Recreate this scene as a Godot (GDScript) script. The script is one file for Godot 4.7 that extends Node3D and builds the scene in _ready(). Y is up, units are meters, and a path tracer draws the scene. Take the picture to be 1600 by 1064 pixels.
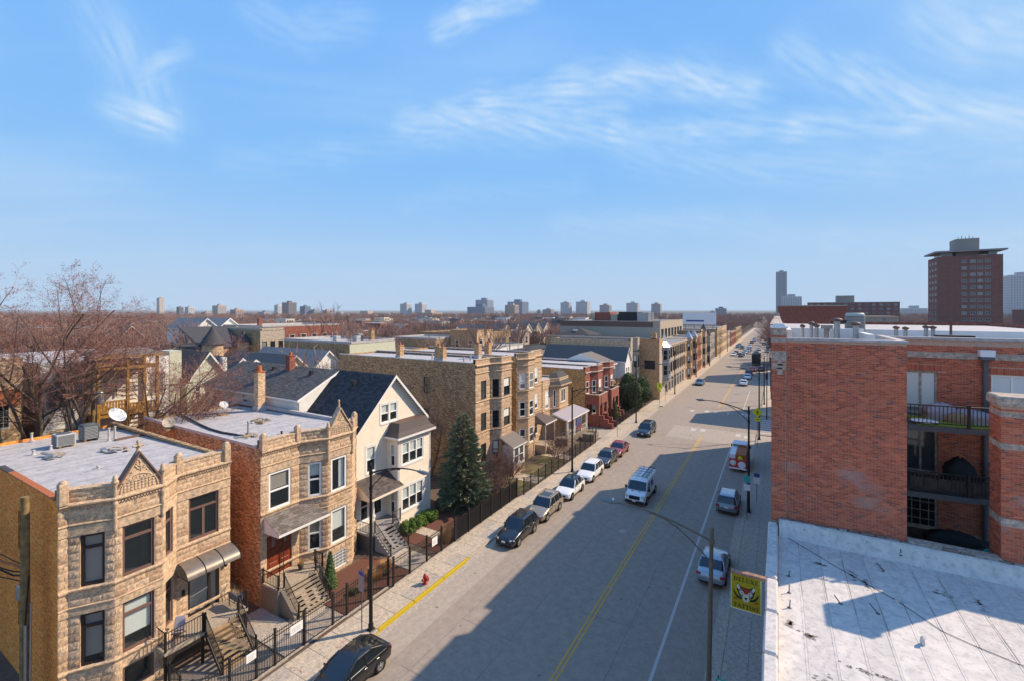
extends Node3D
# World axes: x = across the street (right positive),y = up,z = minus the distance along the street.
# P(u,h,d) turns street coordinates (across,up,along) into a point.
const SUN_TO := Vector3(0.87,1.0,-0.96)
var rng := RandomNumberGenerator.new()
var org := {}
var taken := {}
var M := {}
var TX := {}
var cache := {}
class MB:
	var v := PackedVector3Array()
	var n := PackedVector3Array()
	var c := PackedColorArray()
	var uv := PackedVector2Array()
	var ix := PackedInt32Array()
	var col := Color.WHITE
	var tinted := false
	func tri(a: Vector3,b: Vector3,e: Vector3,o: Vector3) -> void:
		var nn := (b - a).cross(e - a).normalized()
		var k := v.size()
		v.append(a); v.append(b); v.append(e)
		if nn.dot(o) < 0.0:
			nn = -nn
			ix.append(k); ix.append(k+1); ix.append(k+2)
		else:
			ix.append(k); ix.append(k+2); ix.append(k+1)
		for i in 3:
			n.append(nn); c.append(col); uv.append(Vector2.ZERO)
	func quad(a: Vector3,b: Vector3,e: Vector3,f: Vector3,o: Vector3) -> void:
		var nn := (b - a).cross(e - a)
		if nn.length_squared() < 1e-12:
			nn = (e - a).cross(f - a)
		nn = nn.normalized()
		var k := v.size()
		v.append(a); v.append(b); v.append(e); v.append(f)
		if nn.dot(o) < 0.0:
			nn = -nn
			ix.append_array(PackedInt32Array([k,k+1,k+2,k,k+2,k+3]))
		else:
			ix.append_array(PackedInt32Array([k,k+2,k+1,k,k+3,k+2]))
		for i in 4:
			n.append(nn); c.append(col)
		uv.append(Vector2(0,1)); uv.append(Vector2(1,1)); uv.append(Vector2(1,0)); uv.append(Vector2(0,0))
	func box(t: Transform3D,a: Vector3,b: Vector3,skip := 0) -> void:
		var p: Array[Vector3] = []
		for i in 8:
			p.append(t*Vector3(b.x if i & 1 else a.x,b.y if i & 2 else a.y,b.z if i & 4 else a.z))
		var bs := t.basis
		if not skip & 1: quad(p[0],p[4],p[6],p[2],-bs.x)
		if not skip & 2: quad(p[5],p[1],p[3],p[7],bs.x)
		if not skip & 4: quad(p[0],p[1],p[5],p[4],-bs.y)
		if not skip & 8: quad(p[6],p[7],p[3],p[2],bs.y)
		if not skip & 16: quad(p[1],p[0],p[2],p[3],-bs.z)
		if not skip & 32: quad(p[4],p[5],p[7],p[6],bs.z)
	func bevel(t: Transform3D,a: Vector3,b: Vector3,r: float) -> void:
		box(t,Vector3(a.x+r,a.y+r,a.z),Vector3(b.x - r,b.y - r,b.z),15)
		box(t,Vector3(a.x,a.y+r,a.z+r),Vector3(b.x,b.y - r,b.z - r),60)
		box(t,Vector3(a.x+r,a.y,a.z+r),Vector3(b.x - r,b.y,b.z - r),51)
		for sx in 2:
			for sy in 2:
				var x := b.x if sx else a.x
				var y := b.y if sy else a.y
				var xi := x - r if sx else x+r
				var yi := y - r if sy else y+r
				quad(t*Vector3(xi,y,a.z+r),t*Vector3(x,yi,a.z+r),t*Vector3(x,yi,b.z - r),t*Vector3(xi,y,b.z - r),t.basis*Vector3(x - xi,y - yi,0))
				for sz in 2:
					var z := b.z if sz else a.z
					var zi := z - r if sz else z+r
					tri(t*Vector3(xi,yi,z),t*Vector3(x,yi,zi),t*Vector3(xi,y,zi),t.basis*Vector3(x - xi,y - yi,z - zi))
		for sx in 2:
			for sz in 2:
				var x := b.x if sx else a.x
				var z := b.z if sz else a.z
				var xi := x - r if sx else x+r
				var zi := z - r if sz else z+r
				quad(t*Vector3(xi,a.y+r,z),t*Vector3(x,a.y+r,zi),t*Vector3(x,b.y - r,zi),t*Vector3(xi,b.y - r,z),t.basis*Vector3(x - xi,0,z - zi))
		for sy in 2:
			for sz in 2:
				var y := b.y if sy else a.y
				var z := b.z if sz else a.z
				var yi := y - r if sy else y+r
				var zi := z - r if sz else z+r
				quad(t*Vector3(a.x+r,yi,z),t*Vector3(a.x+r,y,zi),t*Vector3(b.x - r,y,zi),t*Vector3(b.x - r,yi,z),t.basis*Vector3(0,y - yi,z - zi))
	func ring(rows: Array,closed := true,caps := 0) -> void:
		var nr := rows.size()
		var m: int = rows[0].size()
		var k := v.size()
		var mid := Vector3.ZERO
		for r in nr:
			for q in m:
				mid += rows[r][q]
		mid /= float(nr*m)
		var acc := PackedVector3Array()
		acc.resize(nr*m)
		var qs := m if closed else m - 1
		var flip := 0.0
		for r in nr - 1:
			var cr := Vector3.ZERO
			for q in m:
				cr += rows[r][q]+rows[r+1][q]
			cr /= 2.0*m
			for q in qs:
				var q2 := (q+1) % m
				var nn: Vector3 = (rows[r][q2] - rows[r][q]).cross(rows[r+1][q] - rows[r][q])+(rows[r+1][q] - rows[r+1][q2]).cross(rows[r][q2] - rows[r+1][q2])
				flip += nn.dot((rows[r][q]+rows[r+1][q2])*0.5 - cr)
				acc[r*m+q] += nn; acc[r*m+q2] += nn
				acc[(r+1)*m+q] += nn; acc[(r+1)*m+q2] += nn
		var s := 1.0 if flip >= 0.0 else -1.0
		for r in nr:
			for q in m:
				v.append(rows[r][q]); n.append((acc[r*m+q]*s).normalized()); c.append(col); uv.append(Vector2(float(q)/m,float(r)/nr))
		for r in nr - 1:
			for q in qs:
				var q2 := (q+1) % m
				var a := k+r*m+q
				var b := k+r*m+q2
				var e := k+(r+1)*m+q2
				var f := k+(r+1)*m+q
				if s > 0.0:
					ix.append_array(PackedInt32Array([a,e,b,a,f,e]))
				else:
					ix.append_array(PackedInt32Array([a,b,e,a,e,f]))
		for w in 2:
			if caps & (1 << w):
				var row: PackedVector3Array = rows[0] if w == 0 else rows[nr - 1]
				var other: PackedVector3Array = rows[1] if w == 0 else rows[nr - 2]
				var ce := Vector3.ZERO
				var co := Vector3.ZERO
				for q in m:
					ce += row[q]; co += other[q]
				ce /= m; co /= m
				for q in m:
					tri(ce,row[q],row[(q+1) % m],ce - co+Vector3(0,1e-6,0))
	func tube(pts: PackedVector3Array,rad: PackedFloat32Array,sides := 6,caps := 3) -> void:
		var rows := []
		var last := Vector3.ZERO
		for i in pts.size():
			var dir := (pts[mini(i+1,pts.size() - 1)] - pts[maxi(i - 1,0)]).normalized()
			var a := dir.cross(Vector3.UP) if absf(dir.y) < 0.95 else dir.cross(Vector3.RIGHT)
			if last != Vector3.ZERO:
				var l2 := last - dir*last.dot(dir)
				if l2.length() > 0.01:
					a = l2
			a = a.normalized()
			last = a
			var b := dir.cross(a)
			var row := PackedVector3Array()
			for q in sides:
				var t := TAU*q/sides
				row.append(pts[i]+(a*cos(t)+b*sin(t))*rad[i])
			rows.append(row)
		ring(rows,true,caps)
	func rod(a: Vector3,b: Vector3,r0: float,r1: float,sides := 6,caps := 3) -> void:
		tube(PackedVector3Array([a,b]),PackedFloat32Array([r0,r1]),sides,caps)
	func lathe(t: Transform3D,prof: Array,sides := 16,caps := 3) -> void:
		var rows := []
		for pr in prof:
			var row := PackedVector3Array()
			for q in sides:
				var a := TAU*q/sides
				row.append(t*Vector3(cos(a)*pr[0],pr[1],sin(a)*pr[0]))
			rows.append(row)
		ring(rows,true,caps)
	func prism(t: Transform3D,poly: Array,z0: float,z1: float) -> void:
		var pts := PackedVector2Array(poly)
		var ids := Geometry2D.triangulate_polygon(pts)
		for i in range(0,ids.size(),3):
			for w in 2:
				var z := z1 if w else z0
				tri(t*Vector3(pts[ids[i]].x,pts[ids[i]].y,z),t*Vector3(pts[ids[i+1]].x,pts[ids[i+1]].y,z),t*Vector3(pts[ids[i+2]].x,pts[ids[i+2]].y,z),t.basis.z*(1.0 if w else -1.0))
		var area := 0.0
		for i in pts.size():
			var a := pts[i]
			var b := pts[(i+1) % pts.size()]
			area += a.cross(b)
		for i in pts.size():
			var a := pts[i]
			var b := pts[(i+1) % pts.size()]
			var o := Vector2(b.y - a.y,a.x - b.x)*signf(area)
			quad(t*Vector3(a.x,a.y,z0),t*Vector3(b.x,b.y,z0),t*Vector3(b.x,b.y,z1),t*Vector3(a.x,a.y,z1),t.basis*Vector3(o.x,o.y,0))
	func mesh(off := Vector3.ZERO) -> ArrayMesh:
		var out := ArrayMesh.new()
		if v.is_empty():
			return out
		if off != Vector3.ZERO:
			for i in v.size():
				v[i] -= off
		var a := []
		a.resize(Mesh.ARRAY_MAX)
		a[Mesh.ARRAY_VERTEX] = v
		a[Mesh.ARRAY_NORMAL] = n
		a[Mesh.ARRAY_TEX_UV] = uv
		if tinted:
			a[Mesh.ARRAY_COLOR] = c
		a[Mesh.ARRAY_INDEX] = ix
		out.add_surface_from_arrays(Mesh.PRIMITIVE_TRIANGLES,a)
		return out
func P(u: float,h: float,d: float) -> Vector3:
	return Vector3(u,h,-d)
func numbered(nm: String) -> String:
	if not taken.has(nm):
		taken[nm] = 0
		return nm
	taken[nm] += 1
	return "%s_%03d" % [nm,taken[nm]]
func meta(o: Node,label: String,cat: String,group := "",kind := "") -> void:
	if label != "": o.set_meta("label",label)
	if cat != "": o.set_meta("category",cat)
	if group != "": o.set_meta("group",group)
	if kind != "": o.set_meta("kind",kind)
func thing(nm: String,label: String,cat: String,at: Vector3,group := "",kind := "") -> Node3D:
	var o := Node3D.new()
	o.name = numbered(nm)
	add_child(o)
	o.position = at
	org[o] = at
	meta(o,label,cat,group,kind)
	return o
func part(root: Node3D,nm: String,mb: MB,mat: Material,kind := "") -> MeshInstance3D:
	var o := MeshInstance3D.new()
	o.name = nm
	var off: Vector3 = org.get(root,Vector3.ZERO)
	o.mesh = mb.mesh(off)
	o.material_override = mat
	root.add_child(o,true)
	org[o] = off
	if kind != "": o.set_meta("kind",kind)
	return o
func put(root: Node3D,nm: String,mesh: Mesh,mat: Material,t: Transform3D) -> MeshInstance3D:
	var o := MeshInstance3D.new()
	o.name = nm
	o.mesh = mesh
	o.material_override = mat
	t.origin -= org.get(root,Vector3.ZERO)
	o.transform = t
	root.add_child(o,true)
	return o
func solid(nm: String,mb: MB,mat: Material,kind := "structure",label := "",cat := "") -> MeshInstance3D:
	var o := MeshInstance3D.new()
	o.name = numbered(nm)
	o.mesh = mb.mesh()
	o.material_override = mat
	add_child(o)
	meta(o,label,cat,"",kind)
	return o
func copy(o: Node3D,at: Vector3,turn := 0.0,label := "") -> Node3D:
	var stem := String(o.name)
	var c: Node3D = o.duplicate()
	c.name = numbered(stem)
	add_child(c)
	c.position = at
	c.rotation.y = turn
	if label != "": c.set_meta("label",label)
	return c
func wf(u0: float,d0: float,u1: float,d1: float,h := 0.0) -> Transform3D:
	var x := (P(u1,0,d1) - P(u0,0,d0)).normalized()
	return Transform3D(Basis(x,Vector3.UP,x.cross(Vector3.UP)),P(u0,h,d0))
func fu(u: float,d: float,h := 0.0) -> Transform3D:
	return wf(u,d,u,d+1.0,h)          # faces the street (+u); x along the street
func fd(u: float,d: float,h := 0.0) -> Transform3D:
	return wf(u,d,u+1.0,d,h)          # faces down the street (-d); x across
func ID() -> Transform3D:
	return Transform3D.IDENTITY
func V(x: float,y: float,z: float) -> Vector3:
	return Vector3(x,y,z)
func lin(r: float,g: float,b: float) -> Color:
	return Color(r,g,b).linear_to_srgb()
func wall(mb: MB,t: Transform3D,s0: float,s1: float,h0: float,h1: float,holes: Array,depth := 0.12) -> void:
	var xs := [s0,s1]
	var ys := [h0,h1]
	for q in holes:
		for k in 2:
			if q[k] > s0 and q[k] < s1 and not xs.has(q[k]): xs.append(q[k])
			if q[2+k] > h0 and q[2+k] < h1 and not ys.has(q[2+k]): ys.append(q[2+k])
	xs.sort(); ys.sort()
	for j in ys.size() - 1:
		var run := -1
		for i in xs.size():
			var open := i == xs.size() - 1
			if not open:
				var mx: float = (xs[i]+xs[i+1])*0.5
				var my: float = (ys[j]+ys[j+1])*0.5
				for q in holes:
					if mx > q[0] and mx < q[1] and my > q[2] and my < q[3]:
						open = true
						break
			if open:
				if run >= 0:
					mb.quad(t*V(xs[run],ys[j],0),t*V(xs[i],ys[j],0),t*V(xs[i],ys[j+1],0),t*V(xs[run],ys[j+1],0),t.basis.z)
				run = -1
			elif run < 0:
				run = i
	for q in holes:
		var a := t*V(q[0],q[2],0)
		var b := t*V(q[1],q[2],0)
		var e := t*V(q[1],q[3],0)
		var f := t*V(q[0],q[3],0)
		var z := -t.basis.z*depth
		mb.quad(a,b,b+z,a+z,t.basis.y)
		mb.quad(f,e,e+z,f+z,-t.basis.y)
		mb.quad(a,f,f+z,a+z,t.basis.x)
		mb.quad(b,e,e+z,b+z,-t.basis.x)
func window(root: Node3D,t: Transform3D,q: Array,st: Dictionary) -> MeshInstance3D:
	var w: float = q[1] - q[0]
	var h: float = q[3] - q[2]
	var fw: float = st.get("fw",0.07)
	var kind: String = st.get("kind","dh")
	var dep: float = st.get("depth",0.1)
	var key := "w%s_%.2f_%.2f_%.2f" % [kind,w,h,fw]
	if not cache.has(key):
		var m := MB.new()
		var g := MB.new()
		var z0 := -0.03
		var z1 := 0.05
		m.box(ID(),V(0,0,z0),V(fw,h,z1)); m.box(ID(),V(w - fw,0,z0),V(w,h,z1))
		m.box(ID(),V(fw,0,z0),V(w - fw,fw*1.2,z1+0.01)); m.box(ID(),V(fw,h - fw,z0),V(w - fw,h,z1))
		g.quad(V(fw,fw,0),V(w - fw,fw,0),V(w - fw,h - fw,0),V(fw,h - fw,0),V(0,0,1))
		if kind == "dh":
			m.box(ID(),V(fw,h*0.5 - fw*0.45,z0),V(w - fw,h*0.5+fw*0.45,z1 - 0.01))
		elif kind == "pair":
			m.box(ID(),V(w*0.5 - fw*0.5,fw,z0),V(w*0.5+fw*0.5,h - fw,z1 - 0.01))
		elif kind == "transom":
			m.box(ID(),V(fw,h*0.74 - fw*0.6,z0),V(w - fw,h*0.74+fw*0.6,z1))
		elif kind == "transom_pair":
			m.box(ID(),V(fw,h*0.72 - fw*0.5,z0),V(w - fw,h*0.72+fw*0.5,z1))
			m.box(ID(),V(w*0.5 - fw*0.6,fw,z0),V(w*0.5+fw*0.6,h*0.72,z1 - 0.01))
		elif kind == "triple":
			for k in [1,2]:
				m.box(ID(),V(w*k/3.0 - fw*0.6,fw,z0),V(w*k/3.0+fw*0.6,h - fw,z1+0.01))
			m.box(ID(),V(fw,h*0.5 - fw*0.3,z0),V(w - fw,h*0.5+fw*0.3,z1 - 0.01))
		elif kind == "grid":
			for k in range(1,4):
				m.box(ID(),V(w*k/4.0 - 0.012,fw,z0),V(w*k/4.0+0.012,h - fw,0.02))
			for k in range(1,5):
				m.box(ID(),V(fw,h*k/5.0 - 0.012,z0),V(w - fw,h*k/5.0+0.012,0.022))
		cache[key] = [m.mesh(),g.mesh()]
	var at := t*Transform3D(Basis.IDENTITY,V(q[0],q[2],-dep))
	var o := put(root,st.get("nm","window"),cache[key][0],st.frame,at)
	var pane := MeshInstance3D.new()
	pane.name = "pane"
	pane.mesh = cache[key][1]
	pane.material_override = st.glass
	o.add_child(pane,true)
	var bl: float = st.get("blind",0.0)
	if bl > 0.0:
		var bk := "b_%.2f_%.2f_%.2f" % [w - 2*fw,h,bl]
		if not cache.has(bk):
			var b := MB.new()
			var y0 := fw+(h - 2*fw)*(1.0 - bl)
			b.box(ID(),V(fw+0.01,y0,0.004),V(w - fw - 0.01,h - fw - 0.005,0.012))
			cache[bk] = b.mesh()
		var bi := MeshInstance3D.new()
		bi.name = "blind"
		bi.mesh = cache[bk]
		bi.material_override = st.get("blind_mat",M.blind)
		bi.position.z = st.get("blind_z",0.0)
		o.add_child(bi,true)
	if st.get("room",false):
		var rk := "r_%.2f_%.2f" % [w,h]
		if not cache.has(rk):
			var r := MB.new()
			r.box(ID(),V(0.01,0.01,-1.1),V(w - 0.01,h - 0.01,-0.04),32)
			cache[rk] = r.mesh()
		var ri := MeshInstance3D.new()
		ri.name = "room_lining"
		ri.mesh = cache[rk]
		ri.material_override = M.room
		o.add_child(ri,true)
	if st.has("sill"):
		var sk := "s_%.2f" % w
		if not cache.has(sk):
			var s := MB.new()
			s.box(ID(),V(-0.08,-0.13,-0.02),V(w+0.08,-0.002,dep+0.07))
			cache[sk] = s.mesh()
		var si := MeshInstance3D.new()
		si.name = "sill"
		si.mesh = cache[sk]
		si.material_override = st.sill
		o.add_child(si,true)
	return o
# ---------------------------------------------------------------- textures and materials
func tex(im: Image) -> ImageTexture:
	im.generate_mipmaps()
	return ImageTexture.create_from_image(im)
func noise_bytes(size: int,freq: float,sd: int,oct := 4) -> PackedByteArray:
	var f := FastNoiseLite.new()
	f.seed = sd
	f.frequency = freq
	f.fractal_octaves = oct
	f.noise_type = FastNoiseLite.TYPE_SIMPLEX_SMOOTH
	var im := f.get_seamless_image(size,size)
	im.convert(Image.FORMAT_L8)
	return im.get_data()
func speckle(size: int,fine: float,coarse: float,dark: float,sd: int,lo: float,stains := 0.0,hue := 0.0,base := 0.82) -> ImageTexture:
	var a := noise_bytes(size,0.25,sd,2)
	var b := noise_bytes(size,0.012,sd+1,5)
	var e := noise_bytes(size,0.03,sd+2,4)
	var px := PackedByteArray()
	px.resize(size*size*3)
	var r := RandomNumberGenerator.new()
	r.seed = sd
	for i in size*size:
		var x := base+(a[i]/255.0 - 0.5)*fine+(b[i]/255.0 - 0.5)*coarse+(r.randf() - 0.5)*fine*0.6
		if r.randf() < dark: x *= 0.7
		var s := clampf((e[i]/255.0 - 0.56)*6.0,0.0,1.0)*stains
		x = clampf(x*(1.0 - s),lo,1.0)
		px[i*3] = int(x*255.0)
		px[i*3+1] = int(x*(1.0 - hue*(b[i]/255.0))*255.0)
		px[i*3+2] = int(x*(1.0 - 2.0*hue*(b[i]/255.0))*255.0)
	return tex(Image.create_from_data(size,size,false,Image.FORMAT_RGB8,px))
func bump(size: int,freq: float,sd: int,strength: float) -> ImageTexture:
	var f := FastNoiseLite.new()
	f.seed = sd
	f.frequency = freq
	f.fractal_octaves = 5
	var im := f.get_seamless_image(size,size)
	im.convert(Image.FORMAT_RGBA8)
	im.bump_map_to_normal_map(strength)
	return tex(im)
func courses(cols: Array,mortar: Color,nx: int,ny: int,cw: int,ch: int,joint: int,sd: int,tonal: float) -> Array:
	var w := nx*cw
	var h := ny*ch
	var im := Image.create(w,h,false,Image.FORMAT_RGB8)
	var hm := Image.create(w,h,false,Image.FORMAT_RGBA8)
	im.fill(mortar)
	hm.fill(Color(0.25,0.25,0.25))
	var r := RandomNumberGenerator.new()
	r.seed = sd
	for j in ny:
		for i in nx:
			var k: Color = cols[r.randi() % cols.size()]
			k = k*(1.0+(r.randf() - 0.5)*tonal)
			k.a = 1.0
			var x := i*cw+(cw/2 if j % 2 else 0)
			for part_ in 2:
				var rc := Rect2i(x - part_*w,j*ch,cw - joint,ch - joint)
				im.fill_rect(rc,k)
				hm.fill_rect(rc,Color(0.7,0.7,0.7)*(0.9+0.2*r.randf()))
	var nz := noise_bytes(w,0.08,sd,3)
	for y in h:
		for x in w:
			var g := 0.82+0.36*(nz[(y % w)*w+x]/255.0)
			var p := im.get_pixel(x,y)
			im.set_pixel(x,y,Color(minf(p.r*g,1),minf(p.g*g,1),minf(p.b*g,1)))
	hm.bump_map_to_normal_map(3.0)
	return [tex(im),tex(hm)]
func mat(key: String,col: Color,rough := 0.85,tx = null,sc := 1.0,nm = null,ns := 1.0,metal := 0.0,spec := 0.4) -> StandardMaterial3D:
	var m := StandardMaterial3D.new()
	m.albedo_color = col
	m.roughness = rough
	m.metallic = metal
	m.metallic_specular = spec
	if tx != null or nm != null:
		m.uv1_triplanar = true
		m.uv1_world_triplanar = true
		m.uv1_scale = V(sc,sc,sc)
		m.uv1_triplanar_sharpness = 8.0
	if tx != null:
		m.albedo_texture = tx
	if nm != null:
		m.normal_enabled = true
		m.normal_texture = nm
		m.normal_scale = ns
	M[key] = m
	return m
func brickmat(key: String,pair: Array,wide: float,tall: float,tint := Color.WHITE) -> StandardMaterial3D:
	var m := mat(key,tint,0.9,pair[0],1.0,pair[1],0.8)
	m.uv1_scale = V(1.0/wide,1.0/tall,1.0/wide)
	return m
func materials() -> void:
	TX.fine = speckle(256,0.10,0.10,0.0,3,0.4)
	TX.paint = speckle(256,0.03,0.05,0.0,4,0.4,0.0,0.0,0.95)
	TX.grit = speckle(512,0.22,0.16,0.01,7,0.3,0.0)
	TX.road = speckle(1024,0.09,0.09,0.006,11,0.3,0.04)
	TX.dirty = speckle(1024,0.07,0.20,0.003,17,0.3,0.14,0.04)
	TX.roofing = speckle(1024,0.05,0.14,0.001,23,0.35,0.08,0.02)
	TX.stone = speckle(512,0.16,0.34,0.006,29,0.35,0.16,0.06)
	TX.bark = speckle(256,0.35,0.3,0.03,31,0.25)
	TX.nrough = bump(512,0.05,5,6.0)
	TX.nfine = bump(512,0.2,6,3.0)
	mat("road",lin(0.5,0.4,0.315),0.92,TX.road,0.11)
	mat("road_old",lin(0.6,0.49,0.39),0.92,TX.road,0.17)
	mat("walk",lin(0.8,0.67,0.52),0.9,TX.dirty,0.21)
	mat("walk_grey",lin(0.68,0.59,0.49),0.9,TX.dirty,0.27)
	mat("curb",lin(0.72,0.61,0.48),0.9,TX.dirty,0.5)
	mat("yellow_curb",lin(0.80,0.60,0.030),0.7,TX.dirty,0.8)
	mat("line_yellow",lin(0.98,0.58,0.13),0.8,TX.dirty,0.9)
	mat("line_white",lin(0.82,0.79,0.76),0.8,TX.dirty,0.9)
	mat("seal",lin(0.15,0.13,0.125),0.85)
	mat("chalk",lin(0.72,0.33,0.26),0.9,TX.grit,2.0)
	mat("soil",lin(0.20,0.14,0.10),1.0,TX.grit,0.5,TX.nrough,0.6)
	mat("mulch",lin(0.24,0.1,0.062),1.0,TX.grit,1.1,TX.nrough,1.0)
	mat("lawn",lin(0.25,0.20,0.085),1.0,TX.grit,0.7,TX.nrough,0.8)
	mat("gravel",lin(0.42,0.33,0.25),1.0,TX.grit,1.3,TX.nrough,1.0)
	mat("ground",lin(0.24,0.20,0.16),1.0,TX.dirty,0.05,TX.nrough,0.5)
	mat("step",lin(0.66,0.55,0.42),0.9,TX.dirty,0.4)
	mat("step_grey",lin(0.52,0.50,0.50),0.9,TX.dirty,0.4)
	mat("stucco",lin(0.42,0.35,0.265),0.9,TX.dirty,0.5)
	mat("stone",lin(0.86,0.63,0.43),0.95,TX.stone,0.55,TX.nrough,0.3)
	mat("stone_pale",lin(0.95,0.72,0.51),0.95,TX.stone,0.8,TX.nrough,0.3)
	mat("stone_dark",lin(0.7,0.49,0.335),0.95,TX.stone,0.7,TX.nrough,0.3)
	mat("stone_smooth",lin(0.89,0.67,0.47),0.9,TX.stone,0.35)
	mat("trim_stone",lin(0.86,0.65,0.45),0.9,TX.stone,0.6)
	mat("limestone",lin(0.72,0.62,0.51),0.9,TX.stone,0.4,TX.nfine,0.2)
	mat("cast_stone",lin(0.68,0.58,0.50),0.9,TX.stone,0.5)
	mat("tile_cap",lin(0.62,0.19,0.07),0.7,TX.fine,2.0)
	mat("frame_dark",lin(0.030,0.021,0.019),0.5)
	mat("frame_brown",lin(0.17,0.095,0.075),0.55)
	mat("frame_white",lin(0.84,0.82,0.79),0.5)
	mat("frame_tan",lin(0.52,0.40,0.28),0.6)
	mat("frame_grey",lin(0.40,0.37,0.34),0.55)
	mat("white_paint",lin(0.85,0.81,0.76),0.55,TX.paint,0.35)
	mat("cream_board",lin(0.9,0.775,0.615),0.6,TX.paint,0.35)
	mat("white_board",lin(0.85,0.81,0.76),0.6,TX.paint,0.35)
	mat("sage_board",lin(0.62,0.61,0.46),0.7,TX.paint,0.35)
	mat("grey_board",lin(0.47,0.43,0.41),0.7,TX.fine,0.5)
	mat("iron",lin(0.020,0.018,0.018),0.5)
	mat("iron_grey",lin(0.11,0.11,0.115),0.5)
	mat("pole_grey",lin(0.28,0.225,0.175),0.55,TX.fine,1.0,null,1.0,0.3)
	mat("lamp_metal",lin(0.20,0.20,0.20),0.45,null,1.0,null,1.0,0.4)
	mat("lens",lin(0.6,0.6,0.58),0.25)
	mat("galv",lin(0.58,0.59,0.60),0.4,TX.fine,1.5,null,1.0,0.6)
	mat("ac_case",lin(0.42,0.42,0.40),0.6)
	mat("ac_dark",lin(0.08,0.09,0.10),0.6)
	mat("roof_white",lin(0.72,0.67,0.655),0.8,TX.roofing,0.09)
	mat("roof_coat",lin(0.97,0.89,0.83),0.75,TX.roofing,0.14)
	mat("roof_coat_b",lin(0.88,0.81,0.76),0.75,TX.roofing,0.22)
	mat("roof_patch",lin(0.52,0.45,0.385),0.85,TX.grit,1.3)
	mat("roof_grey",lin(0.40,0.385,0.375),0.85,TX.roofing,0.12)
	mat("roof_dark",lin(0.085,0.080,0.080),0.9,TX.grit,0.6)
	mat("shingle_blue",lin(0.085,0.088,0.1),0.95,TX.grit,2.2,TX.nfine,0.5)
	mat("shingle_grey",lin(0.19,0.18,0.175),0.95,TX.grit,2.2,TX.nfine,0.5)
	mat("shingle_brown",lin(0.19,0.15,0.135),0.95,TX.grit,2.2,TX.nfine,0.5)
	mat("shingle_tan",lin(0.30,0.25,0.215),0.95,TX.grit,2.2,TX.nfine,0.5)
	mat("slate",lin(0.105,0.095,0.095),0.8,TX.grit,1.2)
	mat("copper_brown",lin(0.20,0.12,0.09),0.6,TX.grit,1.0)
	mat("wood",lin(0.50,0.33,0.17),0.8,TX.bark,0.8)
	mat("wood_amber",lin(0.52,0.27,0.065),0.8,TX.bark,0.8)
	mat("wood_post",lin(0.33,0.22,0.095),0.9,TX.bark,0.8)
	mat("door_red",lin(0.30,0.055,0.025),0.35,TX.bark,0.7)
	mat("door_white",lin(0.62,0.60,0.58),0.5)
	mat("awning_metal",lin(0.36,0.30,0.25),0.4,TX.fine,0.9,null,1.0,0.4)
	mat("rubber",lin(0.018,0.018,0.018),0.9)
	mat("plastic_black",lin(0.022,0.022,0.024),0.6)
	mat("hydrant",lin(0.55,0.055,0.045),0.5,TX.fine,4.0)
	mat("sign_yellow",lin(0.78,0.80,0.015),0.5)
	mat("sign_white",lin(0.80,0.79,0.78),0.5)
	mat("sign_green",lin(0.05,0.42,0.40),0.5)
	mat("sign_red",lin(0.55,0.05,0.05),0.5)
	mat("sign_blue",lin(0.07,0.10,0.28),0.5)
	mat("tarp",lin(0.52,0.46,0.50),0.8,TX.fine,2.0)
	mat("cardboard",lin(0.46,0.31,0.19),0.9,TX.fine,2.0)
	mat("turf",lin(0.33,0.44,0.035),1.0,TX.grit,3.0)
	mat("grill_cover",lin(0.016,0.016,0.018),0.75)
	mat("deck",lin(0.11,0.085,0.075),0.9,TX.bark,0.8)
	mat("slab_edge",lin(0.125,0.125,0.135),0.7,TX.fine,1.0)
	mat("clay_pot",lin(0.06,0.05,0.045),0.8)
	mat("blind",lin(0.72,0.70,0.64),0.75)
	mat("blind_dim",lin(0.34,0.31,0.27),0.8)
	mat("curtain",lin(0.70,0.76,0.72),0.9)
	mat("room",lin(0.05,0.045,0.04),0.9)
	mat("glass_dark",lin(0.016,0.019,0.021),0.06,null,1.0,null,1.0,0.0,0.6)
	mat("glass_mid",lin(0.06,0.068,0.072),0.07,null,1.0,null,1.0,0.0,0.6)
	mat("glass_pale",lin(0.22,0.23,0.23),0.08,null,1.0,null,1.0,0.0,0.6)
	mat("car_glass",lin(0.012,0.016,0.018),0.04,null,1.0,null,1.0,0.0,0.65)
	var gl := mat("glass",lin(0.10,0.12,0.12),0.03,null,1.0,null,1.0,0.0,0.6)
	gl.albedo_color.a = 0.16
	gl.transparency = BaseMaterial3D.TRANSPARENCY_ALPHA
	mat("bark",lin(0.19,0.135,0.1),1.0,TX.bark,0.9,TX.nrough,0.8)
	mat("bark_brown",lin(0.24,0.165,0.12),1.0,TX.bark,0.9)
	mat("bark_olive",lin(0.17,0.13,0.07),1.0,TX.bark,0.9,TX.nrough,0.8)
	mat("twig",lin(0.3,0.165,0.125),1.0)
	mat("twig_grey",lin(0.29,0.195,0.15),1.0)
	mat("bud",lin(0.27,0.10,0.075),1.0)
	mat("straw",lin(0.55,0.32,0.13),1.0)
	var tint := mat("leafy",Color.WHITE,0.85)
	tint.vertex_color_use_as_albedo = true
	var tb := mat("brick_tint",Color.WHITE,0.92,null,1.0,TX.nfine,0.4)
	tb.vertex_color_use_as_albedo = true
	mat("mortar",lin(0.82,0.53,0.39),0.95,TX.grit,2.0)
	mat("mortar_grey",lin(0.32,0.25,0.20),0.95,TX.grit,2.0)
	var bt := courses([lin(0.88,0.27,0.05),lin(0.92,0.32,0.065),lin(0.74,0.215,0.04),lin(0.95,0.37,0.085)],lin(0.72,0.26,0.06),16,32,32,16,2,41,0.3)
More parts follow.
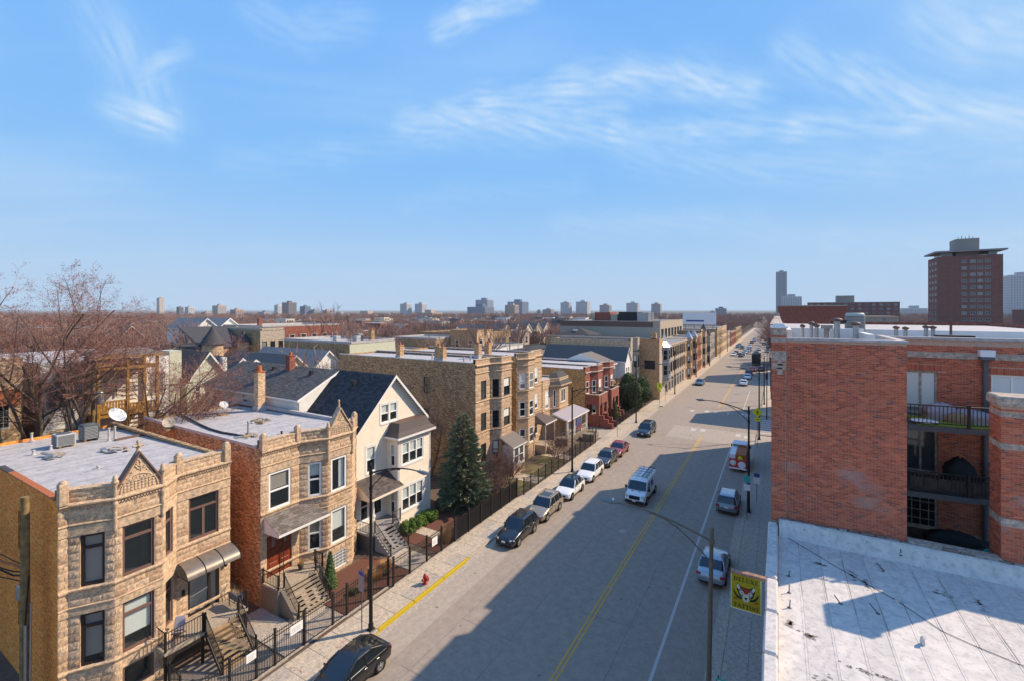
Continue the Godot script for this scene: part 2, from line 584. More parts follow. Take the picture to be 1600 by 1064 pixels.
	brickmat("brick_orange",bt,3.3,2.2)
	bt = courses([lin(0.45,0.30,0.155),lin(0.37,0.235,0.12),lin(0.52,0.37,0.20),lin(0.26,0.16,0.09),lin(0.42,0.275,0.14)],lin(0.40,0.28,0.17),16,32,32,16,2,43,0.5)
	brickmat("brick_brown",bt,3.3,2.2)
	brickmat("brick_dusk",bt,3.3,2.2,lin(0.92,0.86,0.84))
	brickmat("brick_gold",bt,3.3,2.2,lin(1.0,0.95,0.75))
	bt = courses([lin(0.30,0.09,0.058),lin(0.26,0.075,0.05),lin(0.35,0.115,0.075),lin(0.22,0.065,0.045)],lin(0.30,0.15,0.11),16,32,32,16,2,47,0.3)
	brickmat("brick_red",bt,3.3,2.2)
	bt = courses([lin(0.66,0.44,0.26),lin(0.58,0.38,0.22),lin(0.72,0.50,0.31),lin(0.50,0.32,0.19)],lin(0.52,0.36,0.24),16,32,32,16,2,53,0.3)
	brickmat("brick_buff",bt,3.3,2.2)
	brickmat("brick_tan",bt,3.3,2.2,lin(0.8,0.72,0.62))
# ---------------------------------------------------------------- sky
func sky_dir(x: float,y: float) -> Vector2:
	var a := (x - 800.0)/711.0
	return Vector2(atan(a) - deg_to_rad(30.3),atan2(486.4 - y,711.0*sqrt(1.0+a*a)))
func make_sky() -> ImageTexture:
	var w := 2048
	var h := 1024
	var cov := PackedFloat32Array()
	cov.resize(w*h)
	var nz := noise_bytes(1024,0.006,77,6)
	var n2 := noise_bytes(1024,0.02,78,5)
	for y in range(0,505):
		var el := (0.5 - (y+0.5)/h)*PI
		var k := 1.0/(tan(el)+0.09)
		for x in w:
			var az := ((x+0.5)/w - 0.5)*TAU
			var px := sin(az)*k
			var pz := cos(az)*k
			var a := px*0.82+pz*0.57
			var b := -px*0.57+pz*0.82
			var wob := n2[(int(absf(b*37.0+400.0)) % 1024)*1024+int(absf(a*20.0+700.0)) % 1024]/255.0
			var i := int(absf(a*42.0+3000.0+wob*18.0)) % 1024
			var j := int(absf(b*150.0+3000.0+wob*60.0)) % 1024
			var q := nz[j*1024+i]/255.0
			var low := clampf((el - 0.02)/0.2,0.0,1.0)
			cov[y*w+x] = smoothstep(0.42,1.0,q)*0.22*low
	var streaks := [
		[[[640,195],[760,168],[880,140],[980,118],[1080,128],[1170,140]],2.2,0.42],
		[[[860,150],[960,118],[1060,112],[1120,140],[1175,132]],1.1,0.42],
		[[[690,178],[830,196],[960,208],[1080,205],[1240,196],[1420,190],[1600,178]],1.5,0.42],
		[[[820,172],[900,176],[968,168]],1.0,0.35],
		[[[1230,80],[1330,118],[1420,152],[1520,178],[1600,186]],1.7,0.36],
		[[[688,48],[725,20],[770,0]],1.3,0.5],
		[[[720,26],[780,12],[830,-6]],0.9,0.4],
		[[[150,20],[190,70],[225,130],[240,175]],2.2,0.28],
		[[[186,172],[230,180],[258,186]],1.4,0.5],
		[[[222,120],[250,95],[285,75]],0.8,0.36],
		[[[400,20],[480,45],[560,30]],1.8,0.24],
		[[[1450,30],[1530,55],[1600,60]],2.2,0.3],
		[[[360,250],[520,235],[680,215],[860,225]],1.6,0.16],
		[[[980,235],[1180,262],[1380,250],[1600,225]],2.4,0.2],
		[[[880,350],[1100,345],[1300,372],[1600,378]],1.6,0.16],
		[[[640,320],[700,300],[900,290]],1.4,0.1]]
	for turn in [0.0,1.9,3.6,-1.75]:
		for s in streaks:
			var pts := []
			for q in s[0]:
				var sd := sky_dir(q[0],q[1])
				pts.append(Vector2((sd.x+turn)/TAU*w+w*0.5,(0.5 - sd.y/PI)*h))
			var r: float = s[1]*w/360.0
			var run := 0.0
			for i in pts.size() - 1:
				var a: Vector2 = pts[i]
				var b: Vector2 = pts[i+1]
				for y in range(maxi(0,int(minf(a.y,b.y) - 3*r)),mini(505,int(maxf(a.y,b.y)+3*r))):
					for x in range(int(minf(a.x,b.x) - 3*r),int(maxf(a.x,b.x)+3*r)):
						var p := Vector2(x,y)
						var t := clampf((p - a).dot(b - a)/(b - a).length_squared(),0.0,1.0)
						var off := p - a.lerp(b,t)
						var ax := (b - a).normalized()
						var al := run+(p - a).dot(ax)
						var ac := off.dot(ax.orthogonal())
						var nse := nz[posmod(int(ac*5.0+al*0.7),1024)*1024+posmod(int(al*2.2),1024)]/255.0
						var fib := n2[posmod(int(ac*11.0+al*1.6),1024)*1024+posmod(int(al*1.7),1024)]/255.0
						var d2 := off.length_squared()/(r*r*(0.4+1.5*nse))
						if d2 < 6.0:
							var e: float = exp(-d2)*s[2]*clampf(fib*1.5+0.05,0.3,1.1)*0.8
							var at := y*w+posmod(x,w)
							cov[at] = maxf(cov[at],minf(0.75,cov[at]*0.5+e))
				run += a.distance_to(b)
	var px2 := PackedByteArray()
	px2.resize(w*h*3)
	var zen := Color(0.425,0.668,0.975)
	var mid := Color(0.520,0.745,0.970)
	var hor := Color(0.735,0.835,0.935)
	var white := Color(0.93,0.955,0.985)
	var sun := SUN_TO.normalized()
	for y in h:
		var el := (0.5 - (y+0.5)/h)*PI
		var t := clampf(el/(PI*0.5),0.0,1.0)
		var c0: Color
		if t < 0.20:
			c0 = hor.lerp(mid,smoothstep(0.0,1.0,t/0.20)*0.65+0.35*t/0.20)
		else:
			c0 = mid.lerp(zen,pow(clampf((t - 0.20)/0.42,0.0,1.0),0.85))
		if el < 0.0: c0 = Color(0.5,0.47,0.44)
		for x in w:
			var c := c0
			if el >= 0.0:
				var az := ((x+0.5)/w - 0.5)*TAU
				var dot := sin(az)*cos(el)*sun.x+sin(el)*sun.y - cos(az)*cos(el)*sun.z
				var glow := pow(clampf(dot,0.0,1.0),14.0)*0.8
				c = c.lerp(white,clampf(cov[y*w+x]+glow,0.0,0.95))
			var k := (y*w+(x+w/2) % w)*3
			px2[k] = int(c.r*255.0); px2[k+1] = int(c.g*255.0); px2[k+2] = int(c.b*255.0)
	return ImageTexture.create_from_image(Image.create_from_data(w,h,false,Image.FORMAT_RGB8,px2))
func _ready() -> void:
	rng.seed = 4242
	var cam := Camera3D.new()
	cam.projection = Camera3D.PROJECTION_FRUSTUM
	cam.near = 0.1
	cam.far = 20000.0
	cam.size = 0.1*1064.0/711.0
	cam.frustum_offset = Vector2(0,-0.1*45.6/711.0)
	cam.position = V(0,18.7,0)
	cam.rotation.y = deg_to_rad(30.3)
	add_child(cam)
	cam.current = true
	var we := WorldEnvironment.new()
	var env := Environment.new()
	env.background_mode = Environment.BG_SKY
	var sk := Sky.new()
	var pano := PanoramaSkyMaterial.new()
	pano.panorama = make_sky()
	pano.energy_multiplier = 0.605
	sk.sky_material = pano
	env.sky = sk
	env.tonemap_mode = Environment.TONE_MAPPER_LINEAR
	env.tonemap_exposure = 1.7
	env.fog_enabled = true
	env.fog_density = 0.00008
	env.fog_light_color = Color(0.80,0.85,0.90)
	env.sdfgi_enabled = true
	env.ssao_enabled = true
	env.ssil_enabled = true
	we.environment = env
	add_child(we)
	var sun := DirectionalLight3D.new()
	sun.light_color = Color(1.0,0.925,0.82)
	sun.light_energy = 1.15
	sun.light_angular_distance = 0.5
	sun.shadow_enabled = true
	sun.look_at_from_position(SUN_TO*100.0,Vector3.ZERO)
	add_child(sun)
	materials()
	print("materials ",Time.get_ticks_msec())
	build()
func flat(mb: MB,u0: float,u1: float,d0: float,d1: float,h: float) -> void:
	mb.quad(P(u0,h,d0),P(u1,h,d0),P(u1,h,d1),P(u0,h,d1),Vector3.UP)
func blk(mb: MB,u0: float,u1: float,h0: float,h1: float,d0: float,d1: float,skip := 0) -> void:
	mb.box(ID(),V(u0,h0,-d1),V(u1,h1,-d0),skip)
func crack(mb: MB,a: Vector2,b: Vector2,wide: float,wob: float,h := 0.006) -> void:
	var n := maxi(3,int(a.distance_to(b)/0.5))
	var side := (b - a).orthogonal().normalized()
	var off := 0.0
	var last := a
	for i in range(1,n+1):
		off = off*0.85+rng.randf_range(-wob,wob)
		var p := a.lerp(b,float(i)/n)+side*off*(1.0 - absf(2.0*i/n - 1.0)*0.5)
		var s := side*wide*rng.randf_range(0.4,1.0)*0.5
		mb.quad(P(last.x - s.x,h,last.y - s.y),P(last.x+s.x,h,last.y+s.y),P(p.x+s.x,h,p.y+s.y),P(p.x - s.x,h,p.y - s.y),Vector3.UP)
		last = p
func street() -> void:
	var g := MB.new()
	flat(g,-3600,3600,-300,4500,-0.06)
	solid("ground",g,M.ground)
	g = MB.new()
	flat(g,-20.1,-2.7,-30,92,0.0)
	flat(g,-19.4,-2.7,92,560,0.0)
	var road := solid("road",g,M.road)
	org[road] = Vector3.ZERO
	g = MB.new()
	flat(g,-2.7,120,78.5,92.5,0.004)
	solid("cross_street",g,M.road)
	g = MB.new()
	flat(g,-20.1,-19.55,-20,90,0.005)
	flat(g,-3.25,-2.7,-20,76,0.005)
	part(road,"gutter",g,M.walk_grey)
	g = MB.new()
	for s in [-4.12,-3.98]:
		crack(g,Vector2(s,4),Vector2(s,62),0.035,0.004,0.007)
	crack(g,Vector2(-19.5,8),Vector2(-19.5,80),0.03,0.01,0.009)
	part(road,"gutter_joint",g,M.walk_grey)
	g = MB.new()
	flat(g,-19.5,-17.9,17.5,30.2,0.004)
	flat(g,-19.5,-18.2,34,41,0.004)
	flat(g,-14.6,-2.9,70.6,78.5,0.004)
	part(road,"asphalt_patch",g,M.road_old)
	for s in [-9.96,-9.72]:
		g = MB.new()
		var d := 3.0
		while d < 73.0:
			flat(g,s - 0.055,s+0.055,d,minf(d+5.0,73.4),0.008)
			d += 5.0
		flat(g,s - 0.05,s+0.05,96,190,0.008)
		part(road,"yellow_line",g,M.line_yellow)
	g = MB.new()
	flat(g,-5.66,-5.5,3,69.4,0.008)
	flat(g,-5.7,-5.55,95,121,0.008)
	part(road,"white_line",g,M.line_white)
	for q in [[-11.9,-11.2,76.0,77.6],[-10.5,-9.8,76.2,77.8],[-5.5,-4.8,75.8,77.4],[-4.3,-3.7,75.2,76.8],[-14.3,-13.6,90.6,92.0],[-11.8,-11.1,91.4,92.8],[-10.2,-9.6,91.2,92.6],[-8.0,-7.7,91.0,93.2],[-5.8,-5.2,91.9,93.6],[-5.0,-4.2,91.0,92.8]]:
		g = MB.new()
		flat(g,q[0],q[1],q[2],q[3],0.009)
		part(road,"crosswalk_bar",g,M.line_white)
	for i in 7:
		g = MB.new()
		flat(g,-2.3+i*0.0,4.0,79.6+i*1.55,80.2+i*1.55,0.012)
		part(road,"crosswalk_bar",g,M.line_white)
	g = MB.new()
	crack(g,Vector2(-7.6,4),Vector2(-7.5,66),0.035,0.03)
	crack(g,Vector2(-13.2,14),Vector2(-13.0,72),0.03,0.03)
	crack(g,Vector2(-16.6,14),Vector2(-16.4,60),0.03,0.04)
	for d in [13.5,17.8,22.4,26.5,31.0,35.8,41.2,47.0,52.3,58.6,64.3,67.5,71.2,84.0,88.5,97.0,104.0,113.0]:
		var a := rng.randf_range(-19.0,-11.0)
		crack(g,Vector2(a,d),Vector2(a+rng.randf_range(4.0,9.0),d+rng.randf_range(-0.6,0.6)),0.05 if d > 60 else 0.03,0.05)
	crack(g,Vector2(-19.0,63.5),Vector2(-3.0,71.8),0.09,0.05)
	for i in 16:
		var a := rng.randf_range(-14.0,-5.0)
		var d := rng.randf_range(71.0,80.0)
		crack(g,Vector2(a,d),Vector2(a+rng.randf_range(-2.5,2.5),d+rng.randf_range(-1.5,1.5)),0.07,0.08)
	part(road,"sealed_cracks",g,M.seal,"stuff")
	g = MB.new()
	for i in 46:
		var a := rng.randf_range(-19.0,-3.4)
		var d := rng.randf_range(12.0,60.0)
		var r := rng.randf_range(0.03,0.09)
		var row := PackedVector3Array()
		for k in 7:
			row.append(P(a+cos(k*TAU/7)*r*rng.randf_range(0.5,1.2),0.007,d+sin(k*TAU/7)*r*rng.randf_range(0.6,1.6)))
		for k in range(1,6):
			g.tri(row[0],row[k],row[k+1],Vector3.UP)
	part(road,"oil_spots",g,M.seal,"stuff")
	g = MB.new()
	g.lathe(Transform3D(Basis.IDENTITY,P(-11.4,0.0,38.2)),[[0.33,0.004],[0.33,0.012],[0.27,0.012],[0.27,0.009]],20,2)
	part(road,"manhole_cover",g,M.walk_grey)
	var sw := thing("sidewalk","","",P(-21.0,0,30),"","structure")
	var slab := MB.new()
	slab.bevel(ID(),V(-0.725,-0.2,-0.745),V(0.725,0.0,0.745),0.012)
	var sm := slab.mesh()
	var sm2 := sm
	var i := 0
	var dd := 4.0
	while dd < 92.0:
		for k in 2:
			var t := Transform3D(Basis.from_euler(V(rng.randf_range(-0.004,0.004),0,rng.randf_range(-0.004,0.004))),P(-20.82 - k*1.05,0.150+rng.randf_range(-0.004,0.004),dd+0.75))
			t.basis = t.basis.scaled(V(0.72,1,1))
			put(sw,"paving_slab",sm,M.walk_grey if rng.randf() < 0.22 or (k == 0 and dd > 20.5 and dd < 24.8) else M.walk,t)
		dd += 1.5
		i += 1
	var far := MB.new()
	blk(far,-22.4,-19.6,-0.1,0.15,92.0,560)
	part(sw,"far_pavement",far,M.walk)
	var bed := MB.new()
	blk(bed,-22.6,-20.26,-0.1,0.125,-20,92)
	part(sw,"slab_bed",bed,M.soil)
	var gp := MB.new()
	for k in [[-21.2,17.0,0],[-21.1,19.9,1],[-21.0,24.6,1],[-21.1,27.6,0],[-21.3,14.6,0],[-21.5,13.6,1]]:
		for j in 3:
			var x: float = k[0]+rng.randf_range(-0.35,0.35)
			var y: float = k[1]+rng.randf_range(-0.3,0.3)
			crack(gp,Vector2(x,y),Vector2(x+rng.randf_range(-0.45,0.45),y+rng.randf_range(-0.35,0.35)),0.03,0.01,0.164)
	part(sw,"chalk_mark",gp,M.chalk)
	var cb := thing("curb","","",P(-20.18,0,30),"","structure")
	dd = 4.0
	while dd < 92.0:
		var e := MB.new()
		e.bevel(ID(),V(-20.27,-0.1,-(dd+2.99)),V(-20.1,0.155,-dd - 0.01),0.02)
		part(cb,"curb_stone",e,M.yellow_curb if dd > 18.5 and dd < 27.5 else M.curb)
		dd += 3.0
	far = MB.new()
	blk(far,-19.6,-19.4,-0.1,0.155,92.0,560)
	part(cb,"far_curb",far,M.curb)
	far = MB.new()
	flat(far,-20.1,-20.0,18.55,27.55,0.012)
	part(cb,"gutter_paint",far,M.yellow_curb)
	sw = thing("sidewalk","","",P(-1.4,0,40),"","structure")
	dd = 4.0
	while dd < 77.0:
		for k in 2:
			var t := Transform3D(Basis.from_euler(V(rng.randf_range(-0.004,0.004),0,rng.randf_range(-0.004,0.004))),P(-1.92+k*1.18,0.150+rng.randf_range(-0.003,0.003),dd+0.75))
			t.basis = t.basis.scaled(V(0.805,1,1))
			put(sw,"paving_slab",sm2,M.walk_grey,t)
		dd += 1.5
	far = MB.new()
	blk(far,-2.5,-0.1,-0.1,0.15,93.0,560)
	blk(far,-2.5,-0.1,-0.1,0.12,-20,77.0)
	part(sw,"far_pavement",far,M.walk)
	cb = thing("curb","","",P(-2.6,0,40),"","structure")
	dd = 4.0
	while dd < 77.0:
		var e := MB.new()
		e.bevel(ID(),V(-2.7,-0.1,-(dd+2.99)),V(-2.51,0.155,-dd - 0.01),0.02)
		part(cb,"curb_stone",e,M.curb)
		dd += 3.0
	far = MB.new()
	blk(far,-2.7,-2.5,-0.1,0.155,93.0,560)
	part(cb,"far_curb",far,M.curb)
	var y := MB.new()
	blk(y,-47.0,-22.62,-0.05,0.10,-10,98)
	solid("terrain_lots",y,M.soil)
	var beds := [["mulch_bed",M.mulch,-27.0,-22.75,18.9,24.4],["gravel_bed",M.gravel,-26.8,-22.75,6.0,14.8],["mulch_bed",M.mulch,-28.0,-22.75,27.4,39.9],
		["lawn",M.lawn,-26.8,-22.75,45.8,49.0],["lawn",M.lawn,-26.0,-22.75,49.6,52.6],["lawn",M.lawn,-26.9,-22.75,40.6,43.6],["lawn",M.lawn,-26.4,-22.8,72.0,90.0]]
	for q in beds:
		y = MB.new()
		blk(y,q[2],q[3],0.0,0.13,q[4],q[5])
		solid(q[0],y,q[1],"structure")
	var paths := [["path",M.walk_grey,-28.0,-22.62,14.95,16.7],["path",M.walk,-25.4,-22.62,16.75,18.8],["path",M.walk,-25.3,-22.62,24.5,26.6],["path",M.walk,-27.0,-22.62,43.7,45.7],["path",M.walk,-26.5,-22.62,52.7,54.4],["path",M.walk,-28.0,-24.4,28.9,30.0]]
	for q in paths:
		y = MB.new()
		blk(y,q[2],q[3],0.0,0.145,q[4],q[5])
		solid(q[0],y,q[1],"structure")
	y = MB.new()
	flat(y,-42,-22.4,64.2,69.85,0.112)
	flat(y,-22.62,-22.4,64.2,69.85,0.153)
	var lot := solid("driveway",y,M.road_old)
	org[lot] = Vector3.ZERO
	y = MB.new()
	for k in 2:
		crack(y,Vector2(-29+k*1.0,65.2+k*2.4),Vector2(-23,65.3+k*2.4),0.12,0.0,0.12)
	part(lot,"parking_line",y,M.line_yellow)
func band(mb: MB,poly: Array,prof: Array) -> void:
	var n := poly.size()
	var nor := []
	for i in n:
		var acc := Vector2.ZERO
		var ns := []
		for k in [i - 1,i]:
			if k >= 0 and k < n - 1:
				var e: Vector2 = (poly[k+1] - poly[k]).normalized()
				ns.append(Vector2(e.y,-e.x))
		if ns.size() == 2:
			acc = (ns[0]+ns[1]).normalized()
			acc /= acc.dot(ns[0])
		else:
			acc = ns[0]
		nor.append(acc)
	for i in n - 1:
		var e: Vector2 = (poly[i+1] - poly[i]).normalized()
		var o2 := Vector2(e.y,-e.x)
		for j in prof.size() - 1:
			var a: Array = prof[j]
			var b: Array = prof[j+1]
			var q := []
			for w in [[i,a],[i+1,a],[i+1,b],[i,b]]:
				var p: Vector2 = poly[w[0]]+nor[w[0]]*w[1][0]
				q.append(P(p.x,w[1][1],p.y))
			var dh: float = b[1] - a[1]
			var dz: float = b[0] - a[0]
			var out := P(o2.x,0,o2.y)*dh+Vector3(0,-dz,0)
			mb.quad(q[0],q[1],q[2],q[3],out)
func stone_meshes() -> Array:
	if cache.has("stones"): return cache.stones
	var out := []
	var f := FastNoiseLite.new()
	f.frequency = 1.1
	for k in 7:
		f.seed = 100+k
		var m := MB.new()
		var nx := 7
		var ny := 4
		var g := []
		for j in ny+1:
			var row := []
			for i in nx+1:
				var x := float(i)/nx
				var y := float(j)/ny
				var edge := minf(minf(x,1 - x)*5.0,minf(y,1 - y)*3.0)
				var z := 0.32+clampf(edge,0,1)*(0.5+0.55*f.get_noise_2d(x*4.0,y*2.0))
				if edge < 0.01: z = 0.28
				row.append(V(0.012+x*0.976+(f.get_noise_2d(x*9,y*7+9)*0.04 if edge > 0.01 else 0.0),0.02+y*0.96,z))
			g.append(row)
		for j in ny:
			for i in nx:
				m.tri(g[j][i],g[j][i+1],g[j+1][i+1],V(0,0,1))
				m.tri(g[j][i],g[j+1][i+1],g[j+1][i],V(0,0,1))
		for i in nx:
			m.quad(g[0][i],g[0][i+1],V(g[0][i+1].x,g[0][i+1].y,0),V(g[0][i].x,g[0][i].y,0),V(0,-1,0))
			m.quad(g[ny][i],g[ny][i+1],V(g[ny][i+1].x,g[ny][i+1].y,0),V(g[ny][i].x,g[ny][i].y,0),V(0,1,0))
		for j in ny:
			m.quad(g[j][0],g[j+1][0],V(g[j+1][0].x,g[j+1][0].y,0),V(g[j][0].x,g[j][0].y,0),V(-1,0,0))
			m.quad(g[j][nx],g[j+1][nx],V(g[j+1][nx].x,g[j+1][nx].y,0),V(g[j][nx].x,g[j][nx].y,0),V(1,0,0))
		out.append(m.mesh())
	cache.stones = out
	return out
func ashlar(root: Node3D,t: Transform3D,s0: float,s1: float,h0: float,h1: float,rows: int,holes: Array,deep := 0.05,longest := 0.85) -> int:
	var ms := stone_meshes()
	var dh := (h1 - h0)/rows
	var made := 0
	for r in rows:
		var a := h0+r*dh
		var free := [[s0,s1]]
		for q in holes:
			if q[3] <= a+0.02 or q[2] >= a+dh - 0.02: continue
			var nf := []
			for iv in free:
				if q[0] > iv[0]: nf.append([iv[0],minf(iv[1],q[0])])
				if q[1] < iv[1]: nf.append([maxf(iv[0],q[1]),iv[1]])
			free = nf
		for iv in free:
			var x: float = iv[0]
			while iv[1] - x > 0.06:
				var w := rng.randf_range(0.38,longest)
				if iv[1] - x - w < 0.3: w = iv[1] - x
				var tt := t*Transform3D(Basis.from_scale(V(w,dh,deep*rng.randf_range(0.8,1.25))),V(x,a,-0.01))
				var z := rng.randf()
				put(root,"stone",ms[rng.randi() % ms.size()],M.stone_pale if z < 0.38 else (M.stone if z < 0.86 else M.stone_dark),tt)
				made += 1
				x += w
	return made
func railing(root: Node3D,a: Vector3,b: Vector3,hh: float,gap: float,m: Material,posts := 3) -> void:
	var r := MB.new()
	r.rod(a+V(0,hh,0),b+V(0,hh,0),0.028,0.028,6)
	part(root,"handrail",r,m)
	r = MB.new()
	r.rod(a+V(0,0.12,0),b+V(0,0.12,0),0.02,0.02,5)
	part(root,"bottom_rail",r,m)
	if not cache.has("baluster"):
		var k := MB.new()
		k.box(ID(),V(-0.011,0,-0.011),V(0.011,1,0.011),12)
		cache.baluster = k.mesh()
	var n := maxi(2,int(a.distance_to(b)/gap))
	for i in range(1,n):
		put(root,"baluster",cache.baluster,m,Transform3D(Basis.from_scale(V(1,hh - 0.12,1)),a.lerp(b,float(i)/n)+V(0,0.12,0)))
	for w in 2:
		if posts & (1 << w):
			var p := a if w == 0 else b
			var k := MB.new()
			k.bevel(ID(),p+V(-0.045,0,-0.045),p+V(0.045,hh+0.09,0.045),0.012)
			part(root,"newel_post",k,m)
func pinnacle(root: Node3D,u: float,d: float,h0: float,h1: float,r: float) -> void:
	var m := MB.new()
	var L := h1 - h0
	m.lathe(Transform3D(Basis.IDENTITY,P(u,h0,d)),[[0.02,0],[r*0.7,0.08],[r*0.95,0.2],[r*0.6,0.26],[r*0.75,0.34],[r*0.75,L*0.45],[r*1.15,L*0.47],[r*1.15,L*0.52],[r*0.8,L*0.56],[r*0.8,L - 0.4],[r*1.35,L - 0.38],[r*1.35,L - 0.3],[r*0.95,L - 0.27],[r*0.95,L - 0.14],[r*0.65,L - 0.04],[0.01,L]],12,0)
	part(root,"pinnacle",m,M.trim_stone)
func pier(root: Node3D,u: float,d: float,h0: float,h1: float,w: float) -> void:
	var m := MB.new()
	m.bevel(ID(),P(u,h0,d)+V(-w,0,-w),P(u,h1 - w*0.6,d)+V(w,0,w),0.02)
	m.lathe(Transform3D(Basis.IDENTITY,P(u,h1 - w*0.6,d)),[[w*0.95,0],[w*0.9,w*0.4],[w*0.6,w*0.75],[0.02,w*0.9]],12,2)
	part(root,"pier_cap",m,M.trim_stone)
func greystone(nm: String,label: String,poly: Array,d0: float,d1: float,uback: float,specs: Array,side: Material,front: Array,st: Dictionary) -> Node3D:
	var root := thing(nm,label,"house",P(poly[0].x,0,(d0+d1)*0.5))
	var w := MB.new()
	for i in poly.size() - 1:
		var a: Vector2 = poly[i]
		var b: Vector2 = poly[i+1]
		var t := wf(a.x,a.y,b.x,b.y)
		var L := a.distance_to(b)
		var holes := []
		for q in specs[i]:
			holes.append([q[0],q[1],q[2],q[3]])
		wall(w,t,0,L,0.0,10.45,holes,0.16)
		var wide := []
		for q in specs[i]:
			wide.append([q[0] - 0.02,q[1]+0.02,q[2] - 0.14,q[3]+0.02])
		ashlar(root,t,0.0,L,8.93,9.60,2,wide)
		ashlar(root,t,0.0,L,6.02,8.33,6,wide)
		ashlar(root,t,0.0,L,5.10,5.74,2,wide)
		ashlar(root,t,0.0,L,2.30,4.62,6,wide)
		ashlar(root,t,0.0,L,0.12,2.02,4,wide)
		ashlar(root,t,0.0,L,9.90,10.42,2,[] if not (i == front[0]) else [[0.1,L - 0.1,9,12]],0.05)
		for q in specs[i]:
			if q[4] == "door" : continue
			var sd: Dictionary = st.duplicate()
			sd.kind = q[4]
			if q.size() > 5: sd.merge(q[5],true)
			window(root,t,[q[0],q[1],q[2],q[3]],sd)
	part(root,"front_wall",w,M.stone_smooth)
	w = MB.new()
	var ts := fd(uback,d0)
	var wl: float = poly[0].x - uback
	var sh: Array = st.get("side_holes",[])
	wall(w,ts,0,wl,0,10.12,sh,0.14)
	for q in sh:
		window(root,ts,q,{"frame": M.frame_dark,"glass": M.glass_dark,"kind": "dh","fw": 0.06,"depth": 0.12})
	wall(w,wf(poly[-1].x,d1,uback,d1),0,wl,0,10.12,[],0.1)
	wall(w,wf(uback,d1,uback,d0),0,d1 - d0,0,10.0,[],0.1)
	part(root,"side_wall",w,side)
	w = MB.new()
	band(w,poly,[[-0.34,9.7],[-0.34,10.45]].duplicate())
	part(root,"parapet_back",w,side)
	var m := MB.new()
	band(m,poly,[[0.0,10.43],[0.05,10.44],[0.06,10.53],[-0.36,10.56],[-0.36,10.40]])
	part(root,"coping",m,M.trim_stone)
	m = MB.new()
	band(m,poly,[[0.0,9.60],[0.05,9.62],[0.07,9.70],[0.15,9.76],[0.20,9.80],[0.20,9.86],[0.05,9.92],[0.0,9.92]])
	var cor := part(root,"cornice",m,M.trim_stone)
	var dn := MB.new()
	for i in poly.size() - 1:
		var a: Vector2 = poly[i]
		var b: Vector2 = poly[i+1]
		if a.distance_to(b) < 0.6: continue
		var t := wf(a.x,a.y,b.x,b.y)
		var x := 0.12
		while x < a.distance_to(b) - 0.12:
			dn.box(t,V(x,9.61,0.0),V(x+0.06,9.69,0.105),16)
			x += 0.125
	part(cor,"dentils",dn,M.trim_stone,"stuff")
	m = MB.new()
	band(m,poly,[[0.0,8.80],[0.06,8.83],[0.09,8.88],[0.06,8.93],[0.0,8.93]])
	part(root,"string_course",m,M.trim_stone)
	m = MB.new()
	band(m,poly,[[0.0,8.36],[0.045,8.37],[0.045,8.79],[0.0,8.80]])
	part(root,"lintel_band",m,M.stone_smooth)
	for hh in [5.86,2.16]:
		m = MB.new()
		band(m,poly,[[0.0,hh - 0.12],[0.07,hh - 0.10],[0.11,hh - 0.02],[0.11,hh+0.03],[0.0,hh+0.06]])
		part(root,"sill_course",m,M.trim_stone)
	m = MB.new()
	band(m,poly,[[0.0,4.68],[0.05,4.69],[0.05,5.02],[0.09,5.05],[0.09,5.09],[0.0,5.10]])
	part(root,"lintel_band",m,M.stone_smooth)
	m = MB.new()
	var lo := 9.80
	m.quad(P(uback,lo,d0+0.05),P(poly[0].x - 0.34,10.06,d0+0.05),P(poly[0].x - 0.34,10.06,d1 - 0.05),P(uback,lo,d1 - 0.05),Vector3.UP)
	var bay := []
	for p in poly: bay.append(p)
	for i in range(1,poly.size() - 2):
		m.quad(P(poly[0].x - 0.34,10.06,poly[i].y),P(poly[i].x - 0.3,10.06,poly[i].y),P(poly[i+1].x - 0.3,10.06,poly[i+1].y),P(poly[0].x - 0.34,10.06,poly[i+1].y),Vector3.UP)
	var rf := part(root,"roof",m,M.roof_white)
	m = MB.new()
	for k in 9:
		var u: float = uback+1.5+k*1.75
		m.box(ID(),P(u,0,d1 - 0.1)+V(0,lo+(10.06 - lo)*(u - uback)/16.0+0.002,0),P(u+0.02,0,d0+0.1)+V(0,lo+(10.06 - lo)*(u - uback)/16.0+0.012,0))
	part(rf,"membrane_seams",m,M.roof_grey,"stuff")
	var a: Vector2 = poly[front[0]]
	var b: Vector2 = poly[front[0]+1]
	var t := wf(a.x,a.y,b.x,b.y)
	var L := a.distance_to(b)
	m = MB.new()
	m.prism(t,[Vector2(0.06,9.90),Vector2(L - 0.06,9.90),Vector2(L - 0.06,10.10),Vector2(L*0.5,11.62),Vector2(0.06,10.10)],-0.30,0.015)
	var ped := part(root,"pediment",m,M.stone_smooth)
	m = MB.new()
	for k in 2:
		var x0 := -0.02 if k == 0 else L+0.02
		m.prism(t,[Vector2(x0,10.06),Vector2(L*0.5,11.72),Vector2(L*0.5,11.84),Vector2(x0,10.20)],-0.34,0.10)
	part(ped,"raking_coping",m,M.frame_brown if st.get("dark_rake",true) else M.trim_stone)
	m = MB.new()
	for r in 5:
		var y := 9.98+r*0.135
		var hw := sqrt(maxf(0.02,0.52 - pow(y - 9.95,2.0)))
		var n := int(hw*2/0.145)
		for i in n:
			m.bevel(t,V(L*0.5 - n*0.0725+i*0.145,y,0.0),V(L*0.5 - n*0.0725+i*0.145+0.12,y+0.115,0.05),0.02)
	part(ped,"tympanum_blocks",m,M.stone_pale,"stuff")
	m = MB.new()
	var pts := PackedVector3Array()
	var rad := PackedFloat32Array()
	for i in 15:
		var an := PI*i/14.0
		pts.append(t*V(L*0.5 - cos(an)*0.76,9.96+sin(an)*0.78,0.02)); rad.append(0.04)
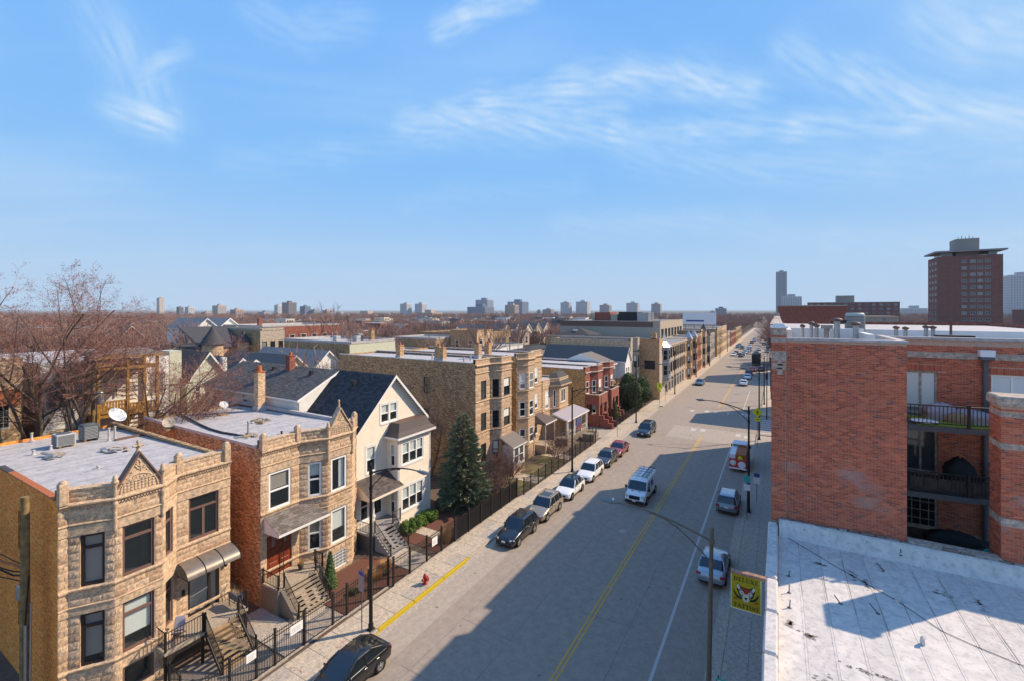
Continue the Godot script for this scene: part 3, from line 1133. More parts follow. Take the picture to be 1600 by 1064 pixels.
	m.tube(pts,rad,6)
	part(ped,"arch_moulding",m,M.trim_stone)
	m = MB.new()
	for i in 26:
		var y := rng.randf_range(10.86,11.38)
		var x := rng.randf_range(-1.0,1.0)*(11.5 - y)*0.5
		m.lathe(t*Transform3D(Basis(Vector3.RIGHT,PI/2),V(L*0.5+x,y,0.01)),[[0.05,0.0],[0.04,0.03],[0.01,0.045]],6,2)
	part(ped,"carved_ornament",m,M.stone_pale,"stuff")
	m = MB.new()
	var ft := t*Transform3D(Basis.IDENTITY,V(L*0.5,11.6,-0.14))
	m.lathe(ft,[[0.13,0],[0.09,0.22],[0.07,0.34],[0.11,0.38],[0.06,0.42],[0.055,0.60],[0.09,0.66],[0.03,0.76],[0.01,0.78]],10,0)
	if st.get("cross",true):
		m.bevel(ft,V(-0.24,0.42,-0.06),V(0.24,0.52,0.06),0.03)
		m.bevel(ft,V(-0.06,0.42,-0.24),V(0.06,0.52,0.24),0.03)
	part(ped,"finial",m,M.trim_stone)
	for k in 2:
		var p := a if k == 0 else b
		pinnacle(root,p.x+0.04,p.y,8.2,10.95,0.11)
	return root
func front_steps(root: Node3D,u0: float,u1: float,d0: float,d1: float,h: float,n: int,m: Material,closed: bool) -> void:
	for i in n:
		var hh := h - (i+1)*h/(n+1)
		var ua := u0+(u1 - u0)*i/n
		var ub := u0+(u1 - u0)*(i+1)/n
		var k := MB.new()
		if closed:
			blk(k,ua,ub,0.12,hh,d0,d1,4)
			k.bevel(ID(),V(ua,hh - 0.04,-d1),V(ub+0.035,hh,-d0),0.012)
		else:
			k.bevel(ID(),V(ua - 0.01,hh - 0.055,-d1+0.03),V(ub - 0.02,hh,-d0 - 0.03),0.01)
		part(root,"step",k,m)
func house_a() -> void:
	var poly := [Vector2(-28.1,7.37),Vector2(-28.1,7.72),Vector2(-27.2,9.12),Vector2(-27.2,11.06),Vector2(-28.1,12.07),Vector2(-28.1,14.87)]
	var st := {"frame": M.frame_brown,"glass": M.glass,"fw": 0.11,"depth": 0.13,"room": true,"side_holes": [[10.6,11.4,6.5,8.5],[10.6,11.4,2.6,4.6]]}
	var bl := {"blind": 0.86,"blind_z": -0.09}
	var specs := [[],
		[[0.42,1.30,5.92,8.33,"transom",{"frame": M.frame_dark,"blind": 1.0,"blind_mat": M.blind_dim,"blind_z": -0.12}],[0.42,1.30,2.22,4.66,"transom",{"frame": M.frame_dark,"blind": 0.9,"blind_mat": M.blind_dim,"blind_z": -0.12}]],
		[[0.30,1.60,5.90,8.33,"transom"],[0.30,1.60,2.22,4.66,"transom",{"blind": 0.74,"blind_z": -0.1,"blind_mat": M.curtain}],[0.30,1.60,0.35,1.55,"fixed"]],
		[[0.30,1.0,5.92,8.33,"transom"],[0.30,1.0,2.22,4.66,"transom"]],
		[[0.60,2.16,5.92,8.36,"transom_pair"],[0.56,2.20,1.78,4.28,"door"]]]
	var r := greystone("stone_house","cream stone two-storey house with curved awning over its door and a cross-topped gable",poly,7.37,14.87,-44.4,specs,M.brick_orange,[2],st)
	for p in [[-28.02,7.52],[-28.16,12.2],[-28.1,14.66]]:
		pier(r,p[0],p[1],9.9,10.98,0.17)
	var k := MB.new()
	k.bevel(ID(),V(-0.18,0,-0.16),V(0.18,0.07,0.16),0.03)
	var km := k.mesh()
	for i in 24:
		put(r,"coping_tile",km,M.tile_cap if i < 19 else M.slate,Transform3D(Basis(Vector3.RIGHT,rng.randf_range(-0.05,0.05)),P(-28.5 - i*0.365,10.12+rng.randf_range(-0.004,0.004),7.45)))
	var pk := MB.new()
	blk(pk,-44.4,-28.45,10.0,10.16,14.62,14.9)
	part(r,"side_parapet",pk,M.brick_dusk)
	var t := fu(-28.1,12.07)
	var m := MB.new()
	for x in [0.56,1.62,2.08]:
		m.box(t,V(x,1.78,-0.2),V(x+0.12,4.28,-0.06))
	m.box(t,V(0.68,4.16,-0.2),V(2.08,4.28,-0.06))
	m.box(t,V(0.68,1.78,-0.2),V(1.62,1.86,-0.06))
	var dr := part(r,"door",m,M.frame_dark)
	m = MB.new()
	m.quad(t*V(0.68,1.86,-0.12),t*V(1.62,1.86,-0.12),t*V(1.62,4.16,-0.12),t*V(0.68,4.16,-0.12),t.basis.z)
	part(dr,"pane",m,M.glass)
	m = MB.new()
	m.box(t,V(0.5,1.7,-1.2),V(2.25,4.3,-0.21),32)
	part(dr,"vestibule",m,M.door_white)
	m = MB.new()
	m.rod(t*V(0.72,2.85,-0.03),t*V(1.58,2.98,-0.03),0.018,0.018,5)
	part(dr,"handle",m,M.galv)
	m = MB.new()
	m.bevel(t,V(2.42,3.75,0.02),V(2.56,4.05,0.2),0.03)
	part(r,"wall_lantern",m,M.iron)
	m = MB.new()
	m.bevel(t,V(0.22,3.2,0.03),V(0.36,3.5,0.2),0.03)
	part(r,"wall_lantern",m,M.iron)
	m = MB.new()
	for bay_ in 3:
		var rows := []
		for i in 9:
			var an := PI*0.5*i/8.0
			var o := sin(an)*1.15
			var hh := 4.42+cos(an)*0.62
			rows.append(PackedVector3Array([P(-28.08+o,hh,12.1+bay_*0.93),P(-28.08+o,hh,12.1+bay_*0.93+0.90)]))
		m.ring(rows,false)
	var aw := part(r,"awning",m,M.awning_metal)
	for i in 4:
		m = MB.new()
		var pts := PackedVector3Array()
		var rad := PackedFloat32Array()
		for j in 9:
			var an := PI*0.5*j/8.0
			pts.append(P(-28.08+sin(an)*1.16,4.43+cos(an)*0.62,12.085+i*0.93)); rad.append(0.022)
		m.tube(pts,rad,5)
		m.rod(P(-28.08,4.42,12.085+i*0.93),P(-26.93,4.42,12.085+i*0.93),0.015,0.015,4)
		part(aw,"rib",m,M.iron)
	var pr := thing("front_deck","raised deck with black railings and open wooden stairs below the curved awning","porch",P(-26.6,0.1,13))
	m = MB.new()
	blk(m,-28.02,-26.2,1.58,1.75,12.1,14.85)
	blk(m,-27.1,-26.2,1.58,1.75,10.75,12.1,0)
	part(pr,"deck_floor",m,M.step)
	front_steps(pr,-26.2,-24.55,12.62,14.3,1.75,8,M.wood,false)
	for dd in [12.6,14.32]:
		m = MB.new()
		var ts := fd(0,dd)
		m.prism(ts,[Vector2(-26.2,1.75),Vector2(-24.5,0.12),Vector2(-24.75,0.12),Vector2(-26.2,1.45)],-0.025,0.025)
		part(pr,"stringer",m,M.iron)
		railing(pr,P(-26.2,1.75,dd),P(-24.5,0.12,dd),0.92,0.14,M.iron)
	railing(pr,P(-26.24,1.75,10.8),P(-26.24,1.75,12.5),0.95,0.13,M.iron)
	railing(pr,P(-27.15,1.75,10.8),P(-26.24,1.75,10.8),0.95,0.13,M.iron,0)
	railing(pr,P(-28.0,1.75,14.8),P(-26.24,1.75,14.8),0.95,0.13,M.iron,2)
	for q in [[-26.26,10.8],[-26.26,12.5],[-26.26,14.75]]:
		m = MB.new()
		m.bevel(ID(),P(q[0],0.1,q[1])+V(-0.06,0,-0.06),P(q[0],1.6,q[1])+V(0.06,0,0.06),0.01)
		part(pr,"deck_post",m,M.iron)
	railing(pr,P(-26.1,0.3,10.9),P(-25.0,0.13,10.9),0.9,0.13,M.iron)
	var pl := thing("raised_planter","dark raised planter box with dry stalks by the deck stairs","planter",P(-26.9,1.75,14.55))
	m = MB.new()
	m.bevel(ID(),P(-27.35,2.2,14.72),P(-26.45,2.55,14.36),0.02)
	part(pl,"box",m,M.iron_grey)
	for q in [[-27.3,14.4],[-26.5,14.4],[-27.3,14.68],[-26.5,14.68]]:
		m = MB.new()
		m.rod(P(q[0],1.75,q[1]),P(q[0],2.25,q[1]),0.025,0.025,5)
		part(pl,"leg",m,M.iron)
	m = MB.new()
	for i in 34:
		var p := P(rng.randf_range(-27.25,-26.55),2.5,rng.randf_range(14.42,14.66))
		m.rod(p,p+V(rng.randf_range(-0.12,0.12),rng.randf_range(0.12,0.35),rng.randf_range(-0.12,0.12)),0.008,0.003,3,0)
	part(pl,"dry_stalks",m,M.straw)
	var ch := thing("patio_chair","folded patio chair with pale cushion leaning on the deck railing","chair",P(-26.75,1.75,11.6))
	m = MB.new()
	var ct := Transform3D(Basis.from_euler(V(-0.5,0.9,0)),P(-26.75,2.1,11.6))
	m.bevel(ct,V(-0.24,0.1,-0.04),V(0.24,0.75,0.04),0.03)
	part(ch,"backrest",m,M.tarp)
	m = MB.new()
	m.bevel(ct,V(-0.24,-0.02,0.0),V(0.24,0.06,0.45),0.03)
	part(ch,"seat",m,M.tarp)
	for k2 in 4:
		m = MB.new()
		m.rod(ct*V(-0.23 if k2 & 1 else 0.23,0.0,0.42 if k2 & 2 else 0.0),P(-26.75+(0.2 if k2 & 1 else -0.2),1.75,11.6+(0.25 if k2 & 2 else -0.25)),0.014,0.014,4)
		part(ch,"leg",m,M.iron)
func house_b() -> void:
	var poly := [Vector2(-28.1,16.7),Vector2(-28.1,19.4),Vector2(-27.2,20.97),Vector2(-27.2,23.06),Vector2(-28.1,24.1),Vector2(-28.1,24.25)]
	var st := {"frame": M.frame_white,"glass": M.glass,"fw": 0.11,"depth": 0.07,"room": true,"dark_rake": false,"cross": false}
	var specs := [
		[[0.55,2.05,5.92,8.32,"dh",{"blind": 0.46,"blind_mat": M.blind_dim,"blind_z": -0.09}],[0.42,2.16,1.62,4.3,"door"]],
		[[0.55,1.38,5.95,8.28,"dh",{"blind": 0.4,"blind_mat": M.curtain,"blind_z": -0.2}],[0.55,1.38,2.2,4.6,"dh",{"blind": 0.5,"blind_mat": M.blind_dim,"blind_z": -0.12}]],
		[[0.28,1.58,5.9,8.28,"fixed",{"nm": "window"}],[0.28,1.58,2.2,4.62,"fixed",{"blind": 0.62,"blind_mat": M.curtain,"blind_z": -0.12}],[0.35,1.60,0.35,1.5,"grid",{"fw": 0.05,"glass": M.glass_pale,"room": false}]],
		[],[]]
	var r := greystone("stone_house","tan stone two-storey house with white windows and a shingled canopy over its red door",poly,16.7,24.25,-44.2,specs,M.brick_brown,[2],st)
	for p in [[-28.1,16.88],[-28.16,19.3],[-28.1,24.05]]:
		pier(r,p[0],p[1],9.9,10.98,0.17)
	var tb := fu(-27.2,20.97)
	var m := MB.new()
	for side in 2:
		var rows := []
		for i in 13:
			var x := (1.05+i*0.038) if side else (0.40+i*0.012)
			var z := -0.2+0.03*sin(i*1.9)
			rows.append(PackedVector3Array([tb*V(x,6.05,z),tb*V(x,8.2,z)]))
		m.ring(rows,false)
	part(r,"curtain",m,M.curtain)
	m = MB.new()
	blk(m,-44.2,-28.5,10.0,10.2,16.66,16.9)
	blk(m,-44.2,-28.5,10.0,10.26,24.0,24.28)
	part(r,"membrane_edge",m,M.roof_white)
	var t := fu(-28.1,16.7)
	m = MB.new()
	m.box(t,V(0.42,1.62,-0.2),V(2.16,4.3,-0.14))
	var dr := part(r,"door",m,M.frame_brown)
	for x in [0.5,1.3]:
		m = MB.new()
		m.bevel(t,V(x,1.66,-0.15),V(x+0.78,4.2,-0.09),0.015)
		for y in [[1.85,2.5],[2.6,3.35]]:
			m.bevel(t,V(x+0.12,y[0],-0.12),V(x+0.66,y[1],-0.06),0.02)
		part(dr,"door_leaf",m,M.door_red)
		m = MB.new()
		m.box(t,V(x+0.28,3.5,-0.10),V(x+0.52,4.05,-0.082))
		part(dr,"pane",m,M.glass_mid)
	m = MB.new()
	var a := P(-28.08,5.66,16.92)
	var b := P(-28.08,5.66,20.0)
	var c := P(-26.62,4.84,16.98)
	var e := P(-26.62,4.84,20.72)
	m.quad(a,b,e,c,V(0.4,1,0))
	m.quad(a+V(0,-0.12,0),b+V(0,-0.12,0),e+V(0,-0.12,0),c+V(0,-0.12,0),V(-0.4,-1,0))
	var cn := part(r,"canopy",m,M.shingle_brown)
	shingles(cn,a,b,e,c,0.16,0.34,M.shingle_tan)
	m = MB.new()
	m.quad(c+V(0.01,0.0,0),e+V(0.01,0.0,0),e+V(0.01,-0.17,0),c+V(0.01,-0.17,0),V(1,0,0))
	m.tri(a+V(0,0,0.01),c+V(0,0,0.01),P(-28.08,4.7,16.91),V(0,0,1))
	m.quad(c+V(0,0,0.01),c+V(0,-0.17,0.01),P(-28.08,4.67,16.91),P(-28.08,4.72,16.91),V(0,0,1))
	m.quad(b,e,e+V(0,-0.17,0),b+V(0,-0.17,0),V(0,0,-1))
	part(cn,"fascia",m,M.white_paint)
	for q in [[-26.75,17.12],[-26.75,17.38]]:
		m = MB.new()
		m.rod(P(q[0],1.6,q[1]),P(q[0],4.75,q[1]),0.022,0.022,5)
		for i in 13:
			var y := 1.75+i*0.23
			m.rod(P(-26.75,y,17.12+(0.0 if i % 2 else 0.26)),P(-26.75,y+0.23,17.12+(0.26 if i % 2 else 0.0)),0.012,0.012,4,0)
		part(cn,"iron_post",m,M.iron)
	var so := thing("front_stoop","concrete stoop with stucco cheek wall and thin iron rails below the red door","stoop",P(-26.6,0.1,18))
	m = MB.new()
	blk(m,-28.05,-26.4,0.1,1.6,16.78,20.0,4)
	part(so,"landing",m,M.step)
	m = MB.new()
	blk(m,-28.09,-26.36,0.1,1.56,16.72,16.85)
	m.prism(fd(0,17.05),[Vector2(-26.42,0.1),Vector2(-25.0,0.1),Vector2(-25.0,0.38),Vector2(-26.36,1.56)],-0.12,0.12)
	part(so,"cheek_wall",m,M.stucco)
	front_steps(so,-26.4,-24.9,17.2,19.4,1.6,8,M.step,true)
	railing(so,P(-28.0,1.6,16.82),P(-26.42,1.6,16.82),0.85,0.15,M.iron)
	railing(so,P(-26.42,1.6,17.2),P(-24.95,0.14,17.2),0.85,0.15,M.iron)
	railing(so,P(-26.42,1.6,19.42),P(-24.95,0.14,19.42),0.85,0.15,M.iron)
	railing(so,P(-26.42,1.6,19.95),P(-27.2,1.6,19.95),0.85,0.15,M.iron)
	var pot := thing("flower_pot","black pot of dry orange grass on the concrete stoop","planter",P(-27.3,1.6,18.95))
	m = MB.new()
	m.lathe(Transform3D(Basis.IDENTITY,P(-27.3,1.6,18.95)),[[0.12,0],[0.19,0.3],[0.2,0.38],[0.17,0.38],[0.16,0.3]],14,3)
	part(pot,"pot",m,M.clay_pot)
	part(pot,"grass_tuft",tuft(P(-27.3,1.95,18.95),0.16,0.42,140),M.straw)
func tuft(at: Vector3,r: float,h: float,n: int) -> MB:
	var m := MB.new()
	for i in n:
		var an := rng.randf()*TAU
		var q := sqrt(rng.randf())*r
		var p := at+V(cos(an)*q,0,sin(an)*q)
		var tip := p+V(cos(an)*q*1.1+rng.randf_range(-0.06,0.06),h*rng.randf_range(0.6,1.1),sin(an)*q*1.1+rng.randf_range(-0.06,0.06))
		var s := V(-sin(an),0,cos(an))*0.008
		m.tri(p - s,p+s,tip,V(cos(an),0.3,sin(an)))
	return m
func shingles(root: Node3D,a: Vector3,b: Vector3,e: Vector3,c: Vector3,dep: float,wid: float,m: Material,nm := "shingles",hue := 0.0) -> void:
	var mb := MB.new()
	mb.tinted = true
	var rows := maxi(1,int(((a - c).length()+(b - e).length())*0.5/dep))
	var n := (b - a).cross(c - a).normalized()
	if n.y < 0: n = -n
	var base: Color = m.albedo_color.srgb_to_linear()
	for r in rows:
		var t0 := float(r)/rows
		var t1 := float(r+1)/rows
		var p0 := a.lerp(c,t0)
		var p1 := b.lerp(e,t0)
		var q0 := a.lerp(c,t1)
		var q1 := b.lerp(e,t1)
		var cnt := maxi(1,int((p1 - p0).length()/wid))
		var sh := 0.5 if r % 2 else 0.0
		for i in cnt+1:
			var x0 := clampf((i - sh)/cnt,0,1)
			var x1 := clampf((i+1 - sh)/cnt - 0.04/cnt,0,1)
			if x1 <= x0: continue
			mb.col = base*rng.randf_range(0.62,1.25)*(1.0)
			mb.col.a = 1.0
			var lift := n*rng.randf_range(0.014,0.03)
			var k0 := p0.lerp(p1,x0)+n*0.004
			var k1 := p0.lerp(p1,x1)+n*0.004
			var j0 := q0.lerp(q1,x0)+lift
			var j1 := q0.lerp(q1,x1)+lift
			mb.quad(k0,k1,j1,j0,n)
			mb.quad(j0,j1,j1 - lift+n*0.004,j0 - lift+n*0.004,(j0 - k0))
	var key := "tint_rough"
	if not M.has(key):
		var k := mat(key,Color.WHITE,0.95,TX.fine,2.0,TX.nfine,0.5)
		k.vertex_color_use_as_albedo = true
	part(root,nm,mb,M[key],"stuff")
func clapboards(root: Node3D,t: Transform3D,poly: Array,holes: Array,step: float,m: Material,nm := "siding") -> void:
	var mb := MB.new()
	var lo := 1e9
	var hi := -1e9
	for p in poly:
		lo = minf(lo,p.y); hi = maxf(hi,p.y)
	var y := lo
	while y < hi - 0.01:
		var y1 := minf(y+step,hi)
		var sp := span_at(poly,y+0.01)
		var sq := span_at(poly,y1 - 0.01)
		var free := [[maxf(sp[0],sp[0]),sp[1],sq[0],sq[1]]]
		var cuts := []
		for q in holes:
			if q[3] > y+0.01 and q[2] < y1 - 0.01: cuts.append(q)
		cuts.sort_custom(func(p1,p2): return p1[0] < p2[0])
		var xa: float = sp[0]
		var xb: float = sq[0]
		for q in cuts:
			if q[0] > maxf(xa,xb):
				lap(mb,t,xa,q[0],xb,q[0],y,y1)
			xa = maxf(xa,q[1]); xb = maxf(xb,q[1])
		if minf(sp[1],sq[1]) > maxf(xa,xb):
			lap(mb,t,xa,sp[1],xb,sq[1],y,y1)
		y = y1
	part(root,nm,mb,m,"stuff")
func span_at(poly: Array,y: float) -> Array:
	var lo := 1e9
	var hi := -1e9
	for i in poly.size():
		var a: Vector2 = poly[i]
		var b: Vector2 = poly[(i+1) % poly.size()]
		if (a.y - y)*(b.y - y) <= 0.0 and a.y != b.y:
			var x := a.x+(b.x - a.x)*(y - a.y)/(b.y - a.y)
			lo = minf(lo,x); hi = maxf(hi,x)
	return [lo,hi]
func lap(mb: MB,t: Transform3D,x0: float,x1: float,x2: float,x3: float,y0: float,y1: float) -> void:
	mb.quad(t*V(x0,y0,0.032),t*V(x1,y0,0.032),t*V(x3,y1,0.012),t*V(x2,y1,0.012),t.basis.z)
	mb.quad(t*V(x0,y0,0.032),t*V(x1,y0,0.032),t*V(x1,y0,0.006),t*V(x0,y0,0.006),-t.basis.y)
func frame_house() -> void:
	var r := thing("frame_house","cream clapboard house with steep dark blue gable roof and two-storey bay","house",P(-28.7,0.1,28.6))
	var uf := -28.7
	var d0 := 24.62
	var d1 := 32.6
	var t := fu(uf,d0)
	var W := d1 - d0
	var pk := 28.7 - d0
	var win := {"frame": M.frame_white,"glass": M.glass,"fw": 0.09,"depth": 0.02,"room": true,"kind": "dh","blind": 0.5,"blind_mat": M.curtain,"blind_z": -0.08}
	var hm := [[2.66,3.60,9.32,10.9],[3.66,4.58,9.32,10.9],[1.12,2.12,5.6,7.72],[0.5,1.35,1.9,4.15],[1.9,2.85,1.9,4.3]]
	var m := MB.new()
	wall(m,t,0,W,0,9.1,[hm[2],hm[3],hm[4]],0.12)
	m.tri(t*V(0,9.1,0),t*V(pk - 1.45,9.1,0),t*V(pk - 1.45,9.1+(pk - 1.45)/pk*3.95,0),t.basis.z)
	m.tri(t*V(W,9.1,0),t*V(pk+0.9,9.1,0),t*V(pk+0.9,9.1+(W - pk - 0.9)/(W - pk)*3.95,0),t.basis.z)
	wall(m,t,pk - 1.45,pk+0.9,9.1,11.0,[hm[0],hm[1]],0.12)
	m.prism(t,[Vector2(pk - 1.45,11.0),Vector2(pk+0.9,11.0),Vector2(pk+0.9,9.1+(W - pk - 0.9)/(W - pk)*3.95),Vector2(pk,13.05),Vector2(pk - 1.45,9.1+(pk - 1.45)/pk*3.95)],-0.05,0.0)
	wall(m,fd(-36,d0),0,36+uf,0,9.1,[])
	wall(m,wf(uf,d1,-36,d1),0,36+uf,0,9.1,[])
	part(r,"wall",m,M.cream_board)
	var face := [Vector2(0,0.6),Vector2(W,0.6),Vector2(W,9.1),Vector2(pk,13.05),Vector2(0,9.1)]
	clapboards(r,t,face,hm,0.135,M.cream_board)
	clapboards(r,fd(-36,d0),[Vector2(0,0.6),Vector2(36+uf,0.6),Vector2(36+uf,9.1),Vector2(0,9.1)],[],0.135,M.cream_board)
	for i in 5:
		var w2 := win.duplicate()
		if i == 3 or i == 4:
			w2.blind = 0.0
			w2.nm = "door"
		window(r,t,hm[i],w2)
	for q in hm:
		m = MB.new()
		m.box(t,V(q[0] - 0.12,q[2] - 0.14,0.005),V(q[0],q[3]+0.14,0.05)); m.box(t,V(q[1],q[2] - 0.14,0.005),V(q[1]+0.06,q[3]+0.14,0.052))
		m.box(t,V(q[0],q[3],0.005),V(q[1],q[3]+0.14,0.051)); m.box(t,V(q[0],q[2] - 0.14,0.005),V(q[1],q[2],0.075))
		part(r,"window_casing",m,M.white_paint)
	var ue := uf+0.42
	var ub := -36.3
	var rp := [P(ue,13.25,28.7),P(ub,13.25,28.7)]
	var l0 := [P(ue,8.95,24.35),P(ub,8.95,24.35)]
	var r0 := [P(ue,8.95,32.85),P(ub,8.95,32.85)]
	m = MB.new()
	m.quad(rp[0],rp[1],l0[1],l0[0],V(0,1,1)); m.quad(rp[0],rp[1],r0[1],r0[0],V(0,1,-1))
	for q in [l0,r0]:
		m.quad(rp[0] - V(0,0.16,0),rp[1] - V(0,0.16,0),q[1] - V(0,0.16,0),q[0] - V(0,0.16,0),V(0,-1,0))
	var rf := part(r,"roof",m,M.shingle_blue)
	shingles(rf,rp[1],rp[0],l0[0],l0[1],0.15,0.30,M.shingle_blue)
	shingles(rf,rp[1],rp[0],r0[0],r0[1],0.30,0.6,M.shingle_blue)
	m = MB.new()
	for q in [l0,r0]:
		m.quad(rp[0]+V(0.012,0.03,0),q[0]+V(0.012,0.03,0),q[0]+V(0.012,-0.24,0),rp[0]+V(0.012,-0.24,0),V(1,0,0))
		m.quad(rp[0]+V(-0.02,-0.24,0),q[0]+V(-0.02,-0.24,0),q[0]+V(0.012,-0.24,0),rp[0]+V(0.012,-0.24,0),V(0,-1,0))
	part(rf,"bargeboard",m,M.white_paint)
	m = MB.new()
	for i in 22:
		var s := (i+0.5)/22.0
		var p: Vector3 = rp[0].lerp(r0[0],s)
		m.box(Transform3D(Basis.IDENTITY,p),V(-0.40,-0.23,-0.03),V(-0.02,-0.165,0.03))
	part(rf,"soffit_brackets",m,M.white_paint,"stuff")
	m = MB.new()
	m.box(ID(),P(-32.6,12.25,27.9),P(-32.2,12.6,27.5))
	part(rf,"roof_vent",m,M.plastic_black)
	var ubay := -27.5
	var b0 := 28.02
	var b1 := 32.16
	var tb := fu(ubay,b0)
	var bw := b1 - b0
	var wb := [[0.5,3.18,5.66,7.55],[0.5,3.18,1.72,3.75]]
	m = MB.new()
	wall(m,tb,0,bw,0,8.0,wb,0.12)
	var tl := fd(uf,b0)
	var wl := [[0.42,0.98,5.66,7.55],[0.42,0.98,1.72,3.75]]
	wall(m,tl,0,ubay - uf,0,8.0,wl,0.12)
	wall(m,wf(ubay,b1,uf,b1),0,ubay - uf,0,8.0,[],0.12)
	var by := part(r,"bay",m,M.cream_board)
	clapboards(by,tb,[Vector2(0,0.7),Vector2(bw,0.7),Vector2(bw,8.0),Vector2(0,8.0)],wb,0.135,M.cream_board)
	clapboards(by,tl,[Vector2(0,0.7),Vector2(1.2,0.7),Vector2(1.2,8.0),Vector2(0,8.0)],wl,0.135,M.cream_board)
	var w3 := win.duplicate()
	w3.kind = "triple"
	for q in wb:
		window(r,tb,q,w3)
		m = MB.new()
		m.box(tb,V(q[0] - 0.13,q[2] - 0.14,0.005),V(q[0],q[3]+0.14,0.05)); m.box(tb,V(q[1],q[2] - 0.14,0.005),V(q[1]+0.13,q[3]+0.14,0.05))
		m.box(tb,V(q[0],q[3],0.005),V(q[1],q[3]+0.14,0.05)); m.box(tb,V(q[0],q[2] - 0.14,0.005),V(q[1],q[2],0.08))
		part(r,"window_casing",m,M.white_paint)
	for q in wl:
		window(r,tl,q,win)
	m = MB.new()
	blk(m,uf - 0.05,ubay+0.02,0.1,0.72,b0 - 0.02,b1+0.02)
	part(r,"foundation",m,M.walk_grey)
	for q in [[0.0,0.1],[bw - 0.1,bw]]:
		m = MB.new()
		m.box(tb,V(q[0],0.7,0.01),V(q[1],8.0,0.055))
		part(r,"corner_board",m,M.white_paint)
	m = MB.new()
	var lo := [P(uf,8.2,b0 - 0.35),P(ubay+0.45,8.2,b0 - 0.35),P(ubay+0.45,8.2,b1+0.3),P(uf,8.2,b1+0.3)]
	var mi := [P(uf,8.55,b0+0.05),P(ubay+0.12,8.55,b0+0.05),P(ubay+0.12,8.55,b1 - 0.1),P(uf,8.55,b1 - 0.1)]
	var hi := [P(uf,9.22,b0+0.35),P(ubay - 0.1,9.22,b0+0.35),P(ubay - 0.1,9.22,b1 - 0.35),P(uf,9.22,b1 - 0.35)]
	for i in 3:
		var o: Vector3 = [V(0,0.5,1),V(1,0.5,0),V(0,0.5,-1)][i]
		m.quad(lo[i],lo[i+1],mi[i+1],mi[i],o); m.quad(mi[i],mi[i+1],hi[i+1],hi[i],o)
	var br := part(r,"bay_roof",m,M.shingle_brown)
	m = MB.new()
	m.quad(hi[0],hi[1],hi[2],hi[3],Vector3.UP)
	part(br,"flat_top",m,M.copper_brown)
	m = MB.new()
	blk(m,uf,ubay+0.46,8.0,8.19,b0 - 0.36,b1+0.31)
	part(br,"eaves",m,M.white_paint)
	m = MB.new()
	m.rod(P(ubay+0.06,8.0,b0+0.15),P(ubay+0.06,0.3,b0+0.15),0.045,0.045,6)
	part(r,"downpipe",m,M.white_paint)
	var po := thing("front_porch","small porch with lattice post and grey stone steps beside the cream bay","porch",P(-27.9,0.1,26.3))
	m = MB.new()
	var pa := P(uf+0.03,5.32,24.7)
	var pb := P(uf+0.03,5.32,27.95)
	var pc := P(-26.95,4.22,24.62)
	var pd := P(-26.95,4.22,28.25)
	m.quad(pa,pb,pd,pc,V(0.4,1,0))
	m.quad(pa - V(0,0.14,0),pb - V(0,0.14,0),pd - V(0,0.14,0),pc - V(0,0.14,0),V(-0.4,-1,0))
	var prf := part(po,"porch_roof",m,M.shingle_brown)
	shingles(prf,pa,pb,pd,pc,0.16,0.32,M.shingle_brown)
	m = MB.new()
	m.quad(pc,pd,pd - V(0,0.2,0),pc - V(0,0.2,0),V(1,0,0))
	m.tri(pa+V(0,0,0.012),pc+V(0,0,0.012),P(uf+0.03,4.2,24.69),V(0,0,1))
	m.quad(pc+V(0,0,0.012),pc+V(0,-0.2,0.012),P(uf,4.0,24.69),P(uf,4.2,24.69),V(0,0,1))
	part(prf,"fascia",m,M.cream_board)
	for q in [24.75,25.05]:
		m = MB.new()
		m.rod(P(-27.12,1.5,q),P(-27.12,4.15,q),0.022,0.022,5)
		for i in 11:
			m.rod(P(-27.12,1.6+i*0.23,24.75+(0.0 if i % 2 else 0.3)),P(-27.12,1.83+i*0.23,24.75+(0.3 if i % 2 else 0.0)),0.014,0.014,4,0)
		part(po,"lattice_post",m,M.white_paint)
	m = MB.new()
	blk(m,uf+0.04,-27.0,1.36,1.5,24.6,27.95)
	part(po,"landing",m,M.step_grey)
	m = MB.new()
	blk(m,uf+0.04,-27.1,0.1,1.36,24.75,27.8)
	part(po,"landing_base",m,M.iron_grey)
	front_steps(po,-27.0,-25.3,25.1,27.0,1.5,7,M.step_grey,true)
	railing(po,P(-27.0,1.5,25.1),P(-25.3,0.12,25.1),0.85,0.16,M.iron)
	railing(po,P(-27.0,1.5,27.0),P(-25.3,0.12,27.0),0.85,0.16,M.iron)
	railing(po,P(-27.05,1.5,27.05),P(-27.05,1.5,27.9),0.85,0.16,M.iron)
	railing(po,P(uf+0.1,1.5,24.66),P(-27.05,1.5,24.66),0.85,0.16,M.iron)
	var rr := thing("rear_wing","white sided rear wing with grey shingled roof and red brick chimney","house",P(-43,0.1,28.6))
	var tr := fd(-51.2,24.62)
	var ww := 51.2 - 35.7
	var hw := [[6.75,7.75,9.62+0.25,10.9],[8.9,9.75,9.4,10.9],[10.0,10.85,9.4,10.9],[1.5,2.4,9.6,10.8]]
	m = MB.new()
	wall(m,tr,0,ww,0,11.15,hw,0.1)
	wall(m,fu(-35.7,24.62),0,8,8.0,11.15,[])
	m.tri(P(-35.7,11.15,24.62),P(-35.7,11.15,32.62),P(-35.7,13.0,28.7),V(1,0,0))
	wall(m,wf(-35.7,32.62,-51.2,32.62),0,ww,0,11.15,[])
	part(rr,"wall",m,M.white_board)
	clapboards(rr,tr,[Vector2(0,8.0),Vector2(ww,8.0),Vector2(ww,11.15),Vector2(0,11.15)],hw,0.2,M.white_board)
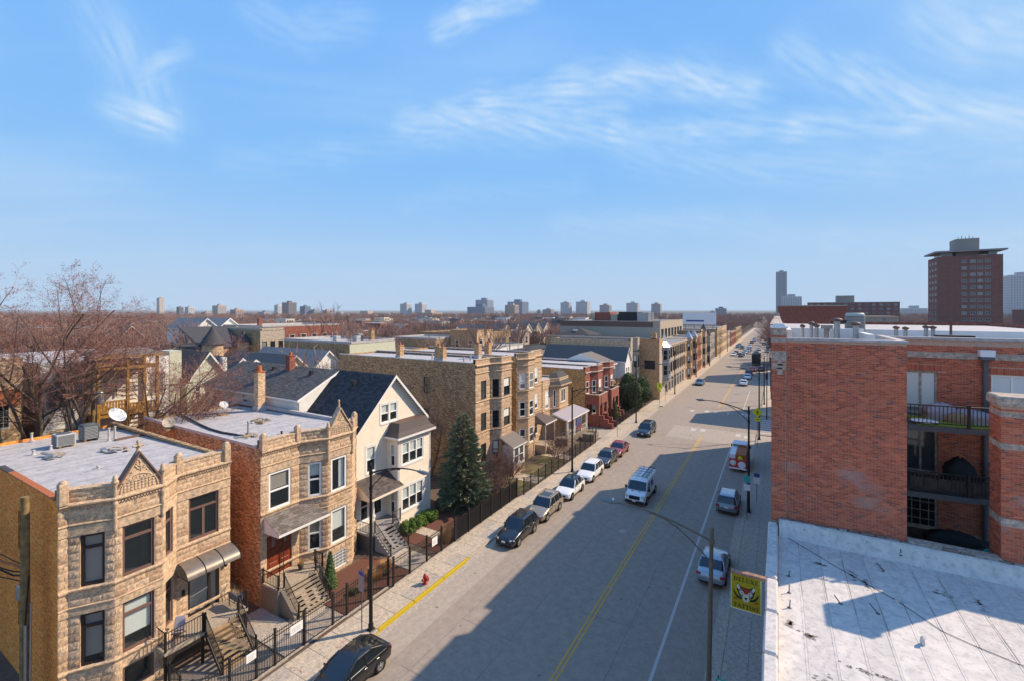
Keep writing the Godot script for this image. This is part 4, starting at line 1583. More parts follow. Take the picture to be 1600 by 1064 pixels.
	clapboards(rr,fu(-35.7,24.62),[Vector2(0,8.4),Vector2(8,8.4),Vector2(8,11.15),Vector2(4.08,13.0),Vector2(0,11.15)],[],0.2,M.white_board)
	for q in hw:
		window(rr,tr,q,win)
		m = MB.new()
		m.box(tr,V(q[0] - 0.1,q[2] - 0.1,0.0),V(q[0],q[3]+0.1,0.05)); m.box(tr,V(q[1],q[2] - 0.1,0.0),V(q[1]+0.1,q[3]+0.1,0.05))
		m.box(tr,V(q[0],q[3],0.0),V(q[1],q[3]+0.1,0.05)); m.box(tr,V(q[0],q[2] - 0.1,0.0),V(q[1],q[2],0.06))
		part(rr,"window_casing",m,M.white_paint)
	m = MB.new()
	var g0 := P(-35.45,13.22,28.72)
	var g1 := P(-51.6,13.22,28.72)
	var s0 := P(-35.45,11.08,24.3)
	var s1 := P(-51.6,11.08,24.3)
	m.quad(g0,g1,s1,s0,V(0,1,1))
	m.quad(g0,g1,P(-51.6,11.08,32.9),P(-35.45,11.08,32.9),V(0,1,-1))
	m.quad(g0 - V(0,0.15,0),g1 - V(0,0.15,0),s1 - V(0,0.15,0),s0 - V(0,0.15,0),V(0,-1,-1))
	rf = part(rr,"roof",m,M.shingle_grey)
	shingles(rf,g1,g0,s0,s1,0.15,0.30,M.shingle_grey)
	m = MB.new()
	m.quad(g0+V(0.012,0.03,0),s0+V(0.012,0.03,0),s0+V(0.012,-0.2,0),g0+V(0.012,-0.2,0),V(1,0,0))
	m.quad(s0+V(0,0,0.012),s1+V(0,0,0.012),s1+V(0,-0.14,0.012),s0+V(0,-0.14,0.012),V(0,0,1))
	part(rf,"bargeboard",m,M.frame_white)
	chimney(rr,-42.1,28.1,12.4,14.25,0.32,M.brick_red)
	for q in [[-47.0,27.9],[-38.4,27.8],[-44.6,28.0]]:
		m = MB.new()
		m.box(ID(),P(q[0],12.5,q[1]),P(q[0]+0.3,13.1,q[1] - 0.3))
		part(rf,"roof_vent",m,M.plastic_black)
	var hd := MB.new()
	blk(hd,-28.75,-28.55,0.1,8.6,24.46,24.6)
	part(r,"corner_pipe",hd,M.frame_brown)
func chimney(root: Node3D,u: float,d: float,h0: float,h1: float,w: float,m: Material,cap := true) -> void:
	var k := MB.new()
	k.box(ID(),P(u,h0,d)+V(-w,0,-w),P(u,h1,d)+V(w,0,w))
	var c := part(root,"chimney",k,m)
	if cap:
		k = MB.new()
		k.bevel(ID(),P(u,h1,d)+V(-w - 0.05,0,-w - 0.05),P(u,h1+0.1,d)+V(w+0.05,0,w+0.05),0.02)
		part(c,"chimney_cap",k,m)
		k = MB.new()
		k.lathe(Transform3D(Basis.IDENTITY,P(u,h1+0.1,d)),[[w*0.5,0],[w*0.42,0.3],[w*0.3,0.3]],10,2)
		part(c,"flue_pot",k,M.tile_cap)
func rowhouse(nm: String,label: String,poly: Array,d0: float,d1: float,uback: float,h: float,specs: Array,c: Dictionary) -> Node3D:
	var root := thing(nm,label,c.get("cat","house"),P(poly[0].x,0,(d0+d1)*0.5))
	var w := MB.new()
	for i in poly.size() - 1:
		var a: Vector2 = poly[i]
		var b: Vector2 = poly[i+1]
		var t := wf(a.x,a.y,b.x,b.y)
		var L := a.distance_to(b)
		var holes := []
		var wide := []
		for q in specs[i]:
			holes.append([q[0],q[1],q[2],q[3]])
			wide.append([q[0] - 0.05,q[1]+0.05,q[2] - 0.15,q[3]+0.3])
		wall(w,t,0,L,0.0,h,holes,0.14)
		for z in c.get("rock",[]):
			ashlar(root,t,0.0,L,z[0],z[1],z[2],wide,0.05,1.1)
		for q in specs[i]:
			var sd: Dictionary = c.win.duplicate()
			sd.kind = q[4] if q.size() > 4 else "dh"
			var z := rng.randf()
			if not sd.has("fixed_glass"):
				sd.glass = M.glass_dark if z < 0.6 else (M.glass_mid if z < 0.85 else M.glass_pale)
			if rng.randf() < 0.45: sd.blind = [0.35,0.5,0.7][rng.randi() % 3]
			if q.size() > 5: sd.merge(q[5],true)
			window(root,t,[q[0],q[1],q[2],q[3]],sd)
	part(root,"front_wall",w,c.front)
	w = MB.new()
	var wl: float = poly[0].x - uback
	var sh: Array = c.get("side_holes",[])
	wall(w,fd(uback,d0),0,wl,0,h - 0.35,sh,0.14)
	for q in sh:
		window(root,fd(uback,d0),q,{"frame": c.win.frame,"glass": M.glass_dark,"kind": "dh","fw": 0.07,"depth": 0.1})
	wall(w,wf(poly[-1].x,d1,uback,d1),0,wl,0,h - 0.35,[],0.1)
	wall(w,wf(uback,d1,uback,d0),0,d1 - d0,0,h - 0.4,[],0.1)
	part(root,"side_wall",w,c.side)
	var m := MB.new()
	band(m,poly,[[-0.3,h - 0.75],[-0.3,h]])
	part(root,"parapet_back",m,c.side)
	m = MB.new()
	band(m,poly,[[0.0,h - 0.02],[0.06,h],[0.06,h+0.1],[-0.32,h+0.1],[-0.32,h - 0.05]])
	part(root,"coping",m,c.trim)
	for z in c.get("strings",[]):
		m = MB.new()
		band(m,poly,[[0.0,z - 0.1],[0.07,z - 0.07],[0.10,z],[0.06,z+0.06],[0.0,z+0.07]])
		part(root,"string_course",m,c.trim)
	if c.has("cornice"):
		var z: float = c.cornice
		m = MB.new()
		band(m,poly,[[0.0,z - 0.22],[0.06,z - 0.2],[0.08,z - 0.12],[0.2,z - 0.04],[0.22,z+0.04],[0.04,z+0.12],[0.0,z+0.12]])
		part(root,"cornice",m,c.trim)
	m = MB.new()
	m.quad(P(uback,h - 0.62,d0+0.04),P(poly[0].x - 0.3,h - 0.48,d0+0.04),P(poly[0].x - 0.3,h - 0.48,d1 - 0.04),P(uback,h - 0.62,d1 - 0.04),Vector3.UP)
	for i in range(0,poly.size() - 1):
		m.quad(P(poly[0].x - 0.3,h - 0.48,poly[i].y),P(poly[i].x - 0.28,h - 0.48,poly[i].y),P(poly[i+1].x - 0.28,h - 0.48,poly[i+1].y),P(poly[0].x - 0.3,h - 0.48,poly[i+1].y),Vector3.UP)
	part(root,"roof",m,c.get("roof",M.roof_grey))
	m = MB.new()
	blk(m,uback,poly[0].x - 0.32,h - 0.36,h - 0.26,d0 - 0.03,d0+0.25)
	blk(m,uback,poly[0].x - 0.32,h - 0.36,h - 0.26,d1 - 0.25,d1+0.03)
	part(root,"side_coping",m,c.get("side_cap",M.roof_white))
	return root
func slope(root: Node3D,nm: String,a: Vector3,b: Vector3,e: Vector3,c: Vector3,th: float,m: Material,edge: Material) -> void:
	var k := MB.new()
	var n := (b - a).cross(c - a).normalized()
	if n.y < 0: n = -n
	k.quad(a,b,e,c,n)
	var r := part(root,nm,k,m)
	k = MB.new()
	var z := V(0,-th,0)
	k.quad(a+z,b+z,e+z,c+z,-n)
	k.quad(c,e,e+z,c+z,c - a)
	k.quad(a,c,c+z,a+z,a - b)
	k.quad(b,e,e+z,b+z,b - a)
	part(r,"fascia",k,edge)
func left_row() -> void:
	var dk := {"frame": M.frame_dark,"fw": 0.09,"depth": 0.1,"sill": M.trim_stone}
	var wt := {"frame": M.frame_white,"fw": 0.1,"depth": 0.06,"sill": M.trim_stone}
	var p := [Vector2(-28.1,40.28),Vector2(-28.1,43.12),Vector2(-27.2,44.19),Vector2(-27.2,46.42),Vector2(-28.1,47.0)]
	var rows := [[9.0,11.06],[5.55,7.5],[2.1,4.1]]
	var sp := [[],[],[],[]]
	for q in rows:
		sp[0].append([1.04,2.09,q[0],q[1],"dh"])
		sp[1].append([0.32,1.08,q[0],q[1],"dh"])
		sp[2].append([0.5,1.84,q[0],q[1],"dh"])
	var r := rowhouse("three_flat","tan stone three-storey building with dark window frames behind the blue spruce",p,40.28,47.0,-50.0,13.42,sp,{"front": M.stone,"side": M.brick_dusk,"trim": M.trim_stone,"win": dk,"cornice": 12.8,"strings": [11.98,8.86,5.42,1.9],"rock": [[12.1,12.5,1],[9.0,11.3,5],[7.75,8.7,2],[5.5,7.6,5],[4.3,5.3,2]],"roof": M.roof_white,"side_holes": [[14.6,15.5,9.3,11.2],[14.6,15.5,5.7,7.6]]})
	for q in [[-33.2,41.0],[-34.6,42.0],[-32.0,46.4],[-40.0,41.2]]:
		chimney(r,q[0],q[1],12.7,14.5,0.33,M.brick_tan)
		var k := MB.new()
		k.box(ID(),P(q[0],12.75,q[1])+V(-0.4,0,-0.4),P(q[0],13.35,q[1])+V(0.4,0,0.4))
		part(r,"chimney_flashing",k,M.roof_white)
	for q in [[-30.6,41.6],[-36.4,43.0],[-31.4,44.0]]:
		var k := MB.new()
		k.rod(P(q[0],12.8,q[1]),P(q[0],13.6,q[1]),0.09,0.09,8)
		part(r,"vent_pipe",k,M.roof_white)
	var po := thing("enclosed_porch","white enclosed porch with pinkish shingled roof behind bare shrubs","porch",P(-27,0.1,45.6))
	var m := MB.new()
	blk(m,-27.9,-25.7,0.1,1.1,44.3,46.9)
	part(po,"base",m,M.stone)
	m = MB.new()
	var tp := fu(-25.7,44.3)
	wall(m,tp,0,2.6,1.1,3.5,[[0.2,1.2,1.3,3.2],[1.4,2.4,1.3,3.2]],0.08)
	wall(m,fd(-27.1,44.3),0,1.4,1.1,3.5,[],0.08)
	part(po,"wall",m,M.white_paint)
	for q in [[0.2,1.2,1.3,3.2],[1.4,2.4,1.3,3.2]]:
		window(po,tp,q,{"frame": M.frame_white,"glass": M.glass_mid,"kind": "dh","depth": 0.05})
	slope(po,"porch_roof",P(-27.3,4.5,43.9),P(-27.3,4.5,47.0),P(-25.4,3.5,47.1),P(-25.4,3.5,43.8),0.14,M.shingle_tan,M.white_paint)
	p = [Vector2(-28.1,49.15),Vector2(-28.1,49.31),Vector2(-27.2,50.6),Vector2(-27.2,52.4),Vector2(-28.1,53.4),Vector2(-28.1,56.2)]
	sp = [[],[],[],[],[]]
	for q in rows:
		sp[1].append([0.35,1.2,q[0] - 0.05,q[1] - 0.1,"dh"])
		sp[2].append([0.3,1.45,q[0] - 0.05,q[1] - 0.1,"dh"])
		sp[4].append([0.6,1.6,q[0]+0.1,q[1]+0.1,"dh"])
	r = rowhouse("three_flat","tan stone three-storey building with white window frames and a golden brick side",p,49.15,56.2,-48.0,13.4,sp,{"front": M.stone,"side": M.brick_gold,"trim": M.trim_stone,"win": wt,"cornice": 12.7,"strings": [11.95,8.75,5.3,1.9],"rock": [[9.0,11.2,4],[5.5,7.6,4]],"roof": M.roof_white})
	m = MB.new()
	m.rod(P(-28.0,13.0,49.2),P(-28.0,0.2,49.2),0.06,0.06,6)
	part(r,"downpipe",m,M.galv)
	chimney(r,-33.0,50.2,12.7,14.4,0.35,M.brick_tan)
	po = thing("entry_porch","small entry porch with a brown hipped roof on the three-storey stone building","porch",P(-27,0.1,54.5))
	slope(po,"porch_roof",P(-28.05,5.0,53.9),P(-28.05,5.0,55.6),P(-25.9,4.15,56.5),P(-25.9,4.15,53.0),0.18,M.shingle_brown,M.white_paint)
	m = MB.new()
	m.tri(P(-28.05,5.0,53.9),P(-25.9,4.15,53.0),P(-28.05,4.15,53.0),V(0,1,1))
	m.quad(P(-28.05,4.15,53.0),P(-25.9,4.15,53.0),P(-25.9,3.97,53.0),P(-28.05,3.97,53.0),V(0,0,1))
	part(po,"roof_end",m,M.shingle_brown)
	m = MB.new()
	blk(m,-28.05,-26.1,0.1,1.2,53.3,56.2)
	part(po,"landing",m,M.step)
	for q in [53.3,56.1]:
		m = MB.new()
		m.rod(P(-26.1,1.2,q),P(-26.1,4.0,q),0.07,0.06,8)
		part(po,"post",m,M.white_paint)
	front_steps(po,-26.1,-24.7,53.9,55.4,1.2,5,M.step,true)
	p = [Vector2(-28.1,56.45),Vector2(-28.1,58.82),Vector2(-27.2,60.11),Vector2(-27.2,63.3),Vector2(-28.1,64.15)]
	sp = [[[0.85,2.0,5.0,7.5,"transom",{"blind": 0.8}]],[[0.55,1.0,5.0,7.5,"fixed"]],[[0.6,2.2,5.5,7.48,"pair"]],[]]
	r = rowhouse("mansard_house","small buff stone house with a slate mansard over its bay and a wide porch",p,56.45,64.15,-46.0,9.0,sp,{"front": M.stone,"side": M.brick_buff,"trim": M.trim_stone,"win": wt,"strings": [4.8],"rock": [[7.8,8.9,3]],"roof": M.roof_white})
	m = MB.new()
	var lo := [P(-28.1,8.12,58.4),P(-26.85,8.12,59.85),P(-26.85,8.12,63.7),P(-28.1,8.12,64.5)]
	var hi := [P(-28.4,9.85,59.3),P(-27.75,9.85,60.4),P(-27.75,9.85,62.9),P(-28.4,9.85,63.6)]
	for i in 3:
		m.quad(lo[i],lo[i+1],hi[i+1],hi[i],[V(0.6,0.4,1),V(1,0.4,0),V(0.6,0.4,-1)][i])
	m.quad(hi[0],hi[1],hi[2],hi[3],Vector3.UP)
	part(r,"mansard_roof",m,M.slate)
	m = MB.new()
	band(m,[Vector2(-28.1,58.4),Vector2(-26.85,59.85),Vector2(-26.85,63.7),Vector2(-28.1,64.5)],[[-0.4,7.98],[0.06,8.0],[0.06,8.16],[-0.1,8.17]])
	part(r,"mansard_eaves",m,M.trim_stone)
	po = thing("wide_porch","wide porch with pale sloping roof and square white posts beside the driveway","porch",P(-26.4,0.1,61.5))
	slope(po,"porch_roof",P(-27.1,4.5,57.5),P(-27.1,4.5,65.2),P(-25.0,3.62,66.4),P(-25.0,3.62,58.0),0.2,M.tarp,M.white_paint)
	m = MB.new()
	blk(m,-27.1,-25.1,0.1,1.0,58.2,66.0)
	part(po,"base",m,M.stucco)
	for q in [58.5,61.0,63.6,65.8]:
		m = MB.new()
		m.bevel(ID(),P(-25.3,1.0,q)+V(-0.13,0,-0.13),P(-25.3,3.7,q)+V(0.13,0,0.13),0.02)
		part(po,"post",m,M.white_paint)
	railing(po,P(-25.25,1.0,58.6),P(-25.25,1.0,61.0),0.8,0.2,M.white_paint,0)
	railing(po,P(-25.25,1.0,63.7),P(-25.25,1.0,65.8),0.8,0.2,M.white_paint,0)
	m = MB.new()
	m.box(fu(-25.1,61.4),V(0,1.5,0.0),V(2.0,3.2,0.06))
	var sg := solid("notice_board",m,M.sign_blue,"","small painted board with a blue top on the wide porch","sign")
	org[sg] = Vector3.ZERO
	m = MB.new()
	for i in 7:
		m.prism(fu(-25.02,61.4),[Vector2(0.1+i*0.26,1.6),Vector2(0.32+i*0.26,1.6),Vector2(0.2+i*0.26,2.2+0.35*(i % 3))],0.0,0.02)
	part(sg,"painted_shapes",m,M.tile_cap)
	var pb := thing("planter_wall","low brown block planter with three small evergreens at the driveway","planter",P(-23.3,0.1,63.2))
	m = MB.new()
	blk(m,-24.4,-22.7,0.1,1.05,62.0,64.0)
	part(pb,"block_wall",m,M.stucco)
	for i in 3:
		part(pb,"evergreen",leaf_cone(P(-24.0+i*0.5,1.0,63.7),0.2,0.75,240,lin_c(0.05,0.09,0.025),0.06),M.leafy)
	for k in 2:
		var d0 := 70.0 if k == 0 else 76.35
		var o := d0 - 70.0
		p = [Vector2(-27.1,d0),Vector2(-27.1,d0+2.3),Vector2(-26.2,d0+3.7),Vector2(-26.2,d0+5.8),Vector2(-27.1,d0+6.3)]
		sp = [[[0.45,1.7,5.15,7.2,"dh"],[0.5,1.6,1.6,3.6,"dh"]],[[0.4,1.25,5.1,7.2,"dh"],[0.4,1.25,1.6,3.7,"dh"]],[[0.4,1.6,5.1,7.2,"dh"],[0.4,1.6,1.6,3.7,"dh"]],[]]
		r = rowhouse("brick_two_flat",["red brick two-storey house whose brown side wall faces the driveway","red brick two-storey house joined to the white gabled house by a wooden balcony"][k],p,d0,d0+6.3,-46.0,9.55,sp,{"front": M.brick_red,"side": M.brick_gold if k == 0 else M.brick_red,"trim": M.cast_stone,"win": wt,"cornice": 8.6,"strings": [4.7],"roof": M.roof_white,"side_holes": []})
		po = thing("brick_porch",["red brick porch with stepped stair wall beside the driveway","red brick porch with stepped stair wall next to the balcony house"][k],"porch",P(-26,0.1,d0+2))
		m = MB.new()
		wall(m,fd(-27.1,d0+0.06),0,2.35,0.1,5.2,[[0.25,1.9,2.0,3.7]],0.3)
		wall(m,fu(-24.75,d0+0.06),0,4.3,0.1,5.2,[[0.5,1.7,1.3,3.8],[2.3,3.8,2.0,3.7]],0.3)
		wall(m,wf(-24.75,d0+4.36,-27.1,d0+4.36),0,2.35,0.1,5.2,[[0.4,1.9,2.0,3.7]],0.3)
		part(po,"wall",m,M.brick_red)
		m = MB.new()
		blk(m,-27.05,-24.9,1.1,1.25,d0+0.2,d0+4.2)
		blk(m,-27.05,-24.9,3.95,4.1,d0+0.2,d0+4.2)
		part(po,"floor",m,M.deck)
		m = MB.new()
		band(m,[Vector2(-27.1,d0+0.06),Vector2(-24.75,d0+0.06),Vector2(-24.75,d0+4.36),Vector2(-27.1,d0+4.36)],[[0.0,5.2],[0.06,5.2],[0.06,5.3],[-0.26,5.3],[-0.26,5.1]])
		part(po,"coping",m,M.cast_stone)
		for i in 3:
			for w in 2:
				m = MB.new()
				var dd := d0+0.1+w*2.0
				blk(m,-24.7+i*0.72,-23.98+i*0.72,0.1,1.95 - i*0.55,dd,dd+0.34)
				m.bevel(ID(),P(-24.72+i*0.72,1.95 - i*0.55,dd+0.37),P(-23.95+i*0.72,2.05 - i*0.55,dd - 0.03),0.02)
				part(po,"stair_wall",m,M.brick_red)
		front_steps(po,-24.7,-22.9,d0+0.46,d0+2.08,1.2,6,M.step,true)
	r = thing("white_gable_house","narrow white clapboard house with dark gable roof beside the round evergreen","house",P(-27,0.1,88.5))
	m = MB.new()
	var tw := fu(-26.0,88.8)
	var hw := [[0.7,1.6,5.8,7.6],[2.1,3.0,5.8,7.6],[0.7,1.6,2.0,3.9],[2.1,3.0,2.0,3.9]]
	wall(m,tw,0,3.75,0,9.0,hw,0.1)
	m.tri(tw*V(0,9.0,0),tw*V(3.75,9.0,0),tw*V(1.9,11.4,0),V(1,0,0))
	wall(m,fd(-44,88.8),0,18,0,9.0,[[12.0,12.9,6,7.6],[15,16.1,5.4,7.5]],0.1)
	wall(m,wf(-26,92.55,-44,92.55),0,18,0,9.0,[])
	part(r,"wall",m,M.white_board)
	for q in hw:
		window(r,tw,q,{"frame": M.frame_white,"glass": M.glass_mid,"kind": "dh","depth": 0.05})
	for q in [[12.0,12.9,6,7.6],[15,16.1,5.4,7.5]]:
		window(r,fd(-44,88.8),q,{"frame": M.frame_white,"glass": M.glass_dark,"kind": "dh","depth": 0.05})
	slope(r,"roof",P(-25.7,11.55,90.7),P(-44,11.55,90.7),P(-44,8.85,88.4),P(-25.7,8.85,88.4),0.2,M.shingle_grey,M.white_paint)
	slope(r,"roof",P(-25.7,11.55,90.7),P(-44,11.55,90.7),P(-44,8.85,92.95),P(-25.7,8.85,92.95),0.2,M.shingle_grey,M.white_paint)
	var ba := thing("wooden_balcony_house","white house front with brown wooden balcony between red brick and white gable","house",P(-27.4,0.1,85.7))
	m = MB.new()
	wall(m,fu(-27.6,82.8),0,5.9,0,8.6,[[0.8,1.7,5.6,7.6],[3.2,4.2,5.4,7.6]],0.1)
	wall(m,fd(-40,82.8),0,12.4,0,8.6,[],0.1)
	part(ba,"wall",m,M.white_board)
	for q in [[0.8,1.7,5.6,7.6],[3.2,4.2,5.4,7.6]]:
		window(ba,fu(-27.6,82.8),q,{"frame": M.frame_brown,"glass": M.glass_dark,"kind": "dh","depth": 0.05})
	slope(ba,"roof",P(-33,10.6,82.9),P(-33,10.6,88.7),P(-27.2,8.6,88.7),P(-27.2,8.6,82.7),0.2,M.shingle_tan,M.white_paint)
	m = MB.new()
	m.tri(P(-33,10.6,82.85),P(-27.6,8.55,82.8),P(-38,8.5,82.8),V(0,0,1))
	part(ba,"roof_gable",m,M.white_board)
	m = MB.new()
	blk(m,-27.6,-25.9,5.0,5.2,82.9,88.6)
	part(ba,"balcony_floor",m,M.wood_post)
	for q in [[P(-25.95,5.2,82.95),P(-25.95,5.2,88.55)],[P(-27.55,5.2,82.95),P(-25.95,5.2,82.95)]]:
		railing(ba,q[0],q[1],1.0,0.16,M.frame_brown,3)
	for q in [83.0,88.5]:
		m = MB.new()
		m.rod(P(-26.0,0.1,q),P(-26.0,5.0,q),0.08,0.08,6)
		part(ba,"balcony_post",m,M.frame_brown)
	m = MB.new()
	m.rod(P(-25.4,3.4,89.4),P(-22.9,0.5,89.4),0.05,0.05,5)
	m.rod(P(-25.4,3.4,90.4),P(-22.9,0.5,90.4),0.05,0.05,5)
	for i in 9:
		blk(m,-25.4+i*0.28,-25.1+i*0.28,2.4 - i*0.29,2.48 - i*0.29,89.4,90.4)
	part(r,"outside_stairs",m,M.white_paint)
	p = [Vector2(-26.0,92.7),Vector2(-26.0,94.4),Vector2(-25.2,95.1),Vector2(-25.2,96.6),Vector2(-26.0,97.2),Vector2(-26.0,97.9)]
	sp = [[],[[0.15,0.9,7.2,9.6,"dh"],[0.15,0.9,3.4,5.8,"dh"]],[[0.15,1.3,7.2,9.6,"dh"],[0.15,1.3,3.4,5.8,"dh"]],[],[]]
	r = rowhouse("tan_flat","narrow tan building with a two-storey bay squeezed beside the buff brick wall",p,92.7,97.9,-44.0,13.0,sp,{"front": M.limestone,"side": M.brick_buff,"trim": M.limestone,"win": dk,"roof": M.roof_dark,"strings": [6.4]})
	m = MB.new()
	var apx := P(-25.9,11.9,95.85)
	var q4 := [P(-26.0,10.4,94.3),P(-25.05,10.4,95.0),P(-25.05,10.4,96.7),P(-26.0,10.4,97.3)]
	for i in 3:
		m.tri(q4[i],q4[i+1],apx,[V(0.7,0.4,1),V(1,0.4,0),V(0.7,0.4,-1)][i])
	part(r,"bay_roof",m,M.slate)
	commercial_row()
func commercial_row() -> void:
	var uf := -21.5
	var r := thing("limestone_block","long pale limestone block with a grey metal corner bay and brown-framed storeys","building",P(uf,0,113))
	var t := fu(uf,98.4)
	var L := 30.8
	var holes := []
	var kinds := []
	for f in 2:
		for i in 8:
			var q := [8.2+i*2.8,10.5+i*2.8,4.6+f*3.35,7.0+f*3.35]
			holes.append(q); kinds.append("pair")
	for i in 7:
		holes.append([5.5+i*3.4,8.2+i*3.4,0.5,3.4]); kinds.append("transom_pair")
	var m := MB.new()
	wall(m,t,0,L,0,11.2,holes,0.2)
	part(r,"front_wall",m,M.limestone)
	for i in holes.size():
		window(r,t,holes[i],{"frame": M.frame_brown if i < 16 else M.frame_grey,"glass": M.glass_dark if rng.randf() < 0.7 else M.glass_mid,"kind": kinds[i],"depth": 0.16,"fw": 0.12})
	for hh in [3.75,7.35,10.75]:
		m = MB.new()
		m.box(t,V(7.2,hh,0.0),V(L,hh+0.4,0.16),16)
		part(r,"belt_course",m,M.limestone)
	for i in 9:
		m = MB.new()
		m.box(t,V(7.55+i*2.8,3.4,0.0),V(7.95+i*2.8,11.3,0.10),16)
		part(r,"pilaster",m,M.frame_tan if i % 2 else M.cast_stone)
	m = MB.new()
	wall(m,fd(-48,98.4),0,26.5,0,12.8,[[23.3,25.6,6.4,8.3]],0.25)
	wall(m,fu(uf,98.4),0,4.0,11.2,12.8,[])
	wall(m,wf(uf,129.2,-48,129.2),0,26.5,0,11.2,[])
	part(r,"side_wall",m,M.brick_tan)
	m = MB.new()
	m.box(fd(-48,98.4),V(23.3,6.4,-0.24),V(25.6,8.3,-0.2))
	part(r,"blocked_window",m,M.plastic_black)
	m = MB.new()
	flat(m,-48,uf - 0.1,98.6,129.2,11.1)
	part(r,"roof",m,M.roof_grey)
	m = MB.new()
	blk(m,-48,uf - 0.01,12.8,12.92,98.3,98.65)
	part(r,"coping",m,M.roof_white)
	chimney(r,uf - 1.2,98.8,12.8,13.9,0.5,M.brick_tan)
	var op := [Vector2(uf,101.2),Vector2(uf+1.1,102.4),Vector2(uf+1.1,104.4),Vector2(uf,105.6)]
	m = MB.new()
	for i in 3:
		var a: Vector2 = op[i]
		var b: Vector2 = op[i+1]
		var tt := wf(a.x,a.y,b.x,b.y)
		var w := a.distance_to(b)
		var hs := [[0.3,w - 0.3,4.9,7.1],[0.3,w - 0.3,8.2,10.4]]
		wall(m,tt,0,w,3.6,11.0,hs,0.12)
		for q in hs:
			window(r,tt,q,{"frame": M.frame_grey,"glass": M.glass_dark,"kind": "dh","depth": 0.08})
	var ori := part(r,"oriel",m,M.galv)
	m = MB.new()
	var top := P(uf - 0.1,14.3,103.4)
	for i in 3:
		var a: Vector2 = op[i]
		var b: Vector2 = op[i+1]
		var a1 := P(a.x+0.25,11.0,a.y+(-0.3 if i == 0 else 0.0))
		var b1 := P(b.x+0.25,11.0,b.y+(0.3 if i == 2 else 0.0))
		var a2 := a1.lerp(top,0.5)+V(-0.28,-0.4,0)
		var b2 := b1.lerp(top,0.5)+V(-0.28,-0.4,0)
		m.quad(a1,b1,b2,a2,V(1,0.6,[1,0,-1][i]))
		m.tri(a2,b2,top,V(1,0.4,[1,0,-1][i]))
		m.tri(P(a.x,3.6,a.y),P(b.x,3.6,b.y),P(uf,2.9,103.4),V(0.5,-1,0))
	part(ori,"oriel_roof",m,M.galv)
	for hh in [4.2,7.5,10.7]:
		m = MB.new()
		band(m,op,[[0.0,hh],[0.12,hh+0.03],[0.12,hh+0.22],[0.0,hh+0.26]])
		part(ori,"oriel_belt",m,M.galv)
	var fronts := [
		["turret_shop","brown brick shop building with two capped bays past the limestone block",129.3,148.0,11.3,M.brick_tan,2],
		["brick_shop","plain red brick shop building past the capped bays",148.2,158.6,11.4,M.brick_red,0],
		["arched_shop","tall buff shop building with arched windows and a dark pointed cap",158.8,168.6,12.6,M.brick_buff,1],
		["narrow_shop","narrow yellow-tan shop front with a bay past the buff shop",168.8,180,10.6,M.limestone,1],
		["grey_shop","grey fronted shop building with a side wall of brown brick",181,196,10.2,M.grey_board,0],
		["dark_shop","dark brick shop building carrying the billboard",204,224,11.6,M.brick_brown,0],
		["corner_shop","buff three-storey corner building past the billboard",224.3,244,11.8,M.brick_buff,0],
		["yellow_shop","low pale yellow shop building next to orange awnings",245,262,8.6,M.limestone,0],
		["far_terrace","row end of red roofed low houses by the far trees",268,300,7.5,M.brick_red,0],
		["far_terrace","dark terraced houses with steep fronts at the street's far bend",303,350,8.5,M.brick_brown,0]]
	for q in fronts:
		var d0: float = q[2]
		var d1: float = q[3]
		var hh: float = q[4]
		var pl := [Vector2(uf,d0),Vector2(uf,d1)]
		var nb: int = q[6]
		var W := d1 - d0
		if nb > 0:
			pl = [Vector2(uf,d0)]
			for b in nb:
				var c0 := d0+W*(b+0.5)/nb
				pl.append_array([Vector2(uf,c0 - 2.0),Vector2(uf+0.9,c0 - 1.2),Vector2(uf+0.9,c0+1.2),Vector2(uf,c0+2.0)])
			pl.append(Vector2(uf,d1))
		var sp := []
		for i in pl.size() - 1:
			var w: float = pl[i].distance_to(pl[i+1])
			var one := []
			var n := maxi(1,int(w/2.6)) if w > 1.0 else 0
			for f in int(hh/3.6):
				for k in n:
					var cx := w*(k+0.5)/n
					var hw := minf(0.65,w/n*0.32)
					one.append([cx - hw,cx+hw,0.8+f*3.5+(0.3 if f else 0.0),2.9+f*3.5+(0.2 if f else 0.2),"dh"])
			sp.append(one)
		var rr := rowhouse(q[0],q[1],pl,d0,d1,-46.0,hh,sp,{"front": q[5],"side": M.brick_brown,"trim": M.limestone,"win": {"frame": M.frame_dark,"fw": 0.1,"depth": 0.1},"roof": M.roof_grey,"strings": [3.5],"cat": "building","cornice": hh - 0.5})
		for b in nb:
			var c0 := d0+W*(b+0.5)/nb
			var k := MB.new()
			var ap := P(uf+0.1,hh+2.0,c0)
			var qd := [P(uf - 0.8,hh - 0.3,c0 - 2.1),P(uf+1.15,hh - 0.3,c0 - 1.4),P(uf+1.15,hh - 0.3,c0+1.4),P(uf - 0.8,hh - 0.3,c0+2.1)]
			for i in 4:
				k.tri(qd[i],qd[(i+1) % 4],ap,[V(0.7,0.4,1),V(1,0.4,0),V(0.7,0.4,-1),V(-1,0.4,0)][i])
			part(rr,"bay_cap",k,M.slate if nb == 1 else M.galv)
	var bb := thing("billboard","pale billboard with a blue band standing above the dark shop roof","billboard",P(-26,11.2,206))
	m = MB.new()
	m.box(fd(-35.0,205),V(0,13.0,0),V(13.0,18.0,0.3))
	part(bb,"board",m,M.sign_white)
	m = MB.new()
	m.box(fd(-35.0,205),V(1.4,14.2,0.31),V(8.4,14.9,0.34))
	part(bb,"blue_band",m,M.sign_blue)
	for i in 4:
		m = MB.new()
		m.rod(P(-34+i*3.6,11.0,205.2),P(-34+i*3.6,14.0,205.2),0.12,0.12,6)
		part(bb,"post",m,M.iron_grey)
